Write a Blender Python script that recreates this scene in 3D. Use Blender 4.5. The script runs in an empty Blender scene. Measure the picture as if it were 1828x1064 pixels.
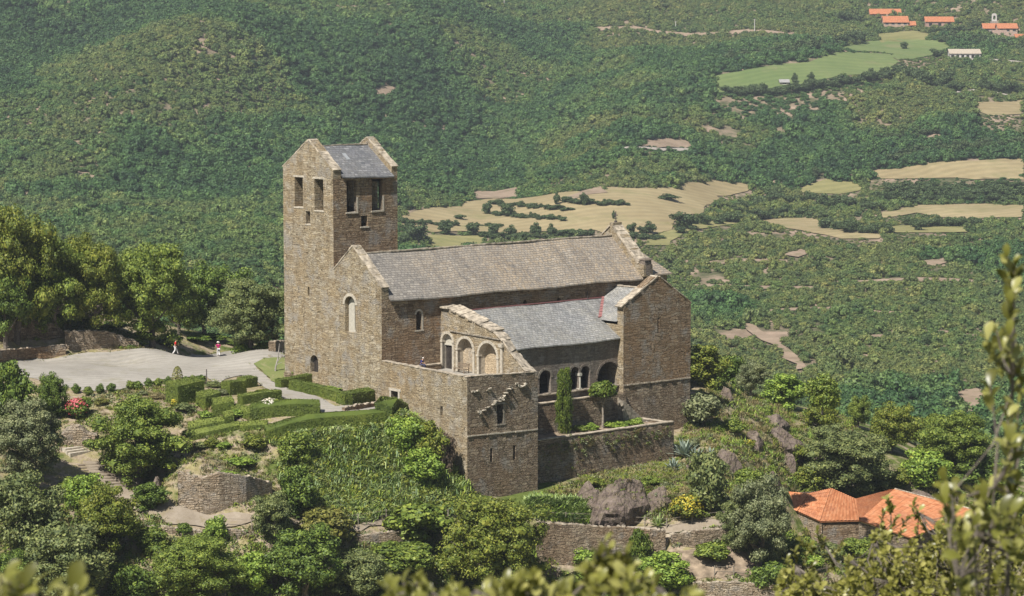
import bpy, bmesh, math, random
import numpy as np
from mathutils import Vector, Matrix, noise as mnoise
from mathutils.geometry import delaunay_2d_cdt

SC = bpy.context.scene
COL = SC.collection
random.seed(7)
RNG = np.random.default_rng(7)

# ------------------------------------------------------------------ camera frame (metres)
F, CX, CY, HC = 4460.0, 914.0, 532.0, 38.6
PITCH = math.atan(472.0 / F)
CP, SP = math.cos(PITCH), math.sin(PITCH)
CAM = Vector((0, 0, HC))

def ray(px, py):
    x = (px - CX) / F; y = -(py - CY) / F
    return Vector((x, CP + y * SP, -SP + y * CP))

def PY(px, py, Y):
    r = ray(px, py); return CAM + r * (Y / r.y)

def PZ(px, py, z):
    r = ray(px, py); return CAM + r * ((z - HC) / r.z)

# church frame: u runs along the nave (east), v runs north
TH = math.radians(48.6)
EU = Vector((math.sin(TH), math.cos(TH), 0)); EV = Vector((-math.cos(TH), math.sin(TH), 0))
CC = PY(834, 672, 250); CC.z = 0.0

def W(u, v, z=0.0):
    return CC + EU * u + EV * v + Vector((0, 0, z))

def UV(p):
    d = p - CC; return d.dot(EU), d.dot(EV)

def on_u(px, py, u):          # (v, z) on the plane u = const
    r = ray(px, py); t = (u - (CAM - CC).dot(EU)) / r.dot(EU); p = CAM + r * t
    return (p - CC).dot(EV), p.z

def on_v(px, py, v):          # (u, z) on the plane v = const
    r = ray(px, py); t = (v - (CAM - CC).dot(EV)) / r.dot(EV); p = CAM + r * t
    return (p - CC).dot(EU), p.z

# ------------------------------------------------------------------ object helpers
def link(o, parent=None):
    COL.objects.link(o)
    if parent is not None:
        o.parent = parent
    return o

def tag(o, label=None, cat=None, group=None, kind=None):
    if label: o['label'] = label
    if cat: o['category'] = cat
    if group: o['group'] = group
    if kind: o['kind'] = kind
    return o

def empty(name, loc=(0, 0, 0), rz=0.0):
    o = bpy.data.objects.new(name, None); o.empty_display_size = 0.3
    o.location = loc; o.rotation_euler = (0, 0, rz)
    return link(o)

class MB:
    """collects polygons (with uv and material index) and links them as one mesh"""
    def __init__(s):
        s.v = []; s.f = []; s.uv = []; s.m = []
    def poly(s, pts, uvs=None, m=0):
        i = len(s.v); s.v.extend([tuple(p) for p in pts])
        s.f.append(tuple(range(i, i + len(pts)))); s.m.append(m)
        if uvs is None:
            a = Vector(pts[0]); n = Vector((0, 0, 0))
            for k in range(1, len(pts) - 1):
                n += (Vector(pts[k]) - a).cross(Vector(pts[k + 1]) - a)
            n.normalize() if n.length > 0 else None
            if abs(n.z) > 0.75:
                uvs = [(p[0], p[1]) for p in pts]
            elif abs(n.z) > 0.2:
                h = Vector((n.y, -n.x, 0)).normalized(); d = n.cross(h)
                uvs = [(Vector(p).dot(h), Vector(p).dot(d)) for p in pts]
            else:
                h = Vector((-n.y, n.x, 0)); h = h.normalized() if h.length > 0 else Vector((1, 0, 0))
                uvs = [(Vector(p).dot(h), p[2]) for p in pts]
        s.uv.append(uvs)
    def box(s, a, b, m=0, M=None, jit=0.0):
        x0, y0, z0 = a; x1, y1, z1 = b
        c = [Vector((x, y, z)) for z in (z0, z1) for (x, y) in ((x0, y0), (x1, y0), (x1, y1), (x0, y1))]
        if jit:
            c = [p + Vector((random.uniform(-jit, jit), random.uniform(-jit, jit), random.uniform(-jit, jit))) for p in c]
        if M is not None: c = [M @ p for p in c]
        for q in ((0, 3, 2, 1), (4, 5, 6, 7), (0, 1, 5, 4), (1, 2, 6, 5), (2, 3, 7, 6), (3, 0, 4, 7)):
            s.poly([c[i] for i in q], None, m)
    def hexa(s, c, m=0):
        for q in ((0, 3, 2, 1), (4, 5, 6, 7), (0, 1, 5, 4), (1, 2, 6, 5), (2, 3, 7, 6), (3, 0, 4, 7)):
            s.poly([c[i] for i in q], None, m)
    def tube(s, path, radii, n=7, m=0, cap=True):
        rings = []
        path = [Vector(p) for p in path]
        L = 0
        for i, p in enumerate(path):
            d = (path[min(i + 1, len(path) - 1)] - path[max(i - 1, 0)])
            d = d.normalized() if d.length > 0 else Vector((0, 0, 1))
            a = d.orthogonal().normalized(); b = d.cross(a)
            r = radii[i] if hasattr(radii, '__len__') else radii
            rings.append([p + (a * math.cos(t) + b * math.sin(t)) * r for t in [2 * math.pi * k / n for k in range(n)]])
        for i in range(len(rings) - 1):
            l = (path[i + 1] - path[i]).length
            for k in range(n):
                k2 = (k + 1) % n
                s.poly([rings[i][k], rings[i][k2], rings[i + 1][k2], rings[i + 1][k]],
                       [(k / n, L), ((k + 1) / n, L), ((k + 1) / n, L + l), (k / n, L + l)], m)
            L += l
        if cap:
            s.poly(list(reversed(rings[0])), [(0, 0)] * n, m); s.poly(rings[-1], [(0, 0)] * n, m)
    def panel(s, p0, es, outline, holes=(), inward=None, m=0, mr=None, off=0.0):
        """flat wall in the vertical plane through p0 along es; outline and holes in (s, z).
        hole = dict(poly, depth, back=material or None)"""
        p0 = Vector(p0); es = Vector(es); up = Vector((0, 0, 1))
        def at(sz, d=0.0):
            return p0 + es * sz[0] + up * sz[1] + inward * d
        verts = []; edges = []
        for ring in [outline] + [h['poly'] for h in holes]:
            i = len(verts); n = len(ring)
            verts.extend([Vector((a, b)) for a, b in ring])
            edges.extend([(i + k, i + (k + 1) % n) for k in range(n)])
        vs, _, fs, *_r = delaunay_2d_cdt(verts, edges, [], 0, 1e-5)
        nrm = es.cross(up)
        flip = nrm.dot(inward) > 0
        for f in fs:
            c = sum((vs[i] for i in f), Vector((0, 0))) / len(f)
            if not inside(c, outline) or any(inside(c, h['poly']) for h in holes): continue
            pts = [at(vs[i]) for i in f]; uv = [(vs[i][0] + off, vs[i][1]) for i in f]
            area = sum(vs[f[k]][0] * vs[f[(k + 1) % len(f)]][1] - vs[f[(k + 1) % len(f)]][0] * vs[f[k]][1] for k in range(len(f)))
            if (area < 0) != flip: pts.reverse(); uv.reverse()
            s.poly(pts, uv, m)
        for h in holes:
            P = h['poly']; d = h['depth']; n = len(P); mm = h.get('m', m if mr is None else mr)
            for k in range(n):
                a, b = P[k], P[(k + 1) % n]
                hor = abs(a[0] - b[0]) > abs(a[1] - b[1])
                if hor: uv = [(a[0], a[1]), (b[0], b[1]), (b[0], b[1] + d), (a[0], a[1] + d)]
                else: uv = [(a[0], a[1]), (b[0], b[1]), (b[0] + d, b[1]), (a[0] + d, a[1])]
                s.poly([at(a), at(b), at(b, d), at(a, d)], uv, mm)
            if h.get('back') is not None:
                s.poly([at(a, d) for a in P], [(a[0], a[1]) for a in P], h['back'])
    def prism_u(s, prof, u0, u1, m=0, mtop=None, skip=()):
        """(v,z) profile extruded along u (local frame)"""
        n = len(prof)
        if 'w' not in skip: s.poly([(u0, v, z) for v, z in reversed(prof)] if area2(prof) > 0 else [(u0, v, z) for v, z in prof],
               [(-v, z) for v, z in (list(reversed(prof)) if area2(prof) > 0 else prof)], m)
        if 'e' not in skip: s.poly([(u1, v, z) for v, z in (prof if area2(prof) > 0 else list(reversed(prof)))], None, m)
        for k in range(n):
            a, b = prof[k], prof[(k + 1) % n]
            top = abs(a[0] - b[0]) > 0.3 and (a[1] + b[1]) / 2 > min(p[1] for p in prof) + 0.2
            s.poly([(u0, a[0], a[1]), (u1, a[0], a[1]), (u1, b[0], b[1]), (u0, b[0], b[1])], None, (mtop if top and mtop is not None else m))
    def build(s, name, mats, parent=None, smooth=False):
        me = bpy.data.meshes.new(name)
        me.from_pydata([tuple(v) for v in s.v], [], s.f)
        if not isinstance(mats, (list, tuple)): mats = [mats]
        for mt in mats: me.materials.append(mt)
        me.polygons.foreach_set('material_index', s.m)
        if s.uv:
            l = me.uv_layers.new(name='UVMap')
            l.data.foreach_set('uv', np.array([c for f in s.uv for c in f], dtype=np.float32).ravel())
        if smooth: me.polygons.foreach_set('use_smooth', [True] * len(me.polygons))
        me.update()
        return link(bpy.data.objects.new(name, me), parent)

def area2(P):
    return sum(P[k][0] * P[(k + 1) % len(P)][1] - P[(k + 1) % len(P)][0] * P[k][1] for k in range(len(P)))

def inside(c, P):
    x, y = c[0], c[1]; r = False; n = len(P)
    for i in range(n):
        x1, y1 = P[i]; x2, y2 = P[(i + 1) % n]
        if (y1 > y) != (y2 > y) and x < (x2 - x1) * (y - y1) / (y2 - y1) + x1: r = not r
    return r

def inside_np(x, y, P):
    r = np.zeros(len(x), bool); n = len(P)
    for i in range(n):
        x1, y1 = P[i]; x2, y2 = P[(i + 1) % n]
        if y1 == y2: continue
        c = ((y1 > y) != (y2 > y)) & (x < (x2 - x1) * (y - y1) / (y2 - y1) + x1)
        r ^= c
    return r

def quads_mesh(name, verts, mat, parent=None, k=4):
    """fast mesh out of N separate polygons of k corners"""
    n = len(verts) // k
    me = bpy.data.meshes.new(name)
    me.vertices.add(len(verts)); me.vertices.foreach_set('co', np.asarray(verts, np.float32).ravel())
    me.loops.add(n * k); me.loops.foreach_set('vertex_index', np.arange(n * k, dtype=np.int32))
    me.polygons.add(n); me.polygons.foreach_set('loop_start', np.arange(0, n * k, k, dtype=np.int32))
    me.update(calc_edges=True); me.validate()
    if mat is not None: me.materials.append(mat)
    return me

def grid_mesh(name, X, Y, Z, mat, attrs=None, keep=None):
    ny, nx = X.shape
    me = bpy.data.meshes.new(name)
    co = np.stack([X, Y, Z], -1).reshape(-1, 3).astype(np.float32)
    idx = np.arange(nx * ny).reshape(ny, nx)
    q = np.stack([idx[:-1, :-1], idx[:-1, 1:], idx[1:, 1:], idx[1:, :-1]], -1).reshape(-1, 4)
    if keep is not None: q = q[keep.reshape(-1)]
    me.vertices.add(len(co)); me.vertices.foreach_set('co', co.ravel())
    me.loops.add(q.size); me.loops.foreach_set('vertex_index', q.ravel().astype(np.int32))
    me.polygons.add(len(q)); me.polygons.foreach_set('loop_start', np.arange(0, q.size, 4, dtype=np.int32))
    me.polygons.foreach_set('use_smooth', np.ones(len(q), bool))
    for k, a in (attrs or {}).items():
        at = me.attributes.new(k, 'FLOAT', 'POINT'); at.data.foreach_set('value', a.reshape(-1).astype(np.float32))
    me.update(calc_edges=True); me.materials.append(mat)
    return link(bpy.data.objects.new(name, me))

# ------------------------------------------------------------------ node materials
class NT:
    def __init__(s, name):
        s.mat = bpy.data.materials.new(name); s.mat.use_nodes = True
        s.t = s.mat.node_tree; s.t.nodes.clear()
        s.out = s.n('ShaderNodeOutputMaterial')
    def n(s, typ, **kw):
        nd = s.t.nodes.new(typ)
        for k, v in kw.items():
            if k.startswith('i_'): nd.inputs[k[2:].replace('_', ' ')].default_value = v
            else: setattr(nd, k, v)
        return nd
    def l(s, a, b): s.t.links.new(a, b)
    def ramp(s, fac, stops, interp='LINEAR'):
        r = s.n('ShaderNodeValToRGB'); r.color_ramp.interpolation = interp
        e = r.color_ramp.elements
        while len(e) < len(stops): e.new(0.5)
        for i, (p, c) in enumerate(stops):
            e[i].position = p; e[i].color = (*c, 1) if len(c) == 3 else c
        s.l(fac, r.inputs[0]); return r.outputs[0]
    def mix(s, fac, a, b, mode='MIX'):
        m = s.n('ShaderNodeMix', data_type='RGBA', blend_type=mode)
        for inp, v in ((m.inputs[0], fac), (m.inputs[6], a), (m.inputs[7], b)):
            if hasattr(v, 'is_linked') or isinstance(v, bpy.types.NodeSocket): s.l(v, inp)
            elif isinstance(v, (int, float)): inp.default_value = v
            else: inp.default_value = (*v, 1)
        return m.outputs[2]
    def math(s, op, a, b=0.0, c=None):
        m = s.n('ShaderNodeMath', operation=op)
        for i, v in enumerate((a, b) if c is None else (a, b, c)):
            if isinstance(v, bpy.types.NodeSocket): s.l(v, m.inputs[i])
            else: m.inputs[i].default_value = v
        return m.outputs[0]
    def noise(s, vec, scale, detail=4, rough=0.55, dim='3D'):
        nd = s.n('ShaderNodeTexNoise'); nd.inputs['Scale'].default_value = scale
        nd.inputs['Detail'].default_value = detail; nd.inputs['Roughness'].default_value = rough
        if vec is not None: s.l(vec, nd.inputs['Vector'])
        return nd.outputs['Fac']
    def bsdf(s, col, rough=0.85, bump=None, bstr=0.5, bdist=0.05, spec=0.2, trans=0.0):
        b = s.n('ShaderNodeBsdfPrincipled'); b.inputs['Roughness'].default_value = rough
        b.inputs['Specular IOR Level'].default_value = spec
        if isinstance(col, bpy.types.NodeSocket): s.l(col, b.inputs['Base Color'])
        else: b.inputs['Base Color'].default_value = (*col, 1)
        if bump is not None:
            bp = s.n('ShaderNodeBump'); bp.inputs['Strength'].default_value = bstr; bp.inputs['Distance'].default_value = bdist
            s.l(bump, bp.inputs['Height']); s.l(bp.outputs[0], b.inputs['Normal'])
        sh = b.outputs[0]
        if trans:
            t = s.n('ShaderNodeBsdfTranslucent'); mx = s.n('ShaderNodeMixShader'); mx.inputs[0].default_value = trans
            if isinstance(col, bpy.types.NodeSocket): s.l(col, t.inputs[0])
            else: t.inputs[0].default_value = (*col, 1)
            s.l(sh, mx.inputs[1]); s.l(t.outputs[0], mx.inputs[2]); sh = mx.outputs[0]
        s.l(sh, s.out.inputs[0]); return s.mat

def stone_mat(name, cols, mortar, course=0.2, length=0.55, stain=(0.2, 0.13, 0.08), bstr=0.8, moss=0.0, bdist=0.06, pale=0.0, wob=1.0, mix2=1.5):
    """rubble laid in irregular courses: two sizes of thin stones, warped and blended in patches"""
    t = NT(name)
    uv = t.n('ShaderNodeUVMap').outputs[0]
    pos = t.n('ShaderNodeNewGeometry').outputs['Position']
    def warp(sc, amp, src):
        w = t.n('ShaderNodeTexNoise'); w.inputs['Scale'].default_value = sc; w.inputs['Detail'].default_value = 2; t.l(uv, w.inputs['Vector'])
        c = t.n('ShaderNodeVectorMath', operation='SUBTRACT'); t.l(w.outputs['Color'], c.inputs[0]); c.inputs[1].default_value = (.5, .5, .5)
        o = t.n('ShaderNodeVectorMath', operation='MULTIPLY'); t.l(c.outputs[0], o.inputs[0]); o.inputs[1].default_value = amp
        d = t.n('ShaderNodeVectorMath', operation='ADD'); t.l(src, d.inputs[0]); t.l(o.outputs[0], d.inputs[1]); return d.outputs[0]
    w = warp(0.5, (.5 * wob, .55 * wob, 0), uv); w = warp(2.6, (.4 * wob, .16 * wob, 0), w)
    def brick(cw, ch):
        k = t.n('ShaderNodeTexBrick'); k.inputs['Scale'].default_value = 1; k.inputs['Brick Width'].default_value = cw; k.inputs['Row Height'].default_value = ch
        k.inputs['Mortar Size'].default_value = ch * .07; k.inputs['Mortar Smooth'].default_value = .6; k.inputs['Color1'].default_value = (0, 0, 0, 1); k.inputs['Color2'].default_value = (1, 1, 1, 1); k.inputs['Mortar'].default_value = (.35, .35, .35, 1)
        k.offset_frequency = 3; k.squash = 1.6; k.squash_frequency = 3
        t.l(w, k.inputs['Vector']); return k
    k1 = brick(length, course); k2 = brick(length * mix2, course * mix2)
    msk = t.ramp(t.noise(uv, 0.7, 3, 0.6), [(.48, (0, 0, 0)), (.53, (1, 1, 1))])
    val = t.mix(msk, k1.outputs['Color'], k2.outputs['Color'])
    mor = t.mix(msk, k1.outputs['Fac'], k2.outputs['Fac'])
    n = len(cols)
    c = t.ramp(val, [(i / (n - 1) if n > 1 else 0, k) for i, k in enumerate(cols)])
    big = t.noise(pos, 0.2, 5, 0.6)
    c = t.mix(t.ramp(big, [(0.42, (0, 0, 0)), (0.68, (0.7, 0.7, 0.7))]), c, stain)
    fine = t.noise(uv, 7, 3, 0.65)
    c = t.mix(0.6, c, t.ramp(fine, [(0.3, (0.34, 0.32, 0.30)), (0.7, (1.35, 1.32, 1.27))]), 'MULTIPLY')
    med = t.noise(pos, 0.9, 3, 0.6)
    if pale: c = t.mix(t.ramp(med, [(0.5, (0, 0, 0)), (0.72, (pale, pale, pale))]), c, (0.46, 0.42, 0.35))
    if moss: c = t.mix(t.ramp(med, [(0.5, (0, 0, 0)), (0.7, (moss, moss, moss))]), c, (0.12, 0.14, 0.05))
    mp = t.n('ShaderNodeMapping'); mp.inputs['Scale'].default_value = (1.1, .13, 1); t.l(uv, mp.inputs[0])
    st = t.noise(mp.outputs[0], 1.0, 4, 0.65)       # rain streaks
    c = t.mix(.42, c, t.ramp(st, [(.36, (.58, .56, .54)), (.5, (1, 1, 1)), (.68, (1.16, 1.15, 1.13))]), 'MULTIPLY')
    big2 = t.noise(pos, 0.42, 6, 0.7)               # grey lichen and repairs
    c = t.mix(t.ramp(big2, [(0.53, (0, 0, 0)), (0.64, (.8, .8, .8))]), c, (0.30, 0.275, 0.24))
    c = t.mix(t.math('MULTIPLY', mor, 0.65), c, mortar)
    h = t.math('ADD', t.math('SUBTRACT', 1.0, mor), t.math('MULTIPLY', val, 0.9))
    h = t.math('ADD', h, t.math('MULTIPLY', fine, .8))
    return t.bsdf(c, 0.9, h, bstr, bdist, 0.15)

def rock_mat(name):
    t = NT(name)
    pos = t.n('ShaderNodeNewGeometry').outputs['Position']
    n1 = t.noise(pos, .6, 8, .68); n2 = t.noise(pos, 3.0, 6, .7)
    c = t.ramp(n1, [(.3, (.125, .094, .078)), (.5, (.21, .162, .135)), (.7, (.31, .25, .205))])
    c = t.mix(t.ramp(n2, [(.48, (0, 0, 0)), (.66, (.7, .7, .7))]), c, (.17, .15, .075))
    v = t.n('ShaderNodeTexVoronoi', feature='DISTANCE_TO_EDGE'); v.inputs['Scale'].default_value = .55; mp = t.n('ShaderNodeMapping'); mp.inputs['Scale'].default_value = (1, 1, .5); mp.inputs['Rotation'].default_value = (.4, .5, .3); t.l(pos, mp.inputs[0]); t.l(mp.outputs[0], v.inputs['Vector'])
    cr = t.ramp(v.outputs['Distance'], [(0, (0, 0, 0)), (.06, (1, 1, 1))])
    c = t.mix(t.math('MULTIPLY', t.math('SUBTRACT', 1.0, cr), .55), c, (.07, .055, .045))
    return t.bsdf(c, .92, t.math('ADD', n2, t.math('MULTIPLY', cr, .2)), 1.0, .35, .15)

def slate_mat(name, cols, blotch, bl=0.5, east=None):
    t = NT(name)
    uv = t.n('ShaderNodeUVMap').outputs[0]
    pos = t.n('ShaderNodeNewGeometry').outputs['Position']
    w = t.n('ShaderNodeTexNoise'); w.inputs['Scale'].default_value = 1.3; w.inputs['Detail'].default_value = 2; t.l(uv, w.inputs['Vector'])
    o = t.n('ShaderNodeVectorMath', operation='MULTIPLY'); t.l(w.outputs['Color'], o.inputs[0]); o.inputs[1].default_value = (.5, .22, 0)
    d = t.n('ShaderNodeVectorMath', operation='ADD'); t.l(uv, d.inputs[0]); t.l(o.outputs[0], d.inputs[1])
    k = t.n('ShaderNodeTexBrick'); k.inputs['Scale'].default_value = 1; k.inputs['Brick Width'].default_value = .44; k.inputs['Row Height'].default_value = .33
    k.inputs['Mortar Size'].default_value = .03; k.inputs['Mortar Smooth'].default_value = .4; k.inputs['Color1'].default_value = (0, 0, 0, 1); k.inputs['Color2'].default_value = (1, 1, 1, 1); k.inputs['Mortar'].default_value = (.3, .3, .3, 1)
    k.squash = 1.5; k.squash_frequency = 3; t.l(d.outputs[0], k.inputs['Vector'])
    val = k.outputs['Color']; n = len(cols)
    c = t.ramp(val, [(i / (n - 1), q) for i, q in enumerate(cols)])
    sx = t.n('ShaderNodeSeparateXYZ'); t.l(uv, sx.inputs[0])
    big = t.noise(pos, 0.12, 6, 0.65)
    f = t.ramp(big, [(0.4, (0, 0, 0)), (0.62, (bl, bl, bl))])
    if east:      # lichen grows thicker towards one end of the roof
        g = t.n('ShaderNodeMapRange'); g.inputs['From Min'].default_value, g.inputs['From Max'].default_value = east; g.inputs['To Min'].default_value = .12
        t.l(t.math('ADD', sx.outputs[0], t.math('MULTIPLY', t.math('SUBTRACT', t.noise(pos, .3, 4, .6), .5), 14)), g.inputs['Value'])
        f = t.math('MULTIPLY', g.outputs[0], t.math('ADD', t.math('MULTIPLY', f, .5), .5))
    speck = t.ramp(t.noise(uv, 2.4, 3, .6), [(0.4, (.25, .25, .25)), (0.62, (1, 1, 1))])
    c = t.mix(t.math('MULTIPLY', f, speck), c, blotch)
    mp = t.n('ShaderNodeMapping'); mp.inputs['Scale'].default_value = (.7, .12, 1); t.l(uv, mp.inputs[0])
    c = t.mix(.7, c, t.ramp(t.noise(mp.outputs[0], 1, 4, .65), [(.34, (.68, .68, .7)), (.5, (1, 1, 1)), (.7, (1.15, 1.14, 1.12))]), 'MULTIPLY')
    c = t.mix(t.ramp(t.noise(pos, .8, 5, .65), [(.56, (0, 0, 0)), (.7, (.5, .5, .5))]), c, (.10, .10, .10))
    c = t.mix(t.math('MULTIPLY', k.outputs['Fac'], .5), c, (.05, .048, .045))
    h = t.math('ADD', t.math('SUBTRACT', 1.0, k.outputs['Fac']), t.math('MULTIPLY', val, 1.3))
    return t.bsdf(c, 0.75, h, 0.8, 0.07, 0.25)

def ground_mat(name, a, b, weed=None, stripe=0.0, sc=.3):
    """trodden or mown ground: broad patches, fine grain, weeds, faint rows"""
    t = NT(name); pos = t.n('ShaderNodeNewGeometry').outputs['Position']
    n1 = t.noise(pos, sc, 6, .65); n2 = t.noise(pos, sc * 9, 5, .7)
    c = t.ramp(t.math('ADD', t.math('MULTIPLY', n1, .65), t.math('MULTIPLY', n2, .35)), [(.34, a), (.62, b)])
    if stripe:
        w = t.n('ShaderNodeTexWave'); w.inputs['Scale'].default_value = stripe; w.inputs['Distortion'].default_value = 5; w.inputs['Detail'].default_value = 3; w.inputs['Detail Scale'].default_value = .5
        mp = t.n('ShaderNodeMapping'); mp.inputs['Rotation'].default_value = (0, 0, 1.15); t.l(pos, mp.inputs[0]); t.l(mp.outputs[0], w.inputs['Vector'])
        c = t.mix(.5, c, t.ramp(w.outputs['Fac'], [(.2, (.84, .85, .84)), (.8, (1.1, 1.08, 1.06))]), 'MULTIPLY')
    if weed: c = t.mix(t.ramp(t.noise(pos, sc * 2.3, 6, .7), [(.55, (0, 0, 0)), (.68, (.75, .75, .75))]), c, weed)
    return t.bsdf(c, .95, n2, .4, .06, .12)

def plain(name, col, rough=0.8, var=0.15, scale=3.0, bstr=0.0, spec=0.2):
    t = NT(name)
    pos = t.n('ShaderNodeNewGeometry').outputs['Position']
    nz = t.noise(pos, scale, 5, 0.6)
    lo = tuple(x * (1 - var * 2) for x in col); hi = tuple(min(1, x * (1 + var * 1.4)) for x in col)
    c = t.ramp(nz, [(0.3, lo), (0.7, hi)])
    return t.bsdf(c, rough, nz if bstr else None, bstr or 0, 0.05, spec)

def leaf_mat(name, dark, mid, light, trans=0.14, rough=0.55, objvar=0.0, spec=0.3, stand=None):
    t = NT(name)
    g = t.n('ShaderNodeNewGeometry')
    c = t.ramp(g.outputs['Random Per Island'], [(0.0, dark), (0.5, mid), (1.0, light)])
    nz = t.noise(g.outputs['Position'], 0.55, 3, 0.6)
    c = t.mix(0.55, c, t.ramp(nz, [(0.3, (0.55, 0.6, 0.6)), (0.7, (1.35, 1.25, 1.0))]), 'MULTIPLY')
    if objvar:
        oi = t.n('ShaderNodeObjectInfo').outputs['Random']
        c = t.mix(objvar, c, t.ramp(oi, [(0.0, (0.42, 0.55, 0.60)), (0.3, (0.85, 0.92, 0.9)), (0.6, (1.0, 1.03, 1.0)), (0.85, (1.22, 1.2, 1.05)), (1.0, (1.38, 1.22, 1.15))]), 'MULTIPLY')
    if stand:
        # stands of different oaks and heath: each plant carries its kind
        f = t.n('ShaderNodeAttribute', attribute_type='INSTANCER', attribute_name='tone').outputs['Fac']
        c = t.mix(1.0, c, t.ramp(f, [(0.0, (.43, .64, .58)), (0.3, (.63, .88, .75)), (0.55, (.95, 1.03, .88)), (0.8, (1.16, 1.06, .95)), (1.0, (1.42, 1.16, 1.1))]), 'MULTIPLY')
    return t.bsdf(c, rough, trans=trans, spec=spec)
HAZE = 0.00013
# ------------------------------------------------------------------ materials
M = {}
M['ochre'] = stone_mat('schist_ochre', [(0.185, 0.142, 0.090), (0.370, 0.304, 0.205), (0.269, 0.216, 0.141), (0.462, 0.395, 0.282), (0.315, 0.267, 0.193), (0.397, 0.317, 0.200)], (0.121, 0.092, 0.060), 0.19, 0.7, (0.351, 0.258, 0.145), pale=0.6, bstr=1.0, bdist=0.14, wob=1.7)
M['brown'] = stone_mat('schist_brown', [(0.139, 0.097, 0.060), (0.332, 0.248, 0.162), (0.213, 0.152, 0.099), (0.407, 0.317, 0.214), (0.259, 0.202, 0.141)], (0.069, 0.048, 0.032), 0.2, 0.6, (0.305, 0.189, 0.102), bstr=1.0, bdist=0.2)
M['rubble'] = stone_mat('schist_rubble', [(0.139, 0.106, 0.077), (0.370, 0.299, 0.219), (0.231, 0.179, 0.128), (0.462, 0.386, 0.290), (0.203, 0.162, 0.120)], (0.046, 0.034, 0.022), 0.24, 0.45, (0.286, 0.193, 0.115), bstr=1.0, bdist=0.3, moss=0.12, wob=1.7)
M['ashlar'] = stone_mat('schist_blocks', [(0.156, 0.115, 0.073), (0.324, 0.248, 0.167), (0.231, 0.166, 0.107), (0.351, 0.295, 0.219), (0.203, 0.152, 0.102)], (0.092, 0.066, 0.043), 0.27, 0.8, (0.332, 0.216, 0.120), bstr=1.0, bdist=0.26, wob=1.5)
M['grey'] = stone_mat('schist_grey', [(0.14, 0.122, 0.105), (0.26, 0.228, 0.195), (0.19, 0.162, 0.135), (0.31, 0.27, 0.225)], (0.09, 0.078, 0.065), 0.2, 0.6, (0.22, 0.17, 0.13), wob=1.4)
M['dry'] = stone_mat('dry_stone', [(0.24, 0.18, 0.12), (0.50, 0.41, 0.30), (0.34, 0.265, 0.19), (0.60, 0.51, 0.40), (0.29, 0.23, 0.17)], (0.05, 0.038, 0.028), 0.15, 0.5, (0.36, 0.265, 0.17), bstr=1.3, bdist=0.14, moss=0.12)
M['infill'] = stone_mat('arch_infill', [(0.34, 0.27, 0.18), (0.52, 0.43, 0.31), (0.44, 0.35, 0.24), (0.56, 0.47, 0.35)], (0.24, 0.19, 0.13), 0.2, 0.4, (0.46, 0.35, 0.22), wob=1.6)
M['slate'] = slate_mat('slate_lichen', [(0.168, 0.156, 0.140), (0.265, 0.244, 0.216), (0.204, 0.190, 0.171), (0.337, 0.307, 0.266)], (0.408, 0.312, 0.203), 0.95, (4, 20))
M['slate_grey'] = slate_mat('slate_grey', [(0.165, 0.168, 0.165), (0.27, 0.27, 0.262), (0.21, 0.21, 0.208), (0.33, 0.322, 0.31)], (0.35, 0.32, 0.25), 0.55)
M['slate_dark'] = slate_mat('slate_dark', [(0.10, 0.105, 0.115), (0.19, 0.19, 0.20), (0.14, 0.145, 0.15), (0.27, 0.265, 0.265)], (0.22, 0.205, 0.175), 0.5)
M['rock'] = rock_mat('schist_rock')
M['coping'] = plain('coping_stone', (0.40, 0.34, 0.26), 0.9, 0.32, 1.8, 0.6)
M['coping_dark'] = plain('coping_slabs', (0.27, 0.235, 0.185), 0.9, 0.3, 3.0, 0.6)
M['lime'] = plain('pale_limestone', (0.45, 0.40, 0.32), 0.85, 0.18, 4.0, 0.3)
M['white_stone'] = plain('white_marble', (0.46, 0.43, 0.36), 0.7, 0.1, 4.0, 0.2)
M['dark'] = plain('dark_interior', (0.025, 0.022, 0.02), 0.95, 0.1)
M['wood_dark'] = plain('dark_oak_door', (0.05, 0.042, 0.036), 0.7, 0.3, 6)
M['wood'] = plain('weathered_wood', (0.22, 0.17, 0.12), 0.8, 0.25, 8)
M['post'] = plain('chestnut_post', (0.28, 0.24, 0.19), 0.85, 0.25, 8)
M['iron'] = plain('rusty_iron', (0.10, 0.085, 0.08), 0.6, 0.2)
M['copper'] = plain('red_flashing', (0.33, 0.15, 0.14), 0.6, 0.15, 3)
M['glass'] = plain('skylight_glass', (0.30, 0.31, 0.315), 0.15, 0.05, 3, 0, 0.5)
M['gravel'] = ground_mat('gravel', (.245, .225, .195), (.35, .325, .285), (.235, .215, .15), .3, .16)
M['pathdirt'] = ground_mat('path_dirt', (.20, .16, .115), (.315, .265, .205), (.22, .18, .10), 0, .35)
M['soil'] = plain('garden_soil', (0.26, 0.20, 0.14), 0.95, 0.3, 1.2, 0.5)
M['lawn'] = ground_mat('lawn', (.11, .15, .045), (.19, .20, .075), (.27, .24, .13), 0, .5)
M['bark'] = plain('oak_bark', (0.16, 0.135, 0.11), 0.95, 0.3, 4, 0.6)
M['bark_pale'] = plain('bleached_wood', (0.33, 0.30, 0.27), 0.9, 0.2, 5, 0.4)

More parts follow.
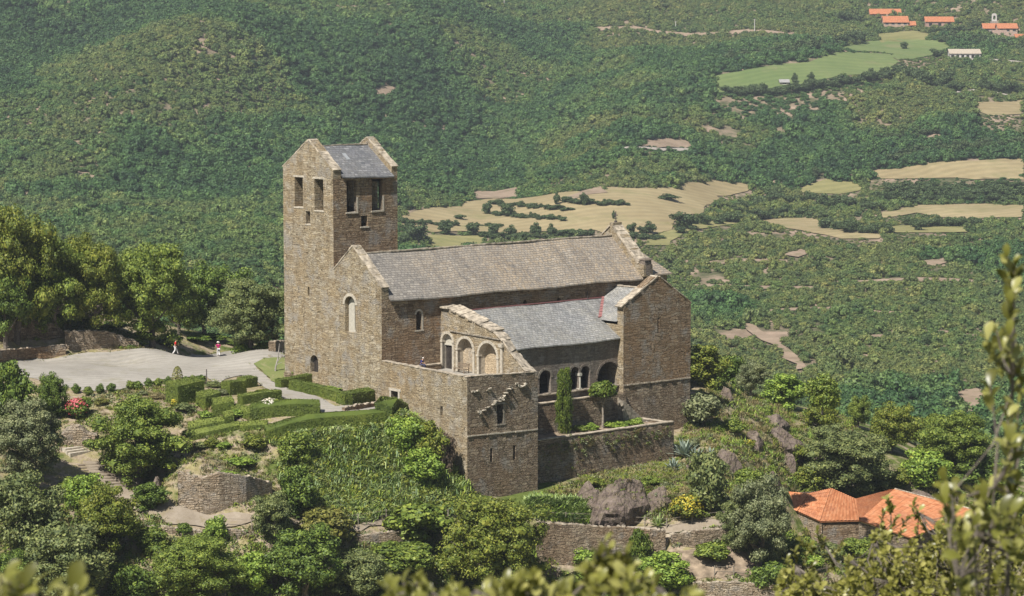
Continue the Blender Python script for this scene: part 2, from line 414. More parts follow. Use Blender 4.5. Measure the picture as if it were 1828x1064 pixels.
# leaves
LM = {}
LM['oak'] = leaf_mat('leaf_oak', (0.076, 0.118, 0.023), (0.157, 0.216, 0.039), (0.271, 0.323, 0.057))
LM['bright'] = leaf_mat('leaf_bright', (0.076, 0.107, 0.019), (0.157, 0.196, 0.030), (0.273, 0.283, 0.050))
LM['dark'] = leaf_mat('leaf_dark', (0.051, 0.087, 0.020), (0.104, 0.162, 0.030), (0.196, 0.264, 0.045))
LM['olive'] = leaf_mat('leaf_olive', (0.101, 0.124, 0.060), (0.180, 0.206, 0.099), (0.288, 0.304, 0.163))
LM['grey'] = leaf_mat('leaf_greygreen', (0.085, 0.115, 0.044), (0.155, 0.19, 0.068), (0.26, 0.285, 0.105))
LM['russet'] = leaf_mat('leaf_russet', (0.083, 0.097, 0.024), (0.165, 0.173, 0.039), (0.261, 0.240, 0.062))
LM['hedge'] = leaf_mat('leaf_hedge', (0.057, 0.084, 0.017), (0.110, 0.150, 0.028), (0.175, 0.211, 0.046))
LM['cypress'] = leaf_mat('leaf_cypress', (0.053, 0.085, 0.013), (0.106, 0.158, 0.023), (0.180, 0.222, 0.036))
LM['lush'] = leaf_mat('leaf_lush', (0.098, 0.159, 0.028), (0.196, 0.298, 0.048), (0.350, 0.447, 0.077))
LM['iris'] = leaf_mat('leaf_iris', (0.140, 0.208, 0.088), (0.263, 0.362, 0.134), (0.450, 0.517, 0.222))
LM['dry'] = leaf_mat('leaf_dry', (0.160, 0.130, 0.060), (0.250, 0.210, 0.100), (0.340, 0.290, 0.150))
LM['brown'] = leaf_mat('leaf_dead', (0.100, 0.070, 0.050), (0.160, 0.115, 0.085), (0.220, 0.170, 0.130))
LM['agave'] = leaf_mat('leaf_agave', (0.170, 0.220, 0.190), (0.240, 0.300, 0.260), (0.330, 0.390, 0.340), 0.05)
LM['yellow'] = leaf_mat('petal_yellow', (0.420, 0.330, 0.030), (0.550, 0.450, 0.050), (0.650, 0.550, 0.100))
LM['red'] = leaf_mat('petal_red', (0.420, 0.050, 0.060), (0.550, 0.110, 0.130), (0.620, 0.200, 0.220))
LM['white'] = leaf_mat('petal_white', (0.620, 0.560, 0.500), (0.750, 0.700, 0.640), (0.800, 0.760, 0.700))
LM['forest'] = leaf_mat('leaf_forest', (0.058, 0.094, 0.035), (0.112, 0.161, 0.058), (0.182, 0.230, 0.090), 0.15, 0.6, objvar=0.95, stand=True)
LM['field_oak'] = leaf_mat('leaf_field_oak', (0.036, 0.064, 0.026), (0.07, 0.108, 0.042), (0.115, 0.16, 0.062), 0.15, 0.6)
LM['cistus'] = leaf_mat('leaf_cistus', (0.105, 0.105, 0.024), (0.235, 0.235, 0.05), (0.42, 0.40, 0.14), 0.3, 0.35, spec=0.5)

# ------------------------------------------------------------------ terrain
# (px, py, z, greenness) seen in the photograph, plus hidden points in church coordinates
CTRL = [
 (60, 640, 2.0, .1), (400, 640, 2.0, .1), (480, 628, 2.3, .2), (260, 628, 2.3, .2), (150, 690, 1.5, .2), (330, 700, 1.0, .25), (0, 700, 1.5, .3),
 (120, 608, 3.6, .3), (0, 600, 4.6, .3), (50, 565, 6.2, .3), (180, 590, 4.0, .3), (190, 630, 2.2, .1), (150, 650, 1.9, .1), (320, 655, 1.75, .1), (230, 660, 1.75, .1), (0, 545, 7.5, .5),
 (60, 740, 0.0, .4), (280, 745, 0.0, .3), (400, 700, 0.8, .2), (500, 745, 0.0, .2), (560, 700, 0.6, .3), (640, 735, -.15, .1),
 (200, 800, -2.5, .3), (185, 850, -4.5, .2), (130, 790, -2.0, .2), (420, 835, -3.8, .4), (480, 790, -2.0, .4), (340, 800, -1.5, .35),
 (310, 880, -6.2, .15), (320, 925, -7.0, .05), (484, 884, -6.1, .5), (362, 919, -7.1, .1), (480, 935, -7.6, .15), (200, 920, -6.8, .2), (100, 950, -7.5, .4),
 (750, 742, -.2, .8), (620, 765, -1.0, .9), (700, 850, -5.4, 1), (600, 850, -5.0, .95), (560, 810, -2.9, .9), (760, 800, -3.6, 1), (640, 935, -8.5, .3), (800, 930, -9.3, .6), (560, 930, -8.0, .4),
 (834, 882, -7.75, .9), (960, 893, -9.1, .9), (1040, 920, -10.6, .9), (960, 932, -10.9, .5), (1190, 945, -11.4, .3), (1280, 935, -11.0, .2), (1120, 880, -8.9, .6),
 (960, 1010, -14.2, .4), (1080, 1010, -14.6, .4), (1200, 1010, -14.3, .25), (1300, 1000, -14.0, .2), (1250, 1060, -16.6, .2), (1100, 1060, -16.8, .5), (880, 1060, -15.5, .6), (700, 1060, -14.0, .5), (600, 990, -10.8, .5),
 (300, 1060, -12.5, .3), (450, 1000, -10.5, .25), (0, 850, -3.6, .4), (0, 1060, -11, .5), (150, 1060, -12, .5),
 (1205, 835, -8.0, .6), (1300, 870, -9.6, .7), (1300, 800, -7.0, .3), (1240, 700, -3.2, .4), (1300, 715, -4.6, .25), (1240, 655, -1.6, .5), (1350, 735, -7.0, .45), (1400, 790, -9.2, .6),
 (1350, 850, -10.2, .5), (1500, 745, -11.5, .5), (1500, 830, -12.6, .75), (1650, 800, -15.5, .6), (1750, 850, -18.0, .6), (1700, 888, -16.2, .6), (1500, 1000, -19.0, .4), (1390, 960, -16.5, .6), (1484, 931, -18.3, .5), (1600, 950, -19.2, .4), (1700, 935, -18.6, .4), (1490, 884, -15.2, .7), (1430, 890, -14.6, .7), (1600, 880, -15.0, .7), (1700, 1000, -18.5, .4), (1820, 900, -20, .5), (1820, 1050, -22, .5),
]
HID = [  # u, v, z
 (0, 13.85, -.35), (0, 22, .4), (0, 31, 1.2), (4, 18, .2), (20, 18, -3.5), (38, 10, -5.5), (5, 5, -7.5), (20, 4, -8.5), (39.4, 7, -5.7), (31.6, 2, -8.0), (44, 18, -5.5), (44, 26, -5.5), (25, 30, -4), (8, 33, .8),
 (10, 45, -6), (-10, 48, 1.0), (30, 45, -12),
]
XTRA = [  # x, y, z outside the frame or behind things
 (-90, 290, 11), (-110, 260, 8), (-90, 235, 0), (-80, 215, -8), (0, 205, -19), (-40, 200, -16), (50, 205, -22), (90, 215, -27), (100, 260, -25), (110, 300, -24), (95, 340, -26), (70, 345, -23), (30, 350, -24), (0, 345, -22), (-30, 345, -17), (-60, 345, -8), (-95, 340, 4), (-45, 318, 1.0), (-28, 312, -1.5),
]
pts = []; zs = []; gs = []
for px, py, z, g in CTRL:
    p = PZ(px, py, z); pts.append((p.x, p.y)); zs.append(z); gs.append(g)
for u, v, z in HID:
    p = W(u, v); pts.append((p.x, p.y)); zs.append(z); gs.append(.4)
for x, y, z in XTRA:
    pts.append((x, y)); zs.append(z); gs.append(.6)
PTS = np.array(pts); ZS = np.array(zs); GS = np.array(gs)

def tps_fit(P, z, lam):
    n = len(P); d2 = ((P[:, None] - P[None]) ** 2).sum(-1)
    K = np.where(d2 > 0, 0.5 * d2 * np.log(np.maximum(d2, 1e-9)), 0) + lam * np.eye(n) * np.mean(d2)
    A = np.zeros((n + 3, n + 3)); A[:n, :n] = K; A[:n, n] = 1; A[:n, n + 1:] = P; A[n, :n] = 1; A[n + 1:, :n] = P.T
    return np.linalg.solve(A, np.concatenate([z, [0, 0, 0]]))
PM = PTS.mean(0); TPS = tps_fit((PTS - PM) / 50, ZS, 0.0006)

def hn_np(x, y):
    x = np.atleast_1d(np.asarray(x, float)); y = np.atleast_1d(np.asarray(y, float)); out = np.empty(len(x))
    Q = (PTS - PM) / 50
    for i in range(0, len(x), 20000):
        a = (np.stack([x[i:i + 20000], y[i:i + 20000]], -1) - PM) / 50
        d2 = ((a[:, None] - Q[None]) ** 2).sum(-1)
        K = 0.5 * d2 * np.log(np.maximum(d2, 1e-9))
        out[i:i + 20000] = K @ TPS[:-3] + TPS[-3] + a @ TPS[-2:]
    return out

def green_np(x, y):
    out = np.empty(len(x))
    for i in range(0, len(x), 20000):
        d2 = (x[i:i + 20000, None] - PTS[None, :, 0]) ** 2 + (y[i:i + 20000, None] - PTS[None, :, 1]) ** 2 + 1.0
        w = d2 ** -1.5; out[i:i + 20000] = (w * GS).sum(-1) / w.sum(-1)
    return out

def sstep(a, b, x):
    t = np.clip((x - a) / (b - a), 0, 1); return t * t * (3 - 2 * t)

# far valley and the slopes beyond it
PR = np.array([(0, -30), (300, -40), (400, -45), (560, -48), (700, -49), (900, -38), (1000, -32.5), (1070, -26), (1150, -15.5), (1250, 9), (1350, 28), (1480, 46), (1560, 60), (1700, 88), (2300, 200)], float)
PL = np.array([(0, -30), (300, -40), (400, -42), (500, -36), (620, -23), (760, -20), (850, -25), (920, -19), (1080, 5), (1200, 28), (1330, 56), (1600, 112), (2300, 250)], float)

def vnoise(x, y, s, seed=0):
    """smooth value noise, vectorised"""
    r = np.random.default_rng(1000 + seed).random((64, 64))
    fx = x / s + 17.3 * seed; fy = y / s + 9.1 * seed
    ix = np.floor(fx).astype(int); iy = np.floor(fy).astype(int); tx = fx - ix; ty = fy - iy
    tx = tx * tx * (3 - 2 * tx); ty = ty * ty * (3 - 2 * ty)
    g = lambda a, b: r[a % 64, b % 64]
    return (g(ix, iy) * (1 - tx) + g(ix + 1, iy) * tx) * (1 - ty) + (g(ix, iy + 1) * (1 - tx) + g(ix + 1, iy + 1) * tx) * ty - 0.5

def hf_np(x, y):
    x = np.asarray(x, float); y = np.asarray(y, float)
    a = x / np.maximum(y, 100)
    t = sstep(-0.115, 0.0, a)
    zr = np.interp(y, PR[:, 0], PR[:, 1]); zl = np.interp(y, PL[:, 0], PL[:, 1])
    z = zl * (1 - t) + zr * t
    up = sstep(820, 1100, y)
    lw = 1 - sstep(0.02, 0.16, a)
    # spurs running up the slope and drifting to the right
    q = x - 0.22 * (y - 1000)
    z = z + up * lw * (9.0 * np.sin(q / 38.0 + 0.9 * np.sin(y / 130.0)) + 4 * np.sin(q / 17.0 + y / 90.0))
    z = z + up * (1 - lw) * 4.0 * np.sin(x / 45.0 + y / 120.0)
    z = z + vnoise(x, y, 120, 1) * 9 * sstep(450, 700, y) * (0.35 + 0.65 * up) + vnoise(x, y, 45, 2) * 4.0 * (0.3 + 0.7 * up) + vnoise(x, y, 18, 3) * 1.2
    return z

def H(x, y):
    return float(hn_np([x], [y])[0])
def HF(x, y):
    return float(hf_np(np.array([x]), np.array([y]))[0])

def march(px, py, f, y0, y1, step):
    Y = np.arange(y0, y1, step); r = ray(px, py)
    x = r.x / r.y * Y; z = HC + r.z / r.y * Y
    d = z - f(x, Y)
    k = np.where((d[:-1] > 0) & (d[1:] <= 0))[0]
    if len(k) == 0: return None
    k = k[0]; t = d[k] / (d[k] - d[k + 1]); y = Y[k] + t * step
    p = PY(px, py, y); return p

def G(px, py):
    """point of the near ground under a pixel"""
    p = march(px, py, hn_np, 205, 345, 0.5)
    if p is None: p = PZ(px, py, 0)
    return p
def GF(px, py):
    p = march(px, py, hf_np, 480, 1900, 3.0)
    if p is None:
        p = PY(px, py, 1500)
    return p
# ------------------------------------------------------------------ ground sheets
def near_ground_mat():
    t = NT('hill_ground')
    pos = t.n('ShaderNodeNewGeometry').outputs['Position']
    g = t.n('ShaderNodeAttribute', attribute_name='green').outputs['Fac']
    n1 = t.noise(pos, 0.35, 6, 0.65); n2 = t.noise(pos, 2.2, 5, 0.65); n3 = t.noise(pos, 0.9, 4, 0.6)
    soil = t.ramp(n2, [(0.3, (0.20, 0.15, 0.105)), (0.55, (0.33, 0.265, 0.19)), (0.75, (0.42, 0.35, 0.26))])
    straw = t.ramp(n2, [(0.3, (0.19, 0.165, 0.07)), (0.7, (0.33, 0.285, 0.145))])
    grass = t.ramp(n2, [(0.3, (0.055, 0.08, 0.018)), (0.7, (0.135, 0.165, 0.04))])
    c = t.mix(t.ramp(n3, [(0.42, (0, 0, 0)), (0.6, (1, 1, 1))]), soil, straw)
    f = t.math('ADD', g, t.math('MULTIPLY', t.math('SUBTRACT', n1, 0.5), 2.2))
    c = t.mix(t.ramp(f, [(0.35, (0, 0, 0)), (0.65, (1, 1, 1))]), c, grass)
    return t.bsdf(c, 0.95, n2, 0.7, 0.25, 0.1)

def far_ground_mat():
    t = NT('valley_ground')
    pos = t.n('ShaderNodeNewGeometry').outputs['Position']
    n1 = t.noise(pos, 0.018, 6, 0.6); n2 = t.noise(pos, 0.14, 5, 0.65)
    soil = t.ramp(n2, [(0.35, (0.20, 0.15, 0.105)), (0.65, (0.36, 0.265, 0.195))])
    scrub = t.ramp(n2, [(0.35, (0.055, 0.065, 0.03)), (0.65, (0.105, 0.105, 0.052))])
    n3 = t.noise(pos, 0.06, 5, 0.65)
    c = t.mix(t.ramp(n3, [(0.42, (0.05, 0.05, 0.05)), (0.6, (1, 1, 1))]), soil, scrub)
    return t.bsdf(c, 0.95, n2, 0.6, 0.6, 0.1)

xs = np.arange(-78, 84.01, 0.7); ys = np.arange(206, 346.01, 0.7)
X, Y = np.meshgrid(xs, ys)
Z = hn_np(X.ravel(), Y.ravel()).reshape(X.shape)
Z += vnoise(X, Y, 3.2, 5) * 0.22 + vnoise(X, Y, 1.5, 6) * 0.10
# nothing of the slope may come up through the church or its garden
du = (X - CC.x) * EU.x + (Y - CC.y) * EU.y; dv = (X - CC.x) * EV.x + (Y - CC.y) * EV.y
foot = ((du > 0.4) & (du < 9.4) & (dv > 0.4) & (dv < 14.5)) | ((du > 9) & (du < 31.2) & (dv > 2.3) & (dv < 15)) | ((du > 28.8) & (du < 39) & (dv > 7.3) & (dv < 23)) | ((du > 0.4) & (du < 40) & (dv > 14) & (dv < 23.5))
Z = np.where(foot, np.minimum(Z, -7.0), Z)
green = green_np(X.ravel(), Y.ravel())
hill = grid_mesh('hill', X, Y, Z, near_ground_mat(), {'green': green})
tag(hill, kind='structure')

# skirt of slope that joins the hill to the camera's own hillside and to the valley
def side_np(x, y):
    zc = np.interp(y, [-60, -5, 2, 6, 10, 20, 50, 100, 160, 206, 260, 346, 420], [45, 37.6, 36.6, 35.2, 33.5, 29, 15, -2, -20, -23, -30, -34, -46])
    return zc + vnoise(x, y, 30, 7) * np.clip(np.abs(y - 4) / 20, 0, 3)
xs2 = np.concatenate([np.arange(-420, -30, 10.0), np.arange(-30, 30, 1.5), np.arange(30, 421, 10.0)]); ys2 = np.concatenate([np.arange(-60, -5, 8.0), np.arange(-5, 30, 1.0), np.arange(30, 430, 8.0)])
X2, Y2 = np.meshgrid(xs2, ys2); Z2 = side_np(X2, Y2)
# join to the hill sheet: near its rectangle follow it, under it stay lower
inx = np.clip((np.minimum(X2 + 78, 84 - X2)) / 6, -4, 1); iny = np.clip(np.minimum(Y2 - 206, 346 - Y2) / 6, -4, 1)
infac = np.minimum(inx, iny)
zh = hn_np(np.clip(X2, -78, 84).ravel(), np.clip(Y2, 206, 346).ravel()).reshape(X2.shape)
dist = np.hypot(np.maximum(np.maximum(-78 - X2, X2 - 84), 0), np.maximum(np.maximum(206 - Y2, Y2 - 346), 0))
w = np.exp(-dist / 25.0)
Z2 = np.where(infac > 0, zh - 1.5, np.minimum(zh * w + Z2 * (1 - w) - 0.4, 60))
mt = hill.data.materials[0]
slope = grid_mesh('near_slope', X2, Y2, Z2, mt, {'green': np.full(X2.shape, .6)})
tag(slope, kind='structure')

# valley and far slopes: a fan of rows, denser where it is nearer
yy = np.concatenate([np.arange(330, 1650, 4.0), np.arange(1650, 2300, 12.0)])
aa = np.concatenate([np.linspace(-0.42, -0.25, 30)[:-1], np.linspace(-0.25, 0.25, 300), np.linspace(0.25, 0.42, 30)[1:]])
A, Y3 = np.meshgrid(aa, yy); X3 = A * Y3
Z3 = hf_np(X3.ravel(), Y3.ravel()).reshape(X3.shape)
valley = grid_mesh('valley_terrain', X3, Y3, Z3, far_ground_mat())
tag(valley, kind='structure')

def drape(name, poly_px, mat, dz=0.06, step=0.8, far=False, extra=None, world=None, bumpz=0.0):
    """sheet laid on the ground inside an outline read off the photograph"""
    f = GF if far else G; h = hf_np if far else hn_np
    if world is None:
        P = []
        for k in range(len(poly_px)):
            a = poly_px[k]; b = poly_px[(k + 1) % len(poly_px)]
            p0 = f(*a); p1 = f(*b); n = max(1, int((p1 - p0).length / (step * 1.5)))
            for i in range(n):
                q = p0.lerp(p1, i / n); P.append((q.x, q.y))
    else: P = world
    # ragged rim
    P = [(x + random.uniform(-.25, .25) * step, y + random.uniform(-.25, .25) * step) for x, y in P]
    x0, x1 = min(p[0] for p in P), max(p[0] for p in P); y0, y1 = min(p[1] for p in P), max(p[1] for p in P)
    gx, gy = np.meshgrid(np.arange(x0, x1, step), np.arange(y0, y1, step)); gx = gx.ravel(); gy = gy.ravel()
    ins = inside_np(gx, gy, P); gx = gx[ins]; gy = gy[ins]
    V = [Vector(p) for p in P] + [Vector((a, b)) for a, b in zip(gx, gy)]
    n = len(P)
    vs, _, fs, *_r = delaunay_2d_cdt(V, [(i, (i + 1) % n) for i in range(n)], [], 0, 1e-4)
    vx = np.array([v[0] for v in vs]); vy = np.array([v[1] for v in vs]); z = h(vx, vy) + dz
    if not far: z = z + vnoise(vx, vy, 3.2, 5) * 0.22 * (1 - bumpz) + vnoise(vx, vy, 1.5, 6) * 0.10 * (1 - bumpz) + 0.08 * bumpz
    tris = []
    for t in fs:
        c = (sum(vs[i][0] for i in t) / len(t), sum(vs[i][1] for i in t) / len(t))
        if inside(c, P):
            ar = area2([(vs[i][0], vs[i][1]) for i in t]); tris.append(tuple(t) if ar > 0 else tuple(reversed(t)))
    me = bpy.data.meshes.new(name); me.from_pydata([(a, b, c) for a, b, c in zip(vx, vy, z)], [], tris)
    me.polygons.foreach_set('use_smooth', [True] * len(me.polygons)); me.materials.append(mat); me.update()
    o = link(bpy.data.objects.new(name, me)); tag(o, kind='structure')
    return o, P

_, YARD = drape('gravel_yard', [(0, 652), (60, 642), (118, 636), (215, 627), (270, 624), (308, 632), (355, 634), (400, 629), (450, 625), (507, 627), (508, 640), (470, 643), (455, 652), (480, 676), (500, 690), (530, 700), (600, 726), (690, 727), (698, 742), (640, 747), (575, 742), (545, 718), (500, 712), (480, 697), (455, 676), (430, 672), (402, 678), (385, 690), (368, 672), (300, 676), (262, 688), (225, 697), (150, 700), (110, 690), (60, 678), (0, 668)], M['gravel'], 0.05, bumpz=0.7)
_, LAWN = drape('lawn', [(455, 652), (470, 643), (508, 640), (545, 664), (560, 676), (503, 680), (500, 690), (480, 676)], M['lawn'], 0.12, bumpz=0.7)
_, PATH1 = drape('garden_path', [(150, 826), (205, 826), (235, 880), (262, 905), (318, 905), (420, 918), (480, 925), (560, 935), (640, 938), (700, 925), (702, 938), (640, 950), (560, 948), (420, 940), (300, 936), (240, 915), (190, 880)], M['pathdirt'], 0.1, bumpz=0.6)
_, PATH2 = drape('lower_path', [(960, 929), (1060, 932), (1190, 942), (1240, 934), (1295, 930), (1297, 943), (1240, 948), (1190, 955), (1060, 941), (960, 938)], M['pathdirt'], 0.1, bumpz=0.6)
_, DIRT = drape('bare_soil', [(1200, 985), (1300, 978), (1350, 990), (1345, 1030), (1240, 1035), (1205, 1015)], M['soil'], 0.06)

far_field = {
 'green': ground_mat('green_meadow', (.105, .15, .05), (.165, .20, .075), (.19, .18, .085), .05, .018),
 'tan': ground_mat('dry_meadow', (.22, .17, .09), (.33, .27, .15), (.19, .18, .08), .05, .016),
 'mix': ground_mat('yellowing_meadow', (.165, .16, .062), (.26, .235, .105), (.13, .15, .055), .05, .02),
 'earth': ground_mat('bare_earth', (.20, .145, .10), (.33, .25, .18), (.12, .12, .055), 0, .08),
 'road': plain('pale_road', (0.36, 0.32, 0.275), 0.9, 0.06, 0.05),
}
FIELDS = [
 ('field', 'tan', [(712, 385), (745, 378), (800, 372), (835, 362), (870, 356), (960, 352), (1060, 345), (1085, 335), (1140, 338), (1200, 334), (1270, 322), (1365, 325), (1345, 335), (1285, 352), (1240, 385), (1205, 398), (1195, 412), (1150, 420), (1095, 420), (1060, 412), (900, 418), (850, 415), (770, 415), (712, 400)]),
 ('field', 'mix', [(770, 420), (865, 421), (862, 436), (770, 442)]),
 ('field', 'mix', [(1150, 425), (1200, 412), (1250, 400), (1320, 392), (1325, 400), (1240, 412), (1190, 440), (1150, 440)]),
 ('field', 'mix', [(1430, 333), (1480, 322), (1530, 326), (1538, 340), (1500, 347), (1430, 343)]),
 ('field', 'tan', [(1550, 306), (1640, 295), (1750, 288), (1828, 284), (1828, 322), (1700, 319), (1560, 320)]),
 ('field', 'tan', [(1570, 380), (1640, 368), (1750, 364), (1828, 368), (1828, 388), (1730, 391), (1640, 382), (1575, 390)]),
 ('field', 'tan', [(1365, 395), (1400, 390), (1460, 390), (1462, 402), (1520, 412), (1580, 418), (1575, 428), (1500, 427), (1400, 408)]),
 ('field', 'mix', [(1590, 405), (1640, 402), (1730, 405), (1720, 415), (1600, 416)]),
 ('field', 'green', [(1272, 165), (1275, 135), (1340, 124), (1450, 112), (1500, 92), (1590, 98), (1605, 112), (1590, 130), (1530, 134), (1440, 150), (1360, 160), (1310, 170)]),
 ('field', 'green', [(1500, 88), (1540, 74), (1620, 68), (1690, 74), (1700, 84), (1660, 100), (1600, 108), (1590, 96)]),
 ('field', 'tan', [(1738, 182), (1828, 180), (1828, 206), (1770, 208), (1745, 198)]),
 ('field', 'mix', [(1560, 62), (1630, 55), (1660, 62), (1650, 72), (1570, 76)]),
 ('bare_patch', 'earth', [(1128, 264), (1150, 252), (1190, 247), (1235, 255), (1240, 262), (1180, 266)]),
 ('bare_patch', 'earth', [(1700, 700), (1740, 695), (1770, 705), (1768, 725), (1735, 742), (1735, 760), (1720, 755), (1715, 728)]),
 ('bare_patch', 'earth', [(1310, 570), (1350, 582), (1380, 600), (1420, 640), (1445, 660), (1430, 664), (1395, 632), (1350, 600)]),
 ('bare_patch', 'earth', [(355, 190), (372, 184), (376, 193), (362, 202)]),
 ('bare_patch', 'earth', [(1000, 355), (1070, 335), (1080, 345), (1010, 362)]),
 ('bare_patch', 'earth', [(830, 342), (930, 335), (930, 352), (850, 356)]),
 ('track', 'earth', [(510, 22), (600, 14), (690, 8), (760, 9), (760, 13), (690, 13), (600, 20), (512, 26)]),
 ('track', 'earth', [(1060, 50), (1200, 58), (1330, 54), (1420, 62), (1420, 67), (1330, 61), (1200, 64), (1060, 56)]),
 ('track', 'earth', [(358, 36), (370, 44), (372, 84), (364, 100), (360, 84), (362, 50)]),
 ('track', 'earth', [(1455, 258), (1560, 250), (1660, 240), (1690, 240), (1690, 246), (1580, 256), (1470, 262)]),
 ('track', 'earth', [(1240, 510), (1340, 512), (1480, 514), (1480, 520), (1340, 518), (1240, 517)]),
 ('track', 'earth', [(1490, 505), (1640, 498), (1828, 506), (1828, 511), (1640, 504), (1492, 511)]),
 ('track', 'earth', [(1360, 556), (1480, 550), (1600, 558), (1600, 563), (1480, 556), (1360, 562)]),
 ('track', 'earth', [(1250, 470), (1330, 462), (1400, 466), (1400, 471), (1330, 468), (1250, 476)]),
 ('track', 'earth', [(1560, 600), (1680, 592), (1740, 600), (1740, 605), (1680, 598), (1560, 606)]),
 ('track', 'earth', [(720, 218), (790, 232), (870, 226), (870, 231), (790, 238), (720, 224)]),
 ('bare_patch', 'earth', [(1395, 455), (1430, 446), (1450, 452), (1425, 462)]),
 ('bare_patch', 'earth', [(1640, 470), (1690, 462), (1700, 468), (1660, 476)]),
 ('bare_patch', 'earth', [(640, 170), (700, 156), (730, 160), (690, 174)]),
 ('road', 'road', [(1100, 268), (1180, 266), (1240, 268), (1250, 274), (1180, 271), (1100, 272)]),
 ('road', 'road', [(1200, 276), (1280, 284), (1350, 292), (1450, 306), (1450, 310), (1350, 297), (1280, 289), (1200, 280)]),
 ('road', 'road', [(1705, 163), (1740, 162), (1828, 172), (1828, 175), (1740, 166), (1705, 167)]),
 ('road', 'road', [(1690, 104), (1760, 106), (1828, 112), (1828, 115), (1760, 110), (1690, 107)]),
]
CLEAR = []
for nm, k, P in FIELDS:
    o, Pw = drape(nm, P, far_field[k], 0.35 if nm == 'field' else 0.5 if nm != 'road' else 0.7, 6.0 if nm != 'road' else 5.0, far=True)
    CLEAR.append(Pw)
# ------------------------------------------------------------------ the priory (local frame: x = u, y = v)
PR_ANG = math.atan2(EU.y, EU.x)
priory = empty('priory', CC, PR_ANG)
tag(priory, 'old schist priory church with square bell tower, slate roofs and arcaded terrace on the rock', 'priory')
IE = Vector((1, 0, 0)); IN = Vector((0, 1, 0))
VS, VT, VN = 13.85, 22.05, 31.05      # nave south wall, tower south wall, tower north wall
TU = 8.8

def rect(a, b, z0, z1): return [(a, z0), (b, z0), (b, z1), (a, z1)]
def arch(a, b, z0, z1, n=10):
    a, b = min(a, b), max(a, b); r = (b - a) / 2; c = (a + b) / 2; zs_ = z1 - r
    return [(a, z0), (b, z0)] + [(c + r * math.cos(math.pi * k / n), zs_ + r * math.sin(math.pi * k / n)) for k in range(n + 1)]
def hu(x0, y0, x1, y1, u=0.0):         # photo rectangle -> (v0, v1, z0, z1) on a west wall
    v0, za = on_u(x0, (y0 + y1) / 2, u); v1, zb = on_u(x1, (y0 + y1) / 2, u)
    xm = (x0 + x1) / 2
    return min(v0, v1), max(v0, v1), on_u(xm, y1, u)[1], on_u(xm, y0, u)[1]
def hv(x0, y0, x1, y1, v):
    u0, _ = on_v(x0, (y0 + y1) / 2, v); u1, _ = on_v(x1, (y0 + y1) / 2, v); xm = (x0 + x1) / 2
    return min(u0, u1), max(u0, u1), on_v(xm, y1, v)[1], on_v(xm, y0, v)[1]
def rough(a, b, n, amp):
    """ragged line from a to b in 2D"""
    out = []
    for k in range(n + 1):
        t = k / n; j = 0 if k in (0, n) else amp
        out.append((a[0] + (b[0] - a[0]) * t + random.uniform(-j, j) * .5, a[1] + (b[1] - a[1]) * t + random.uniform(-j, j)))
    return out
def slabs(mb, p, q, wdir, width, thick, lo=0.5, hi=0.95, m=0, jit=0.03, over=0.0):
    """row of separate coping slabs from p to q"""
    p = Vector(p); q = Vector(q); L = (q - p).length; d = (q - p) / L; w = Vector(wdir).normalized(); n = d.cross(w)
    if n.z < 0: n = -n
    s = 0.0
    while s < L - 0.05:
        l = min(random.uniform(lo, hi), L - s)
        a = p + d * s; b = p + d * (s + l - 0.02)
        w0 = -over + random.uniform(-jit, jit); w1 = width + over + random.uniform(-jit, jit); th = thick * random.uniform(.8, 1.25)
        h0 = n * random.uniform(-.02, .02)
        c = [a + w * w0 + h0, b + w * w0 + h0, b + w * w1 + h0, a + w * w1 + h0]
        c += [x + n * th for x in c]
        if (c[1] - c[0]).cross(c[3] - c[0]).dot(n) < 0: c = [c[3], c[2], c[1], c[0], c[7], c[6], c[5], c[4]]
        mb.hexa(c, m); s += l
def stones_along(mb, p, q, wdir, width, h, m=0, lo=.25, hi=.6):
    slabs(mb, p, q, wdir, width, h, lo, hi, m, 0.05)

# ---- bell tower
tw = MB()
ZT = 23.2
wins = [hu(526, 316.5, 540.6, 369.6), hu(561.4, 320, 577, 376)]
small = hu(546, 377, 553.8, 400)
slit = hu(549.3, 512.5, 552.3, 528)
door = hu(554, 634, 568, 665)
hw = [dict(poly=rect(a, b, z0, z1), depth=1.1) for a, b, z0, z1 in wins]
hw.append(dict(poly=rect(*small), depth=1.0, back=1))
hw.append(dict(poly=rect(*slit), depth=.9, back=1))
hw.append(dict(poly=arch(*door), depth=.55))
rs = random.Random(3)
for k in range(26):                      # putlog holes
    v = VT + 1 + rs.random() * 7; z = 3 + rs.random() * 16; s = rs.uniform(.12, .2)
    hw.append(dict(poly=rect(v, v + s, z, z + s * .9), depth=.4, back=1))
ok = []
for h in hw:                             # drop holes that touch another
    bx = (min(p[0] for p in h['poly']) - .2, max(p[0] for p in h['poly']) + .2, min(p[1] for p in h['poly']) - .2, max(p[1] for p in h['poly']) + .2)
    if all(bx[1] < o[0] or bx[0] > o[1] or bx[3] < o[2] or bx[2] > o[3] for o, _ in ok): ok.append((bx, h))
tw.panel((0, 0, 0), (0, 1, 0), rect(VT, VN, -3, ZT), [h for _, h in ok], IE, 0)
swins = [hv(618.8, 321, 636.4, 379, VT), hv(663.8, 318, 682.8, 376, VT)]
ssm = hv(644.7, 385, 656.4, 404.5, VT)
tw.panel((0, VT, 0), (1, 0, 0), rect(0, TU, 3, ZT), [dict(poly=rect(a, b, z0, min(z1, ZT - .25)), depth=.45) for a, b, z0, z1 in swins] + [dict(poly=rect(*ssm), depth=1.0, back=1)]
         + [dict(poly=rect(u, u + .2, 19.3 + d, 19.5 + d), depth=.4, back=1) for u, d in ((3.1, 0), (6.0, 0))], IN, 2)
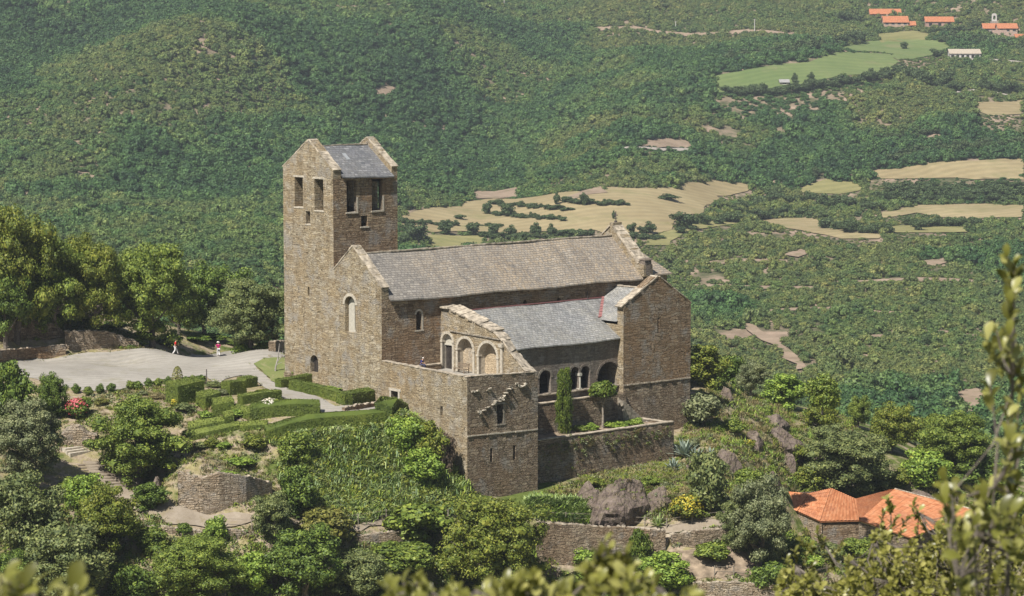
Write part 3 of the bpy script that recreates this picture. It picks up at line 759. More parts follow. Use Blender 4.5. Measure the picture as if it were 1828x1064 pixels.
tw.panel((0, VN, 0), (1, 0, 0), rect(0, TU, -3, ZT), [dict(poly=rect(1.5, 3, 19.5, 22.5), depth=1.1), dict(poly=rect(5.5, 7, 19.5, 22.5), depth=1.1)], -IN, 0)
tw.panel((TU, 0, 0), (0, 1, 0), rect(VT, VN, 3, ZT), [dict(poly=rect(24, 25.5, 19.5, 22.5), depth=1.1), dict(poly=rect(28, 29.5, 19.5, 22.5), depth=1.1)], -IE, 0)
tw.poly([(.2, VT + .2, 17.6), (TU - .2, VT + .2, 17.6), (TU - .2, VN - .2, 17.6), (.2, VN - .2, 17.6)], None, 1)
VM = 26.35
def gab(zf0, zap, cut=.0):
    L = [(VT, ZT), (VT, zf0)]
    L += rough((VT + .02, zf0 + .02), (VM - .35, zap), 9, .08)[1:]
    L += rough((VM + .35, zap), (VN, zf0 + .1), 9, .08)
    L += [(VN, ZT)]
    return list(reversed(L))
tw.prism_u(gab(24.05, 27.2), 0, 1.06, 0, 0)
tw.prism_u(gab(24.15, 27.25), 8.0, TU, 0, 0)
tower = tw.build('bell_tower', [M['ochre'], M['dark'], M['brown']], priory)
for u0, w, zf, za in ((0, 1.06, 24.05, 27.2), (8.0, .8, 24.15, 27.25)):
    cp = MB()
    slabs(cp, (u0 - .03, VT - .05, zf), (u0 - .03, VM, za), (1, 0, 0), w + .06, .12, .35, .8)
    slabs(cp, (u0 - .03, VN + .05, zf + .05), (u0 - .03, VM, za), (1, 0, 0), w + .06, .12, .35, .8)
    cp.build('coping', M['coping'], tower)
def roof_pair(mb, u0, u1, va, za, vr, zr, vb, zb, th, m=0, sides=(1, 1)):
    for (v, z), on in (((va, za), sides[0]), ((vb, zb), sides[1])):
        if not on: continue
        nseg = max(2, int((u1 - u0) / 1.2))
        L = math.hypot(v - vr, z - zr)
        for k in range(nseg):
            a = u0 + (u1 - u0) * k / nseg; b = u0 + (u1 - u0) * (k + 1) / nseg
            sag = lambda q: math.sin(q * 1.7) * .03 + math.sin(q * .43 + 1) * .07; j0 = sag(a); j1 = sag(b)
            lo = [(a, v, z + j0), (b, v, z + j1)]; hi = [(a, vr, zr + j0), (b, vr, zr + j1)]
            uv = [(a, 0), (b, 0), (b, L), (a, L)]
            p = [lo[0], lo[1], hi[1], hi[0]]
            if v > vr: p = [lo[1], lo[0], hi[0], hi[1]]; uv = [(b, 0), (a, 0), (a, L), (b, L)]
            mb.poly(p, uv, m)
            q = [(x, y, zz - th) for x, y, zz in p]; mb.poly(list(reversed(q)), list(reversed(uv)), m)
            mb.poly([q[0], q[1], p[1], p[0]], [(uv[0][0], 0), (uv[1][0], 0), (uv[1][0], th), (uv[0][0], th)], m)
rf = MB(); roof_pair(rf, 1.04, 8.02, VT - .42, 23.27, VM, 26.55, VN + .42, 23.27, .14)
troof = rf.build('roof', M['slate_dark'], tower)
sk = MB()                                # skylight lying in the slope
ku = [on_v(620, 278, VT)[0], on_v(634, 289, VT)[0]]
sl = (26.55 - 23.27) / (VM - VT + .42)
ua, ub, va, vb = 3.5, 3.95, 24.1, 25.0
zf = lambda v, d: 23.27 + (v - VT + .42) * sl + d
sk.hexa([Vector((ua, va, zf(va, .0))), Vector((ub, va, zf(va, .0))), Vector((ub, vb, zf(vb, .0))), Vector((ua, vb, zf(vb, .0))),
         Vector((ua, va, zf(va, .09))), Vector((ub, va, zf(va, .09))), Vector((ub, vb, zf(vb, .09))), Vector((ua, vb, zf(vb, .09)))])
sk.build('skylight', M['glass'], tower)
rc = MB(); slabs(rc, (1.1, VM - .15, 26.5), (8.0, VM - .15, 26.5), (0, 1, 0), .3, .1, .5, .9); rc.build('ridge_capping', M['coping'], tower)
# pale sills and lintels round the belfry openings
def sill(mb, kind, a, b, z, d=.05, h=.13, plane=0.0, ex=.15):
    if kind == 'u': mb.box((plane - d, a - ex, z - h), (plane + .5, b + ex, z), 0, None, .015)
    else: mb.box((a - ex, plane - d, z - h), (b + ex, plane + .5, z), 0, None, .015)
for a, b, z0, z1 in wins:
    w_ = MB(); sill(w_, 'u', a, b, z0 + .02); w_.build('sill', M['lime'], tower)
    w_ = MB(); sill(w_, 'u', a, b, z1 + .24, .02, .22, 0, .25); w_.build('lintel', M['lime'], tower)
w_ = MB(); sill(w_, 'u', small[0], small[1], small[2] + .01); w_.build('small_window', M['lime'], tower)
for a, b, z0, z1 in swins:
    w_ = MB(); sill(w_, 'v', a, b, z0 + .02, .1, .16, VT, .15)
    w_.build('sill', M['lime'], tower)
    w_ = MB(); w_.box((b, VT - .03, z0 + .03), (b + .2, VT + .5, z0 + 1.6)); w_.build('jamb_stone', M['lime'], tower)
w_ = MB(); sill(w_, 'v', ssm[0], ssm[1], ssm[2] + .01, .08, .15, VT); w_.build('small_window', M['lime'], tower)
d_ = MB(); a, b, z0, z1 = door
d_.panel((.5, 0, 0), (0, 1, 0), arch(a + .02, b - .02, z0, z1 - .02), [], IE, 0)
for k in range(5): d_.box((.46, a + .06 + k * (b - a - .12) / 5, z0), (.495, a + .04 + (k + 1) * (b - a - .12) / 5 - .02, z1 - .5))
td = d_.build('door', M['wood_dark'], tower)

# ---- nave
nv = MB()
fw = hu(616, 529, 634.5, 593.5)
nv.panel((0, 0, 0), (0, 1, 0), rect(VS, VT, -4, 12.0), [dict(poly=arch(fw[0], fw[1], fw[2], fw[3]), depth=.55)], IE, 0)
LG = [(VS, 12.0), (VS, 12.08)] + rough((VS, 12.1), (18.45, 16.15), 10, .07)[1:] + rough((18.95, 16.2), (VT, 13.45), 8, .07) + [(VT, 12.0)]
nv.prism_u(list(reversed(LG)), 0, .95, 0, 0)
sw = hv(743, 555, 752.5, 589, VS)
holes = [dict(poly=arch(*sw), depth=.8, back=1)]
for r in ((934, 535, 941, 543), (994, 531, 1001, 539)):
    q = hv(*r, VS); holes.append(dict(poly=arch(*q), depth=.5, back=1))
nv.panel((0, VS, 0), (1, 0, 0), rect(0, 39.3, -8, 10.85), holes, IN, 2)
nv.panel((0, VS, 0), (1, 0, 0), rect(0, .95, 10.85, 12.05), [], IN, 0)
nv.panel((0, 23.7, 0), (1, 0, 0), rect(8.8, 42.2, -8, 10.85), [], -IN, 0)
nv.panel((42.2, 0, 0), (0, 1, 0), rect(VS, 23.7, -8, 11.0), [], -IE, 0)
nv.panel((0, VS, 0), (1, 0, 0), rect(39.3, 42.2, -8, 10.9), [], IN, 0)
# east parapet gable
EG = [(13.3, 10.9), (13.3, 12.2), (14.3, 12.35)] + rough((14.35, 12.6), (18.4, 16.35), 9, .12)[1:] + [(18.4, 16.8), (19.0, 16.8)] + rough((19.0, 16.35), (23.9, 12.3), 8, .12) + [(23.9, 10.9)]
nv.prism_u(list(reversed(EG)), 37.9, 39.3, 0, 0)
nave = nv.build('nave', [M['ochre'], M['dark'], M['brown']], priory)
cp = MB(); slabs(cp, (-.04, VS - .05, 12.06), (-.04, 18.72, 16.18), (1, 0, 0), 1.05, .12, .4, .9); slabs(cp, (-.04, 22.0, 13.5), (-.04, 18.72, 16.18), (1, 0, 0), 1.05, .12, .4, .9)
cp.build('coping', M['coping'], nave); cp = MB()
slabs(cp, (37.8, 14.35, 12.5), (37.8, 18.5, 16.4), (1, 0, 0), 1.6, .14, .45, .9, 0, .08)
slabs(cp, (37.86, 14.35, 12.28), (37.86, 18.5, 16.18), (1, 0, 0), .16, .24, .9, 1.6, 0, .02)
slabs(cp, (37.8, 23.9, 12.35), (37.8, 18.9, 16.4), (1, 0, 0), 1.6, .14, .45, .9, 0, .08)
cp.build('coping', M['coping'], nave)
rf = MB(); roof_pair(rf, .93, 37.92, 13.42, 10.72, 18.72, 15.33, 24.1, 10.72, .16)
nroof = rf.build('roof', M['slate'], nave)
# chancel roof, lower and hipped to the east
rf = MB()
A_ = [(39.28, 13.4, 11.0), (42.6, 13.4, 11.0), (40.6, 18.72, 14.3), (39.28, 18.72, 14.3)]
rf.poly(A_); rf.poly([(42.6, 13.4, 11.0), (42.6, 24.1, 11.0), (40.6, 18.72, 14.3)]); rf.poly([(42.6, 24.1, 11.0), (39.28, 24.1, 11.0), (39.28, 18.72, 14.3), (40.6, 18.72, 14.3)])
rf.poly([(39.28, 13.4, 10.86), (39.28, 24.1, 10.86), (42.6, 24.1, 10.86), (42.6, 13.4, 10.86)])
rf.poly([(39.28, 13.4, 10.86), (42.6, 13.4, 10.86), (42.6, 13.4, 11.0), (39.28, 13.4, 11.0)]); rf.poly([(42.6, 13.4, 10.86), (42.6, 24.1, 10.86), (42.6, 24.1, 11.0), (42.6, 13.4, 11.0)])
rf.build('chancel_roof', M['slate'], nave)
rc = MB(); slabs(rc, (.95, 18.55, 15.3), (37.9, 18.55, 15.3), (0, 1, 0), .34, .12, .6, 1.1); rc.build('ridge_capping', M['coping'], nave)
pb = MB(); pb.box((38.1, 13.28, 11.0), (39.1, 14.25, 12.75), 0, None, .04); pb.box((38.0, 13.2, 12.75), (39.2, 14.3, 12.9), 0, None, .04); pb.build('pinnacle', M['grey'], nave)
cr = MB(); cr.box((38.45, 18.62, 16.8), (38.75, 18.82, 17.0)); cr.box((38.57, 18.69, 17.0), (38.65, 18.75, 18.1)); cr.box((38.57, 18.4, 17.6), (38.65, 19.04, 17.7)); cr.build('gable_cross', M['iron'], nave)
# facade window: hood arch, pale splayed lining with a dark slit
def ring(mb, plane, a, b, zspring, w, d, kind='u', n=12, m=0, ins=0.3):
    c = (a + b) / 2; r = abs(b - a) / 2
    for k in range(n):
        t0 = math.pi * k / n; t1 = math.pi * (k + 1) / n - .015
        P = [(c + rr * math.cos(t), zspring + rr * math.sin(t)) for rr, t in ((r, t0), (r + w, t0), (r + w, t1), (r, t1))]
        if kind == 'u':
            lo = [Vector((plane - d, s, z)) for s, z in P]; hi = [Vector((plane + ins, s, z)) for s, z in P]
        else:
            lo = [Vector((s, plane - d, z)) for s, z in P]; hi = [Vector((s, plane + ins, z)) for s, z in P]
        mb.hexa(lo + hi, m)
wn = MB(); a, b, z0, z1 = fw
ring(wn, 0, a - .02, b + .02, z1 - (b - a) / 2, .32, .06)
nw = nave and wn.build('facade_window', M['lime'], nave)
wi = MB(); mid = (a + b) / 2 - .15
wi.panel((.5, 0, 0), (0, 1, 0), arch(a + .02, b - .02, z0, z1 - .15), [dict(poly=rect(mid - .22, mid + .02, z0 + .25, z1 - .9), depth=.4, back=1)], IE, 0)
wi.build('window_lining', [M['white_stone'], M['dark']], nw)
w_ = MB(); a, b, z0, z1 = sw; w_.box((b, VS - .03, z0), (b + .22, VS + .4, z1 - .3)); w_.box((a - .2, VS - .06, z0 - .14), (b + .3, VS + .4, z0)); ring(w_, VS, a, b, z1 - (b - a) / 2, .2, .03, 'v', 8)
w_.build('side_window', M['lime'], nave)
pp = MB(); q = hv(1049, 519, 1051, 534, VS - .15); pp.tube([(q[0], VS - .12, q[2]), (q[0], VS - .12, q[3])], .05, 6); pp.build('pipe', M['iron'], nave)

# ---- terrace block
DZ = 2.9
tb = MB()
tdoor = hu(698.5, 698, 711, 723); tslit = hu(786, 725, 790.4, 741.5)
top = [(13.84, 4.40)] + rough((13.8, 4.40), (0, 4.08), 26, .05)[1:]
tb.panel((0, 0, 0), (0, 1, 0), [(0, -13), (13.84, -13)] + top, [dict(poly=rect(tdoor[0], tdoor[1], tdoor[2], tdoor[3]), depth=.9, back=1), dict(poly=rect(*tslit), depth=.7, back=1)], IE, 0)
bw = hv(887.6, 721.4, 898, 756.5, 0); s1 = hv(875, 800, 879.5, 825, 0); s2 = hv(916, 795, 920.5, 820.5, 0)
topS = rough((0, 4.15), (9.6, 3.75), 20, .06)
tb.panel((0, 0, 0), (1, 0, 0), [(0, -13)] + topS + [(9.6, -13)], [dict(poly=rect(*bw), depth=.8, back=1), dict(poly=rect(*s1), depth=.7, back=1), dict(poly=rect(*s2), depth=.7, back=1)], IN, 1 + 1)
tb.panel((9.6, 0, 0), (0, 1, 0), rect(0, 7.9, -13, 3.7), [], -IE, 2)
# parapet: inner faces and top
pw = .5
tb.panel((pw, 0, 0), (0, 1, 0), [(pw, DZ - .5), (13.84, DZ - .5)] + [(v, z) for v, z in top if v >= pw] + [(pw, 4.08)], [], -IE, 0)
tb.panel((0, pw, 0), (1, 0, 0), [(pw, DZ - .5)] + [(pw, 4.14)] + [(u, z) for u, z in topS if u > pw and u < 9.1] + [(9.1, 3.77), (9.1, DZ - .5)], [], -IN, 0)
for k in range(len(top) - 1):
    a, b = top[k], top[k + 1]
    if abs(a[0] - b[0]) < .02: continue
    tb.poly([(0, a[0], a[1]), (0, b[0], b[1]), (pw, max(b[0], 0), b[1]), (pw, a[0], a[1])], None, 0)
for k in range(len(topS) - 1):
    a, b = topS[k], topS[k + 1]
    tb.poly([(a[0], 0, a[1]), (b[0], 0, b[1]), (b[0], pw, b[1]), (a[0], pw, a[1])], None, 0)
terrace = tb.build('terrace_block', [M['ochre'], M['dark'], M['rubble']], priory)
dk = MB(); dk.poly([(.3, .3, DZ), (9.0, .3, DZ), (9.0, VS - .02, DZ), (.3, VS - .02, DZ)]); dk.build('terrace_deck', M['gravel'], terrace)
cp = MB(); random.seed(11)
slabs(cp, (-.03, 13.8, 4.39), (-.03, 0, 4.08), (1, 0, 0), .56, .07, .3, .8, 0, .05); slabs(cp, (.4, -.03, 4.12), (9.4, -.03, 3.76), (0, 1, 0), .56, .07, .25, .7, 0, .06)
cp.build('coping', M['coping'], terrace)
st = MB(); stones_along(st, (0, -.08, -2.0), (9.6, -.08, -2.3), (0, 1, 0), .2, .13, 0, .4, 1.0); st.build('string_course', M['lime'], terrace)
w_ = MB(); a, b, z0, z1 = bw; w_.box((a - .1, -.05, z0 - .16), (b + .35, .3, z0)); w_.box((b, -.03, z0), (b + .18, .3, z1 - .3)); w_.box((a - .25, -.07, z1), (b + .3, .3, z1 + .17), 0, None, .03); w_.build('window_surround', M['coping_dark'], terrace)
w_ = MB(); a, b, z0, z1 = tdoor
w_.box((-.06, a - .28, z0), (.3, a, z1)); w_.box((-.06, b, z0), (.3, b + .25, z1)); w_.box((-.08, a - .45, z1), (.3, b + .35, z1 + .28)); w_.build('doorway', M['lime'], terrace)
rs = random.Random(5)
line = [(851, 737), (860, 731), (868, 726), (876, 722), (884, 717), (890, 712), (896, 709), (900, 703), (905, 697), (911, 692), (918, 686), (845, 700), (848, 702), (868, 697), (933, 688), (925, 690), (893, 716), (880, 719)]
for px, py in line:
    u, z = on_v(px, py, 0)
    for j in range(2):
        uu = u + rs.uniform(-.25, .25); zz = z + rs.uniform(-.15, .15); l = rs.uniform(.12, .4)
        sc_ = MB(); sc_.box((uu, -rs.uniform(.08, .38), zz), (uu + l, .2, zz + rs.uniform(.06, .16)), 0, None, .06)
        sc_.build('toothing_stone', M['lime'], terrace)

# ---- arcade wall at the back of the terrace (end wall of the gallery)
AU, AE = 8.07, 9.57
edgeW = [on_u(*p, AU) for p in ((787.5, 551), (801, 552.5), (830, 567), (856, 580), (881, 593), (898, 609), (912, 630), (932, 656), (940, 664))]
edgeW = [(min(v, VS - .01), z) for v, z in edgeW]
edgeE = [on_u(*p, AE) for p in ((806, 541), (821, 545), (848, 560), (875, 576), (895, 590), (907, 602), (927, 632), (948, 656), (960, 664.5))]
edgeE = [(min(v, VS - .01), z) for v, z in edgeE]
edgeE[0] = (VS - .01, edgeW[0][1] + .25); edgeW[0] = (VS - .01, edgeW[0][1] + .05)
aw = MB()
A1 = hu(790, 596, 807.5, 654, AU); A2 = hu(817.5, 604.5, 844, 656, AU); A3 = hu(855, 612.5, 887, 664, AU)
f0 = DZ - .05
aholes = [dict(poly=arch(A1[0], A1[1], f0, A1[3]), depth=.55, m=1), dict(poly=arch(A2[0], A2[1], f0, A2[3]), depth=.75, m=1, back=2), dict(poly=arch(A3[0], A3[1], f0, A3[3]), depth=.85, m=1, back=2)]
outW = [(.3, f0 - 1), (VS - .01, f0 - 1)] + edgeW + [(.3, edgeW[-1][1])]
aw.panel((AU, 0, 0), (0, 1, 0), outW, aholes, IE, 0)
for k in range(len(edgeW) - 1):
    a, b, c, d = edgeW[k], edgeW[k + 1], edgeE[k + 1], edgeE[k]
    aw.poly([(AU, *a), (AU, *b), (AE, *c), (AE, *d)], None, 3)
aw.panel((AE, 0, 0), (0, 1, 0), [(.3, -1), (VS - .01, -1)] + edgeE + [(.3, edgeE[-1][1])], [], -IE, 0)
arcade = aw.build('arcade_wall', [M['ochre'], M['lime'], M['infill'], M['ochre']], priory)
cp = MB()
for k in range(len(edgeW) - 1):
    a = Vector((AU - .1, *edgeW[k])); b = Vector((AU - .1, *edgeW[k + 1]))
    slabs(cp, a, b, (AE - AU + .15, (edgeE[k][0] - edgeW[k][0]), (edgeE[k][1] - edgeW[k][1])), AE - AU + .2, .13, .35, .8, 0, .07)
cp.box((AU - .3, VS - 1.4, edgeW[0][1] + .05), (AE + .1, VS - .02, edgeW[0][1] + .25), 0, None, .05)
cp.build('coping', M['coping'], arcade)
for i, (a, b, z0, z1) in enumerate((A1, A2, A3)):
    r = (b - a) / 2; x = MB()
    ring(x, AU, a - .01, b + .01, z1 - r, .28, .07, 'u', 11)
    x.box((AU - .06, a - .3, f0), (AU + .3, a, z1 - r - .1)); x.box((AU - .06, b, f0), (AU + .3, b + .3, z1 - r - .1))
    x.box((AU - .13, a - .36, z1 - r - .12), (AU + .4, a + .05, z1 - r + .06)); x.box((AU - .13, b - .05, z1 - r - .12), (AU + .4, b + .36, z1 - r + .06))
    ar = x.build('archway', M['lime'], arcade)
    if i == 0:
        y = MB(); y.panel((AU + .42, 0, 0), (0, 1, 0), [(p[0], p[1]) for p in arch(a + .01, b - .01, z1 - r - .35, z1 - .01)], [], IE, 0)
        y.box((AU + .3, a, z1 - r - .45), (AU + .55, b, z1 - r - .3)); y.build('tympanum', M['white_stone'], ar)
        y = MB(); y.box((AU + .5, a + .02, f0), (AU + .54, b - .02, z1 - r - .45))
        for k in range(5): y.box((AU + .45, a + .1 + k * .25, f0 + .05), (AU + .5, a + .18 + k * .25, z1 - r - .55))
        y.build('door', M['wood_dark'], ar)
x = MB()
v_, z_ = on_u(897, 618, AU); x.tube([(AU - .12, v_, f0), (AU - .12, v_, z_ - .1)], .17, 10); x.box((AU - .38, v_ - .3, z_ - .1), (AU + .2, v_ + .3, z_ + .25), 0, None, .02); x.box((AU - .35, v_ - .28, f0), (AU + .2, v_ + .28, f0 + .25))
x.build('engaged_column', M['lime'], arcade)
x = MB(); p = [on_u(*q_, AU) for q_ in ((804, 591), (840, 598), (870, 603), (893, 607))]
for k in range(3): slabs(x, (AU - .14, *p[k]), (AU - .14, *p[k + 1]), (1, 0, 0), .3, .12, .6, 1.1)
x.build('string_course', M['coping_dark'], arcade)

# ---- gallery (lean-to along the nave)
GV = 7.9
ga = MB()
gl = [hv(963, 661, 983.5, 704, GV), hv(1018.6, 655, 1033.5, 697, GV), hv(1036.5, 653.5, 1053, 695.5, GV), hv(1066.8, 646, 1107, 688, GV)]
zsill = -.15
gh = []
for i, (a, b, z0, z1) in enumerate(gl):
    gh.append(dict(poly=arch(a, b, zsill + .05, z1), depth=.6, m=0))
ga.panel((0, GV, 0), (1, 0, 0), rect(9.55, 28.7, -1.2, 5.05), gh, IN, 0)
ga.poly([(9.6, GV, zsill), (28.7, GV, zsill), (28.7, VS, zsill), (9.6, VS, zsill)], None, 0)
ga.panel((28.66, 0, 0), (0, 1, 0), rect(GV, VS, -1, 6), [], -IE, 1)
gallery = ga.build('gallery', [M['grey'], M['dark']], priory)
for i, (a, b, z0, z1) in enumerate(gl):
    x = MB(); r = (b - a) / 2; ring(x, GV, a - .01, b + .01, z1 - r, .26, .04, 'v', 12)
    ar = x.build('arch', M['grey'] if i else M['coping_dark'], gallery)
    if i == 2:
        for uu in (a - .12, a - .12):
            pass
        y = MB(); uc = (gl[1][1] + gl[2][0]) / 2; zc = z1 - r
        y.tube([(uc, GV - .02, zsill), (uc, GV - .02, zc - .3)], .11, 10); y.tube([(uc - .02, GV + .42, zsill), (uc - .02, GV + .42, zc - .3)], .11, 10)
        y.box((uc - .2, GV - .16, zc - .3), (uc + .2, GV + .55, zc)); y.box((uc - .2, GV - .16, zsill), (uc + .2, GV + .55, zsill + .15)); y.build('twin_column', M['white_stone'], ar)
rf = MB(); roof_pair(rf, 9.5, 28.62, 7.45, 5.1, VS, 8.86, 20, 8, .14, 0, (1, 0))
sl2 = (8.86 - 5.1) / (VS - 7.45)
rf.poly([(28.62, 10.7, 5.1 + 3.25 * sl2 - .02), (32.4, VS, 8.84), (28.62, VS, 8.84)], None, 0)
groof = rf.build('roof', M['slate_grey'], gallery)
x = MB()
zr_ = lambda v: 5.1 + (v - 7.45) * sl2
u0 = 31.9
pa, pb_ = Vector((32.25, VS, 8.93)), Vector((28.75, 10.75, 7.06))
for k in range(8):
    a = pa.lerp(pb_, k / 8); b = pa.lerp(pb_, (k + 1) / 8 - .01); hw = Vector((.42, 0, 0)); up = Vector((0, 0, .10))
    c = [b - hw, b + hw, a + hw, a - hw]; x.hexa(c + [p_ + up + (Vector((0, 0, .03)) if i < 2 else Vector((0, 0, 0))) for i, p_ in enumerate(c)])
x.box((11.5, VS - .12, 8.86), (u0, VS - .02, 8.98))
x.build('roof_flashing', M['copper'], gallery)
x = MB(); slabs(x, (9.6, GV - .28, zsill - .12), (28.7, GV - .28, zsill - .12), (0, 1, 0), .8, .13, .6, 1.2); x.build('sill', M['coping'], gallery)
# ledge and retaining wall under the gallery
RV = 6.6
x = MB(); x.panel((0, RV, 0), (1, 0, 0), rect(9.55, 28.7, -7, -.95), [], IN, 0); x.poly([(9.6, RV, -.96), (28.7, RV, -.96), (28.7, GV, -.96), (9.6, GV, -.96)], None, 0)
rw = x.build('retaining_wall', M['rubble'], priory)
x = MB(); slabs(x, (9.6, RV - .06, -.95), (26.6, RV - .06, -.95), (0, 1, 0), .5, .1, .5, 1.1); x.build('coping', M['coping'], rw)

# ---- south chapel (end of the transept)
CV = 7.0; c0, c1 = 28.63, 39.2
ch = MB()
cs = hv(1173.8, 567, 1176.6, 594.6, CV)
gs_ = [(c0, -.15)] + [(c0, 8.6)] + rough((c0 + .1, 8.75), (33.4, 11.6), 9, .06)[1:] + rough((34.4, 11.6), (c1, 8.35), 9, .16) + [(c1, -.15)]
ch.panel((0, CV, 0), (1, 0, 0), gs_, [dict(poly=rect(*cs), depth=.6, back=1)], IN, 0)
ch.panel((0, CV, 0), (1, 0, 0), rect(c0, c1, -13, -.15), [], IN, 2)
ch.panel((c0, 0, 0), (0, 1, 0), rect(CV, CV + 1.0, -13, 8.6), [], IE, 3)
ch.panel((c0, 0, 0), (0, 1, 0), rect(CV + 1.0, VS, -13, 6.6), [], IE, 3)
ch.panel((c1, 0, 0), (0, 1, 0), rect(CV, VS, -13, 8.3), [], -IE, 0)
# thickness of the gable above the roof
for k in range(1, len(gs_) - 2):
    a, b = gs_[k], gs_[k + 1]
    ch.poly([(a[0], CV, a[1]), (b[0], CV, b[1]), (b[0], CV + 1.0, b[1]), (a[0], CV + 1.0, a[1])], None, 0)
ch.panel((0, CV + 1.0, 0), (1, 0, 0), [(p_[0], max(p_[1], 5)) for p_ in gs_], [], -IN, 0)
chapel = ch.build('chapel', [M['ashlar'], M['dark'], M['rubble'], M['ochre']], priory)
x = MB(); slabs(x, (c0 - .35, CV - .06, 8.55), (33.95, CV - .06, 11.62), (0, 1, 0), 1.15, .13, .3, .6, 0, .06); slabs(x, (c1 + .1, CV - .02, 8.3), (34.1, CV - .02, 11.6), (0, 1, 0), 1.0, .1, .3, .6, 0, .1)
x.build('coping', M['coping'], chapel)
x = MB(); stones_along(x, (c0, CV - .1, -.2), (c1, CV - .1, -.32), (0, 1, 0), .2, .14, 0, .5, 1.1); x.build('string_course', M['coping'], chapel)
x = MB(); zr = 10.1; cu = 34.1
for s_, ue in ((-1, c0 - .25), (1, c1 + .3)):
    ze = zr - abs(ue - cu) * .56
    P = [(ue, CV + .9, ze), (cu, CV + .9, zr), (cu, VS + 1, zr), (ue, VS + 1, ze)]
    if s_ > 0: P = list(reversed(P))
    L = abs(ue - cu) * 1.15
    x.poly(list(reversed(P)) if s_ < 0 else list(reversed(P)), None, 0)
x.build('roof', M['slate_grey'], chapel)
x = MB(); slabs(x, (cu - .2, CV + 1.0, zr), (cu - .2, VS + .1, zr), (1, 0, 0), .4, .12, .5, .9); x.build('ridge_capping', M['coping'], chapel)

# ---- walled garden below the gallery
GW = 2.0
garden = MB()
garden.panel((0, GW, 0), (1, 0, 0), [(9.55, -13)] + rough((9.55, -3.82), (31.6, -3.95), 24, .03) + [(31.6, -13)], [], IN, 0)
garden.panel((31.6, 0, 0), (0, 1, 0), rect(GW, CV, -13, -4.05), [], -IE, 0)
garden.panel((0, GW + .55, 0), (1, 0, 0), rect(9.55, 31.05, -6, -3.95), [], -IN, 0)
garden.panel((31.05, 0, 0), (0, 1, 0), rect(GW + .55, CV, -6, -4.1), [], IE, 0)
gwall = garden.build('garden_wall', M['rubble'], None); gwall.location = CC; gwall.rotation_euler = (0, 0, PR_ANG)
tag(gwall, 'high rubble retaining wall of the small garden between terrace block and chapel', 'wall')
x = MB(); slabs(x, (9.6, GW - .06, -3.88), (31.6, GW - .06, -3.95), (0, 1, 0), .66, .09, .6, 1.3); slabs(x, (30.98, GW + .6, -4.05), (30.98, CV, -4.1), (1, 0, 0), .66, .08, .6, 1.2)
x.build('coping', M['coping'], gwall)
x = MB(); x.poly([(9.5, GW + .3, -4.45), (31.3, GW + .3, -4.45), (31.3, CV + .1, -4.3), (28.6, RV + .1, -4.2), (9.5, RV + .1, -4.2)], None, 0)
gsoil = x.build('garden_soil', M['soil'], None); gsoil.location = CC; gsoil.rotation_euler = (0, 0, PR_ANG); tag(gsoil, kind='structure')
# stone stair with a low side wall climbing along the chapel
x = MB()
for k in range(12):
    u = 31.0 - k * .3; z = -4.3 + k * .24
    x.box((u - .3, CV - 1.3, -5), (u, CV - .55, z), 0, None, .02)
stair = x.build('garden_stair', M['coping_dark'], None); stair.location = CC; stair.rotation_euler = (0, 0, PR_ANG)
tag(stair, 'narrow stone stair climbing along the foot of the chapel wall', 'stairs')
x = MB()
x.hexa([Vector(p_) for p_ in ((27.4, CV - .5, -5), (31.05, CV - .5, -5), (31.05, CV - .02, -5), (27.4, CV - .02, -5), (27.4, CV - .5, -1.3), (31.05, CV - .5, -4.1), (31.05, CV - .02, -4.1), (27.4, CV - .02, -1.3))])
x.build('side_wall', M['coping'], stair)
# ------------------------------------------------------------------ foliage meshes
def unit(a): return a / np.maximum(np.linalg.norm(a, axis=-1, keepdims=True), 1e-9)

def leaf_quads(P, N, size, rng, aspect=0.62, asym=0.35):
    """leaf-shaped quads at P facing about N"""
    n = len(P); t = unit(np.cross(N, rng.normal(size=(n, 3)))); b = np.cross(N, t)
    s = (size * rng.uniform(0.65, 1.3, n))[:, None]; w = s * aspect
    a = P - t * s * .5; c = P + t * s * .5
    k = (rng.uniform(-asym, asym, n)[:, None]) * s * .4
    d = P + b * w * .5 + t * k + N * s * .12; e = P - b * w * .5 + t * k + N * s * .12
    return np.stack([a, e, c, d], 1).reshape(-1, 3)

def cloud(rng, centers, radii, per, size, tilt=0.75, fill=0.15, up=0.0):
    Ps = []; Ns = []
    for c, r in zip(centers, radii):
        d = unit(rng.normal(size=(per, 3)) + np.array([0, 0, up]))
        rad = np.where(rng.random(per) < fill, rng.uniform(.2, .8, per), rng.uniform(.78, 1.08, per))[:, None]
        Ps.append(c + d * rad * r); Ns.append(unit(d + rng.normal(size=(per, 3)) * tilt))
    return leaf_quads(np.concatenate(Ps), np.concatenate(Ns), size, rng)

def crown_mesh(name, seed, nclump=46, per=120, size=0.045, zc=0.60, rx=0.40, rz=0.40, cr=(0.10, 0.17), squash=1.0, flat=0.0):
    """oak-like crown in a unit box: height 1, width about 1"""
    rng = np.random.default_rng(seed)
    d = unit(rng.normal(size=(nclump, 3)) + np.array([0, 0, .25]))
    rr = rng.uniform(.62, 1.0, nclump)[:, None]
    rr[: nclump // 5] *= .5
    lob = 1 + .22 * np.sin(d[:, :1] * 4 + seed) * np.cos(d[:, 1:2] * 5 + seed * 2)
    c = d * rr * lob * np.array([rx, rx, rz]) + np.array([0, 0, zc])
    c[:, 2] = np.maximum(c[:, 2], .10 + rng.random(nclump) * .10)
    r = rng.uniform(*cr, nclump)[:, None] * np.array([1.05, 1.05, .8])
    v = cloud(rng, c, r, int(per * 1.35), size * 1.08, tilt=.5, fill=.12, up=.3)
    return with_cores(name, v, c, r)

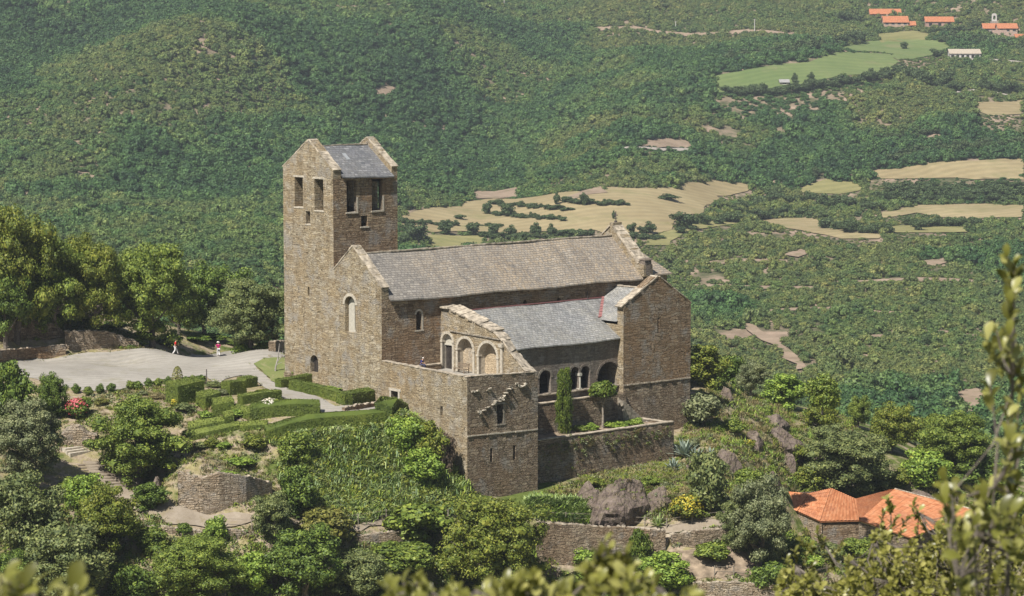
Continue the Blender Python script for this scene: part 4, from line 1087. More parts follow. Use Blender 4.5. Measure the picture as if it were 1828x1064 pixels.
def trunk_mesh(name, seed, top=0.62, r0=0.035, limbs=6, lean=0.05):
    rs = random.Random(seed); mb = MB()
    path = [(0, 0, -.08), (rs.uniform(-.01, .01), rs.uniform(-.01, .01), .08), (lean * rs.uniform(-1, 1), lean * rs.uniform(-1, 1), .28), (lean * rs.uniform(-1.5, 1.5), lean * rs.uniform(-1.5, 1.5), top)]
    mb.tube(path, [r0 * 1.3, r0, r0 * .75, r0 * .3], 7)
    for k in range(limbs):
        a = 2 * math.pi * k / limbs + rs.uniform(-.4, .4); h = rs.uniform(.18, .42); l = rs.uniform(.22, .36)
        b = Vector(path[1]).lerp(Vector(path[2]), (h - .08) / .2) if h < .28 else Vector(path[2]).lerp(Vector(path[3]), (h - .28) / (top - .28))
        e = b + Vector((math.cos(a) * l, math.sin(a) * l, rs.uniform(.12, .3))); m = b.lerp(e, .5) + Vector((0, 0, -.02))
        mb.tube([b, m, e], [r0 * .5, r0 * .33, r0 * .12], 5)
    o = mb.build(name, M['bark']); me = o.data; bpy.data.objects.remove(o); return me

ICO = None
def with_cores(name, v, c, r, k=.56):
    """leaf quads plus a lumpy inner body in each clump, so that crowns are not see-through"""
    global ICO
    if ICO is None:
        bm = bmesh.new(); bmesh.ops.create_icosphere(bm, subdivisions=1, radius=1); ICO = (np.array([q.co[:] for q in bm.verts]), [tuple(w.index for w in f.verts) for f in bm.faces]); bm.free()
    iv, jf = ICO; fc = np.array(jf); tri = iv[fc]                      # faces, 3, 3
    T = np.concatenate([tri.reshape(-1, 3) * (rr * k) + cc for cc, rr in zip(c, r)])
    n4 = len(v) // 4; n3 = len(T) // 3; me = bpy.data.meshes.new(name)
    me.vertices.add(len(v) + len(T)); me.vertices.foreach_set('co', np.concatenate([v, T]).astype(np.float32).ravel())
    me.loops.add(n4 * 4 + n3 * 3); me.loops.foreach_set('vertex_index', np.arange(n4 * 4 + n3 * 3, dtype=np.int32))
    me.polygons.add(n4 + n3); me.polygons.foreach_set('loop_start', np.concatenate([np.arange(0, n4 * 4, 4), n4 * 4 + np.arange(0, n3 * 3, 3)]).astype(np.int32))
    me.update(calc_edges=True); me.validate(); return me

CROWN = {
 'oak': [crown_mesh('crown', 21, 70, 170, .032, .55, .40, .44, (.08, .15)), crown_mesh('crown', 22, 64, 170, .033, .54, .42, .43, (.08, .15)), crown_mesh('crown', 23, 76, 160, .031, .56, .38, .44, (.08, .14))],
 'big': [crown_mesh('crown', 31, 150, 150, .021, .53, .42, .46, (.055, .11)), crown_mesh('crown', 32, 140, 160, .022, .55, .43, .44, (.055, .115))],
 'bush': [crown_mesh('crown', 41, 40, 110, .06, .48, .36, .42, (.12, .2)), crown_mesh('crown', 42, 34, 120, .065, .46, .38, .40, (.13, .22)), crown_mesh('crown', 43, 46, 110, .055, .5, .36, .44, (.10, .19))],
 'olive': [crown_mesh('crown', 51, 130, 150, .024, .53, .42, .45, (.055, .11))],
 'low': [crown_mesh('crown', 61, 30, 90, .09, .44, .34, .38, (.14, .24)), crown_mesh('crown', 62, 26, 100, .1, .42, .36, .36, (.14, .24))],
}
TRUNK = [trunk_mesh('trunk', 71), trunk_mesh('trunk', 72, .6, .032, 7, .07), trunk_mesh('trunk', 73, .58, .038, 5, .04)]
STEM = [trunk_mesh('stem', 81, .5, .022, 6, .1), trunk_mesh('stem', 82, .48, .02, 5, .12)]
for me in TRUNK + STEM: pass
for L in CROWN.values():
    for me in L: me.materials.append(LM['oak'])

TN = [0]
def use_mat(o, mat):
    o.material_slots[0].link = 'OBJECT'; o.material_slots[0].material = mat

def tree(kind, px, py, ptop, pw, leaf, label, cat='tree', name=None, group=None, bark=None, back=0.0, base=None, sink=0.0, w2=1.0):
    """tree or shrub standing on the ground under (px, py); its top at row ptop, its crown pw wide in the photograph"""
    k = TN[0]; TN[0] += 1
    p = base if base is not None else G(px, py)
    if back:
        q = PY(px, py, p.y + back); p = Vector((q.x, q.y, H(q.x, q.y)))
    sc_ = p.y / F; r_ = ray(px, ptop)
    h = (HC + r_.z / r_.y * p.y - p.z + sink) * 1.03 if base is None else (py - ptop) * sc_ * 1.03
    w = pw * sc_ * 1.12
    root = empty(name or ('oak_tree' if cat == 'tree' else 'shrub'), (p.x, p.y, p.z - .1 - sink), random.uniform(0, 6.28))
    tag(root, label, cat, group)
    cr_ = CROWN[kind][k % len(CROWN[kind])]
    c = link(bpy.data.objects.new('crown', cr_), root); c.scale = (w, w * w2, h); use_mat(c, LM[leaf])
    tm = (TRUNK if cat == 'tree' else STEM)[k % (3 if cat == 'tree' else 2)]
    t = link(bpy.data.objects.new('trunk' if cat == 'tree' else 'stem', tm), root); t.scale = (min(w, h * 1.2), min(w, h * 1.2), h)
    if bark: use_mat(t, M[bark])
    return root

GB = 'oaks along the back of the gravel yard'
tree('big', 30, 612, 372, 150, 'bright', 'tall yellowish oak at the far left edge, highest crown of the wood', group=GB)
tree('big', 100, 602, 425, 130, 'oak', 'leafy oak with mid green crown second from the left edge', group=GB)
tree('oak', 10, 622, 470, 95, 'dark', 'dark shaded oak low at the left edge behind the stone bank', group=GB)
tree('big', 165, 610, 432, 120, 'bright', 'rounded light green oak above the ruined wall', group=GB)
tree('big', 272, 630, 438, 155, 'oak', 'large dense oak behind the walker in red', group=GB, back=6)
tree('oak', 320, 626, 500, 80, 'oak', 'smaller oak filling the gap right of the large dense oak', group=GB, back=7)
tree('oak', 365, 618, 474, 105, 'dark', 'dark oak crown rising behind the grey green oak', group=GB, back=7)
tree('oak', 425, 612, 484, 110, 'dark', 'dark bluish oak crown farther back beside the tower', group=GB, back=8)
tree('big', 448, 630, 500, 140, 'grey', 'broad grey green oak touching the tower', group=GB, back=4)
tree('oak', 60, 600, 505, 80, 'dark', 'shaded oak between the two light oaks at left', group=GB)
GS_ = 'shrubs at the back of the yard'
for a in ((118, 598, 570, 34, 'olive', 'pale shrub on top of the ruined wall'), (150, 592, 555, 40, 'bright', 'yellow green shrub beside the leaning branch'), (408, 634, 608, 34, 'dark', 'dark low shrub left of the others behind the walker in pink'), (436, 631, 606, 38, 'lush', 'fresh green low shrub under the grey green oak'), (470, 632, 608, 36, 'oak', 'low shrub close to the tower foot'), (352, 628, 596, 46, 'dark', 'dark undergrowth shrub between the two walkers'), (300, 627, 592, 50, 'dark', 'dark shrub added as shade behind the walker in red'), (252, 624, 588, 50, 'oak', 'shrub added as shade at the low end of the ruined wall'), (385, 627, 594, 44, 'dark', 'dark shrub added as shade behind the walker in the white hat'), (205, 600, 572, 50, 'dark', 'dark shrub added as shade under the light oak above the ruined wall')):
    tree('low', a[0], a[1], a[2], a[3], a[4], a[5], 'shrub', group=GS_, back=4)  # several of these are added to stand in for shade under the oaks
GL = 'trees and bushes of the lower left slope'
tree('bush', 22, 775, 645, 80, 'dark', 'glossy dark green bush cut by the left edge beside the yard', 'bush', group=GL)
tree('oak', 92, 748, 668, 54, 'dark', 'small dark tree beside the red roses', group=GL)
tree('olive', 48, 862, 722, 135, 'olive', 'pale olive green tree left of the slope steps', group=GL, name='olive_tree')
tree('big', 248, 868, 716, 176, 'oak', 'spreading evergreen oak standing over the slope steps', group=GL)
tree('bush', 150, 905, 842, 72, 'lush', 'bright green bush left of the path bend', 'bush', group=GL)
tree('oak', 50, 1010, 845, 150, 'grey', 'grey green oak in the lower left corner', group=GL)
tree('oak', 195, 1003, 872, 115, 'bright', 'yellow green oak with deep shadow below the dirt path', group=GL)
tree('oak', 110, 1075, 940, 175, 'grey', 'wide dark grey oak at the bottom left', group=GL)
tree('big', 352, 1085, 958, 160, 'oak', 'rounded oak at the bottom below the dry stone wall', group=GL)
tree('oak', 15, 1090, 990, 100, 'dark', 'dark oak crown in the extreme lower left', group=GL)
tree('bush', 240, 1080, 1005, 90, 'dark', 'dark bush between the two bottom oaks', 'bush', group=GL)
tree('low', 330, 955, 930, 26, 'dark', 'tiny dark shrub on the bare bank below the path', 'shrub', group=GL)
tree('low', 385, 965, 918, 44, 'lush', 'small leafy shrub under the dry stone corner', 'shrub', group=GL)
tree('bush', 90, 700, 672, 40, 'russet', 'brownish shrub at the front rim of the yard', 'shrub', group=GL)
tree('low', 125, 880, 850, 40, 'oak', 'low green shrub in the shade left of the steps', 'shrub', group=GL)
tree('bush', 268, 908, 862, 70, 'dark', 'dark bush added in place of the shaded wall under the spreading oak', 'bush', group=GL)  # added dark bush stands in for a wall stretch lying in shade
tree('bush', 270, 985, 935, 60, 'oak', 'scrubby bush right of the yellow green oak', 'bush', group=GL)
GM = 'bushes of the middle slope'
tree('oak', 490, 968, 880, 82, 'grey', 'small bluish grey tree in front of the dry stone wall', group=GM)
tree('bush', 530, 926, 832, 80, 'dark', 'dark bush with shadow at the foot of the green bank', 'bush', group=GM)
tree('bush', 530, 826, 766, 66, 'oak', 'round bush near the top left of the green bank', 'bush', group=GM)
tree('bush', 580, 970, 898, 95, 'russet', 'ochre green bush beside the fenced path', 'bush', group=GM)
tree('bush', 765, 830, 752, 70, 'bright', 'tall light bush on the bank against the terrace wall', 'bush', group=GM, sink=.6)
tree('bush', 728, 800, 740, 74, 'lush', 'leafy bush at the top of the bank under the square hedge', 'bush', group=GM, sink=.4)
tree('bush', 795, 850, 765, 34, 'brown', 'withered brown creeper against the terrace wall', 'bush', name='dead_creeper', group=GM)
tree('bush', 752, 862, 800, 84, 'lush', 'green bush casting a dark shadow on the bank', 'bush', group=GM, sink=.4)
tree('low', 745, 962, 893, 110, 'oak', 'loose scrub below the fenced path', 'bush', group=GM)
tree('big', 880, 1080, 888, 205, 'bright', 'big rounded yellow green oak at the bottom centre', group=GM)
tree('oak', 545, 1080, 948, 150, 'dark', 'dark oak at the bottom left of centre', group=GM)
tree('oak', 640, 1070, 985, 130, 'grey', 'greyish oak between the dark oak and the big round oak', group=GM)
tree('bush', 712, 1030, 962, 120, 'oak', 'spreading bush left of the big round oak', 'bush', group=GM)
tree('bush', 455, 1060, 985, 80, 'lush', 'bright bush below the bluish grey tree', 'bush', group=GM)
tree('bush', 1140, 1018, 938, 46, 'cypress', 'upright narrow green bush in front of the lower wall', 'bush', group=GM)
tree('low', 1045, 1010, 975, 50, 'lush', 'leafy shrub at the foot of the lower wall', 'shrub', group=GM)
tree('bush', 1185, 1055, 985, 110, 'lush', 'green thicket below the wall stairs', 'bush', group=GM)
tree('bush', 1060, 1075, 1010, 120, 'dark', 'dark thicket at the bottom right of centre', 'bush', group=GM)
GR = 'bushes and small trees of the right slope'
tree('olive', 1356, 1018, 862, 128, 'olive', 'big silvery olive tree left of the red roofed farmhouse', name='olive_tree', group=GR)
tree('olive', 1318, 985, 884, 76, 'grey', 'smaller grey olive crown leaning out beside the big olive', name='olive_tree', group=GR)
tree('bush', 1262, 912, 800, 86, 'grey', 'grey green bush behind the yellow broom', 'bush', group=GR)
tree('bush', 1335, 882, 832, 66, 'oak', 'mid green bush above the big olive', 'bush', group=GR)
tree('big', 1510, 892, 768, 165, 'grey', 'wide dense bush standing behind the farmhouse roof', 'bush', group=GR)
tree('bush', 1440, 885, 828, 70, 'bright', 'light bush left of the wide dense bush', 'bush', group=GR)
tree('bush', 1254, 762, 698, 74, 'olive', 'pale rounded bush at the corner of the chapel', 'bush', group=GR)
tree('bush', 1262, 690, 616, 92, 'bright', 'bright leafy bush behind the chapel', 'bush', group=GR)
tree('bush', 1305, 690, 630, 60, 'dark', 'dark green bush right of the bright one behind the chapel', 'bush', group=GR)
tree('oak', 1340, 700, 645, 58, 'olive', 'small pale tree on the ridge right of the chapel', group=GR)
tree('bush', 1405, 728, 668, 84, 'lush', 'rounded green bush on the ridge', 'bush', group=GR)
tree('bush', 1468, 732, 664, 66, 'oak', 'dense oak bush on the ridge with broom beside it', 'bush', group=GR)
tree('bush', 1466, 772, 718, 56, 'bright', 'lighter bush in front of the ridge', 'bush', group=GR)
tree('oak', 1532, 765, 708, 44, 'oak', 'slender small tree on the ridge crest', group=GR)
tree('oak', 1590, 808, 722, 84, 'bright', 'small tree with forked trunk on the slope', group=GR)
tree('bush', 1655, 805, 735, 90, 'bright', 'light bush right of the forked tree', 'bush', group=GR)
tree('big', 1700, 858, 740, 140, 'oak', 'large clump of evergreen oak at the right of the slope', group=GR)
tree('bush', 1655, 872, 800, 90, 'lush', 'leafy bush in front of the large evergreen clump', 'bush', group=GR)
tree('bush', 1740, 880, 800, 80, 'dark', 'dark bush at the outer end of the slope', 'bush', group=GR)
tree('low', 1235, 800, 780, 30, 'olive', 'grey shrub above the agaves', 'shrub', group=GR)
tree('low', 1310, 775, 745, 40, 'oak', 'low shrub among the rocks', 'shrub', group=GR)
tree('low', 1420, 820, 790, 50, 'bright', 'low light shrub in the middle of the right slope', 'shrub', group=GR)
tree('bush', 1790, 960, 860, 90, 'oak', 'bush behind the right end of the farmhouse', 'bush', group=GR)
tree('bush', 1478, 1000, 965, 60, 'grey', 'grey green bush against the front wall of the farmhouse', 'bush', group=GR)
tree('bush', 1535, 1005, 955, 70, 'oak', 'leafy bush at the corner of the farmhouse wall', 'bush', group=GR)
tree('low', 1445, 1015, 985, 54, 'lush', 'low green scrub beside the farmhouse wall', 'shrub', group=GR)
tree('bush', 1425, 1000, 958, 56, 'oak', 'dark bush between the big olive and the farmhouse wall', 'bush', group=GR)
tree('low', 1095, 940, 912, 44, 'olive', 'grey shrub growing against the foot of the rock outcrop', 'shrub', group=GR)
tree('low', 1060, 872, 850, 40, 'bright', 'light shrub above the rounded shoulder of rock', 'shrub', group=GR)
tree('low', 1160, 868, 846, 36, 'oak', 'shrub on top of the craggy rock', 'shrub', group=GR)
tree('bush', 1380, 1060, 1000, 80, 'dark', 'dark undergrowth bush below the big olive', 'bush', group=GR)
tree('low', 1365, 745, 722, 36, 'oak', 'small shrub on the rocky crest', 'shrub', group=GR)
tree('low', 1560, 800, 775, 40, 'olive', 'pale shrub left of the forked tree', 'shrub', group=GR)
tree('low', 1600, 868, 835, 50, 'bright', 'grassy light shrub above the right roof', 'shrub', group=GR)
tree('low', 1270, 1000, 965, 60, 'oak', 'low scrub right of the wall stairs', 'shrub', group=GR)

def flower_bush(name, px, py, ptop, pw, leaf, petal, label, n=160, cat='bush', size=.16, base=None, part='blossoms', top=.2):
    r = tree('low', px, py, ptop, pw, leaf, label, cat, name=name, base=base)
    p = r.location; sc_ = p.y / F; w = pw * sc_; h = (py - ptop) * sc_
    rng = np.random.default_rng(int(px)); d = unit(rng.normal(size=(n, 3)) + np.array([0, -.3, top * 3]))
    P = d * np.array([w * .46, w * .46, h * .45]) * rng.uniform(.92, 1.08, (n, 1)) + np.array([0, 0, h * .55])
    o = link(bpy.data.objects.new(part, quads_mesh(part, leaf_quads(P, unit(d + rng.normal(size=(n, 3)) * .4), size, rng, .9), LM[petal])), r)
    r.rotation_euler = (0, 0, 0)
    return r
flower_bush('broom_bush', 1226, 925, 882, 62, 'bright', 'yellow', 'yellow flowering broom below the rock outcrop', 420, size=.2)
flower_bush('rose_bush', 137, 745, 709, 46, 'dark', 'red', 'red rose bush at the left of the garden', 240, size=.22)
flower_bush('rose_bush', 482, 735, 710, 44, 'oak', 'white', 'white roses inside the box hedges', 110, size=.2, top=.5)
flower_bush('broom_bush', 1458, 722, 705, 24, 'bright', 'yellow', 'small yellow broom on the ridge crest', 80)
flower_bush('broom_bush', 1632, 832, 808, 24, 'bright', 'yellow', 'yellow broom on the grassy slope right of the forked tree', 60)
flower_bush('broom_bush', 1335, 800, 782, 26, 'bright', 'yellow', 'yellow flowers beside the rocks right of the agaves', 50)
flower_bush('broom_bush', 1570, 798, 786, 18, 'bright', 'yellow', 'little yellow broom left of the forked trunk', 40)
flower_bush('flower_plant', 311, 727, 710, 14, 'bright', 'yellow', 'small yellow plant at the corner of the tall box hedge', 60)
flower_bush('rose_bush', 15, 765, 748, 24, 'russet', 'red', 'reddish flowering plant under the glossy dark bush', 50)

# ------------------------------------------------------------------ walled garden: cypress and round tree
def local_tree(u, v, z, name, label, h, crown_me, scale, leaf, trunk=True, cat='tree', tsc=None):
    p = W(u, v, z); r = empty(name, p, .3); tag(r, label, cat)
    c = link(bpy.data.objects.new('crown', crown_me), r); c.scale = scale; use_mat(c, LM[leaf])
    return r
rng = np.random.default_rng(5)
n = 150; zz = rng.random(n) ** .9; rad = .5 * np.minimum(1, np.minimum(zz * 5 + .35, 1.35 - zz * .75)); ang = rng.random(n) * 6.28
cc = np.stack([rad * np.cos(ang) * rng.uniform(.55, .9, n), rad * np.sin(ang) * rng.uniform(.55, .9, n), .04 + zz * .9], -1)
cm = quads_mesh('crown', cloud(rng, cc, np.tile(np.array([[.17, .17, .075]]), (n, 1)), 80, .05, .5, .1, .9), LM['cypress'])
ug, vg = UV(PZ(1001, 775, -4.4))
cyp = local_tree(ug, min(vg + 1.2, 5.5), -4.45, 'cypress_tree', 'columnar bright green cypress in the walled garden', 7.2, cm, (1.8, 1.8, 7.3), 'cypress')
x = MB(); x.tube([(0, 0, -.1), (0, 0, 3)], [.16, .08], 7); x.build('trunk', M['bark'], cyp)
uc, vc = UV(PZ(1072, 766, -4.4)); vc = min(vc, 5.4)
mul = empty('mulberry_tree', W(uc, vc, -4.45)); tag(mul, 'small round headed tree with thin trunk in front of the gallery arches', 'tree')
x = MB(); x.tube([(0, 0, -.1), (.05, 0, 1.5), (-.02, .03, 3.0), (.1, 0, 4.3)], [.14, .11, .1, .06], 8)
for k in range(6):
    a = k * 1.05; x.tube([(0, 0, 2.8), (math.cos(a) * .8, math.sin(a) * .8, 3.9)], [.06, .03], 5)
x.build('trunk', M['post'], mul)
rng = np.random.default_rng(8); n = 62
d = unit(rng.normal(size=(n, 3)) + np.array([0, 0, .5])); cc = d * np.array([1.35, 1.35, .85]) * rng.uniform(.5, .95, (n, 1)) + np.array([0, 0, 4.3])
link(bpy.data.objects.new('crown', quads_mesh('crown', cloud(rng, cc, np.tile(np.array([[.55, .55, .35]]), (n, 1)), 60, .34, .5, .1, .6), LM['cypress'])), mul)
GGp = 'low plants in the walled garden'
for i, (px, py, w, lf, lb) in enumerate(((1025, 770, 26, 'oak', 'low plant at the foot of the cypress'), (1050, 768, 30, 'lush', 'low green plant left of the thin trunk'), (1100, 764, 44, 'lush', 'fresh green herbs right of the thin trunk'), (1135, 760, 30, 'lush', 'herbs at the right end of the walled garden'))):
    p = PZ(px, py, -4.4); u, v = UV(p); tree('low', px, py, py - 16, w, lf, lb, 'plant', name='garden_plant', base=W(u, min(v, 5.6), -4.4), group=GGp)

# ------------------------------------------------------------------ clipped hedges
def hedge_mesh(poly, hgt, rng, base_z=None, dens=120, size=.135):
    """clipped block: ground polygon (world xy, counter-clockwise), top at hgt above the ground"""
    zs_ = hn_np([p[0] for p in poly], [p[1] for p in poly])
    P = [];N = []
    body = MB(); n = len(poly)
    lo = [Vector((x, y, z - .25)) for (x, y), z in zip(poly, zs_)]; hi = [Vector((x, y, z + hgt - .05)) for (x, y), z in zip(poly, zs_)]
    for k in range(n):
        a, b, c, d = lo[k], lo[(k + 1) % n], hi[(k + 1) % n], hi[k]
        body.poly([a, b, c, d]); nn = (b - a).cross(d - a).normalized(); ar = (b - a).length * hgt; m = int(ar * dens) + 8
        s, t = rng.random(m), rng.random(m)
        q = np.array(a)[None] * ((1 - s) * (1 - t))[:, None] + np.array(b)[None] * (s * (1 - t))[:, None] + np.array(c)[None] * (s * t)[:, None] + np.array(d)[None] * ((1 - s) * t)[:, None]
        P.append(q + np.array(nn) * rng.uniform(-.05, .09, (m, 1))); N.append(np.tile(np.array(nn), (m, 1)))
    body.poly(hi); nn = Vector((0, 0, 1)); ar = abs(area2(poly)) / 2
    for k in range(1, n - 1):
        A_ = abs(area2([poly[0], poly[k], poly[k + 1]])) / 2; m = int(A_ * dens) + 4
        s, t = rng.random(m), rng.random(m); f = s + t > 1; s[f] = 1 - s[f]; t[f] = 1 - t[f]
        q = np.array(hi[0])[None] * (1 - s - t)[:, None] + np.array(hi[k])[None] * s[:, None] + np.array(hi[k + 1])[None] * t[:, None]
        P.append(q + np.array([0, 0, 1.0]) * rng.uniform(-.04, .08, (m, 1))); N.append(np.tile(np.array([[0, 0, 1.0]]), (m, 1)))
    P = np.concatenate(P); N = unit(np.concatenate(N) + rng.normal(size=P.shape) * .55)
    lv = leaf_quads(P, N, size, rng, .7)
    return body, lv
HG = 'clipped box hedges of the garden'
HCOUNT = [0]
def hedge(a, b, thick, hgt, label, cat='hedge'):
    """front foot runs from pixel a to pixel b; the block lies behind it"""
    HCOUNT[0] += 1; rng = np.random.default_rng(300 + HCOUNT[0])
    p = G(*a); q = G(*b); d = Vector((q.x - p.x, q.y - p.y, 0)).normalized(); nrm = Vector((-d.y, d.x, 0))
    if nrm.y < 0: nrm = -nrm
    L = (q - p).length; k = max(1, int(L / 2))
    front = [(p.x + (q.x - p.x) * i / k, p.y + (q.y - p.y) * i / k) for i in range(k + 1)]
    poly = front + [(x + nrm.x * thick, y + nrm.y * thick) for x, y in reversed(front)]
    if area2(poly) < 0: poly.reverse()
    body, lv = hedge_mesh(poly, hgt, rng)
    i = len(body.v); nb = len(body.f)
    verts = np.concatenate([np.array([tuple(v) for v in body.v]), lv]); cx_, cy_, cz_ = p.x, p.y, p.z
    faces = body.f + [tuple(range(i + 4 * j, i + 4 * j + 4)) for j in range(len(lv) // 4)]
    me = bpy.data.meshes.new('clipped_hedge'); me.from_pydata((verts - np.array([cx_, cy_, cz_])).tolist(), [], faces); me.materials.append(LM['hedge']); me.update()
    o = link(bpy.data.objects.new('clipped_hedge', me)); o.location = (cx_, cy_, cz_)
    tag(o, label, cat, HG); return o
hedge((516, 697), (615.5, 725), 1.0, 1.15, 'long clipped hedge slanting along the gravel path before the church front')
hedge((617, 725), (679, 716), 1.1, 1.25, 'clipped hedge end facing the viewer below the nave corner')
hedge((502, 694), (574, 681), 0.9, 1.0, 'clipped hedge at the foot of the tower door')
hedge((448, 753), (571, 744), 1.2, 1.35, 'broad front hedge with the white roses behind it')
hedge((411, 741), (446, 752.5), 0.9, 0.9, 'short hedge joining the broad front hedge on its left')
hedge((433, 723), (503, 712.5), 1.0, 0.95, 'middle hedge behind the white roses')
hedge((410, 707), (440, 704), 1.3, 1.5, 'tall square hedge block beside the path')
hedge((440, 694), (460, 690), 1.3, 1.1, 'low hedge block behind the tall square one')
hedge((318, 727), (365, 716), 2.0, 2.2, 'tallest clipped hedge block near the conical yew')
hedge((367, 733), (395, 724), 1.6, 1.45, 'stepped hedge block right of the tallest one')
hedge((383, 746), (418, 740), 1.4, 1.4, 'lower front block of the stepped hedge')
hedge((337, 777), (402, 764), 0.8, 0.8, 'low straight hedge at the left of the garden front')
hedge((403, 766), (418, 761), 1.0, 1.25, 'small square end block of the low straight hedge')
hedge((340, 788), (428, 768), 0.7, 0.6, 'lowest thin hedge slanting down to the spreading oak')
hedge((428, 770), (476, 767), 0.7, 0.6, 'short thin hedge at the top of the rough plot')
hedge((476, 786), (700, 751), 0.8, 1.0, 'long hedge along the upper rim of the green bank')
hedge((700, 755), (757, 747), 1.8, 1.7, 'square hedge block against the terrace wall doorway')
# conical yew
x = empty('conical_yew', G(317, 687), 0); tag(x, 'clipped conical yew at the end of the row of young shrubs', 'topiary')
rng = np.random.default_rng(12); m = 900; t = rng.random(m); a = rng.random(m) * 6.28; rr = .62 * np.sqrt(np.clip(1 - t ** 2.2, 0, 1)) * (.75 + .25 * np.minimum(1, t * 4))
P = np.stack([rr * np.cos(a), rr * np.sin(a), t * 2.0], -1); N = unit(np.stack([np.cos(a), np.sin(a), .3 + t], -1) + rng.normal(size=(m, 3)) * .35)
link(bpy.data.objects.new('foliage', quads_mesh('foliage', leaf_quads(P, N, .15, rng), LM['russet'])), x)
y = MB(); y.tube([(0, 0, -.1), (0, 0, 1.6)], [.2, .05], 6); y.build('trunk', M['bark'], x)
# row of young shrubs
GY = 'young shrubs in a row along the yard'
for i, (px, py) in enumerate(((158, 706), (179, 702), (198, 700), (233, 696), (247, 696), (266, 692), (282, 691), (300, 689), (331, 688), (345, 686), (360, 685), (136, 702))):
    tree('low', px, py, py - 19, 16, 'dark' if i % 3 else 'oak', 'young rounded shrub in the row along the front of the gravel yard', 'shrub', name='young_shrub', group=GY)
GP = 'plants in the garden beds'
for px, py, w, h, lf, lb in ((368, 748, 26, 18, 'lush', 'fresh green plant in front of the stepped hedge'), (330, 733, 36, 16, 'grey', 'lavender clump at the foot of the tallest hedge block'), (382, 692, 28, 14, 'grey', 'grey lavender on the gravel behind the hedges'), (395, 707, 24, 16, 'olive', 'pale clump left of the tall square hedge'), (360, 800, 24, 14, 'grey', 'greyish herb clump right of the spreading oak'), (378, 797, 26, 18, 'bright', 'light herb clump in the rough plot'), (400, 800, 26, 14, 'lush', 'green herb clump in the rough plot'), (455, 800, 44, 26, 'bright', 'tall loose herb near the bank hedge'), (430, 830, 50, 16, 'lush', 'green patch of herbs above the dry stone wall'), (400, 850, 44, 12, 'lush', 'bright low leaves along the top of the dry stone wall'),
   (425, 745, 24, 18, 'lush', 'leafy plant between the stepped hedge and the front hedge'), (590, 698, 40, 10, 'lush', 'low planting inside the hedge below the tower'), (640, 708, 60, 10, 'lush', 'low planting inside the hedge below the nave'), (530, 672, 20, 16, 'oak', 'shrub beside the tower door'), (470, 702, 30, 10, 'bright', 'grass patch inside the middle hedge'), (345, 700, 18, 9, 'dry', 'dry tuft by the tallest hedge'), (225, 720, 20, 12, 'dry', 'dry tuft below the row of young shrubs'), (180, 722, 26, 14, 'russet', 'brownish plant below the row of young shrubs'), (280, 712, 26, 12, 'dry', 'straw coloured plant near the conical yew'), (255, 705, 18, 10, 'olive', 'pale plant in the middle of the dry bed'), (150, 720, 22, 14, 'oak', 'green plant at the left of the dry bed')):
    tree('low', px, py, py - h, w, lf, lb, 'plant', name='bed_plant', group=GP)

# agaves
def agave(px, py, size, label, n=34, leaf='agave'):
    p = G(px, py); r = empty('agave', p); tag(r, label, 'agave', 'agaves'); rs = random.Random(int(px)); mb = MB()
    for k in range(n):
        a = k * 2.4 + rs.uniform(-.2, .2); el = .25 + 1.15 * k / n; L = size * rs.uniform(.8, 1.1); w = size * .075
        d = Vector((math.cos(a) * math.cos(el), math.sin(a) * math.cos(el), math.sin(el))); s = Vector((-math.sin(a), math.cos(a), 0)); u = s.cross(d)
        P = [d * L * t + Vector((0, 0, -L * .18 * t * t * math.cos(el))) for t in (0, .35, .7, 1)]; ww = [w * .7, w * 1.1, w * .75, .01]
        for i in range(3):
            mb.poly([P[i] - s * ww[i], P[i], P[i + 1], P[i + 1] - s * ww[i + 1]]); mb.poly([P[i], P[i] + s * ww[i], P[i + 1] + s * ww[i + 1], P[i + 1]])
    mb.build('leaves', LM[leaf], r); return r
agave(1222, 815, 2.3, 'largest blue grey agave at the end of the garden wall', 44)
agave(1243, 822, 1.7, 'blue grey agave right of the largest one', 30)
agave(1202, 838, 1.5, 'blue grey agave at the foot of the garden wall', 28)
agave(1268, 815, 1.2, 'small agave beside the grey green bush', 24)
agave(1175, 940, 1.5, 'green agave by the path fence under the rock', 26, 'iris')
agave(1182, 905, 1.3, 'green agave on the flank of the rock outcrop', 22, 'iris')

# dead bleached tree at the tower
p = W(-.7, 31.9, 1.0); p.z = H(p.x, p.y); dt = empty('dead_tree', p); dt.scale = (.62, .62, .62); tag(dt, 'bleached dead tree trunk leaning by the tower corner', 'tree')
x = MB(); x.tube([(0, 0, -.4), (.1, 0, 1), (.5, .1, 2.6), (.8, .2, 5.2)], [.2, .15, .11, .05], 7); x.tube([(.3, .05, 1.8), (1.1, -.2, 2.8), (1.5, -.2, 4.0)], [.09, .06, .03], 5); x.tube([(.2, 0, 1.4), (1.2, -.3, 1.9)], [.07, .03], 5); x.build('trunk', M['bark_pale'], dt)
p = G(165, 592); dt = empty('leaning_branch', p); tag(dt, 'bare leaning branch on the ruined wall', 'branch')
x = MB(); x.tube([(0, 0, -.3), (.8, 0, .7), (1.4, 0, 1.6), (1.7, .1, 2.6)], [.14, .11, .08, .04], 6); x.tube([(1.3, 0, 1.4), (.8, .1, 2.4)], [.05, .02], 5); x.build('limb', M['bark_pale'], dt)
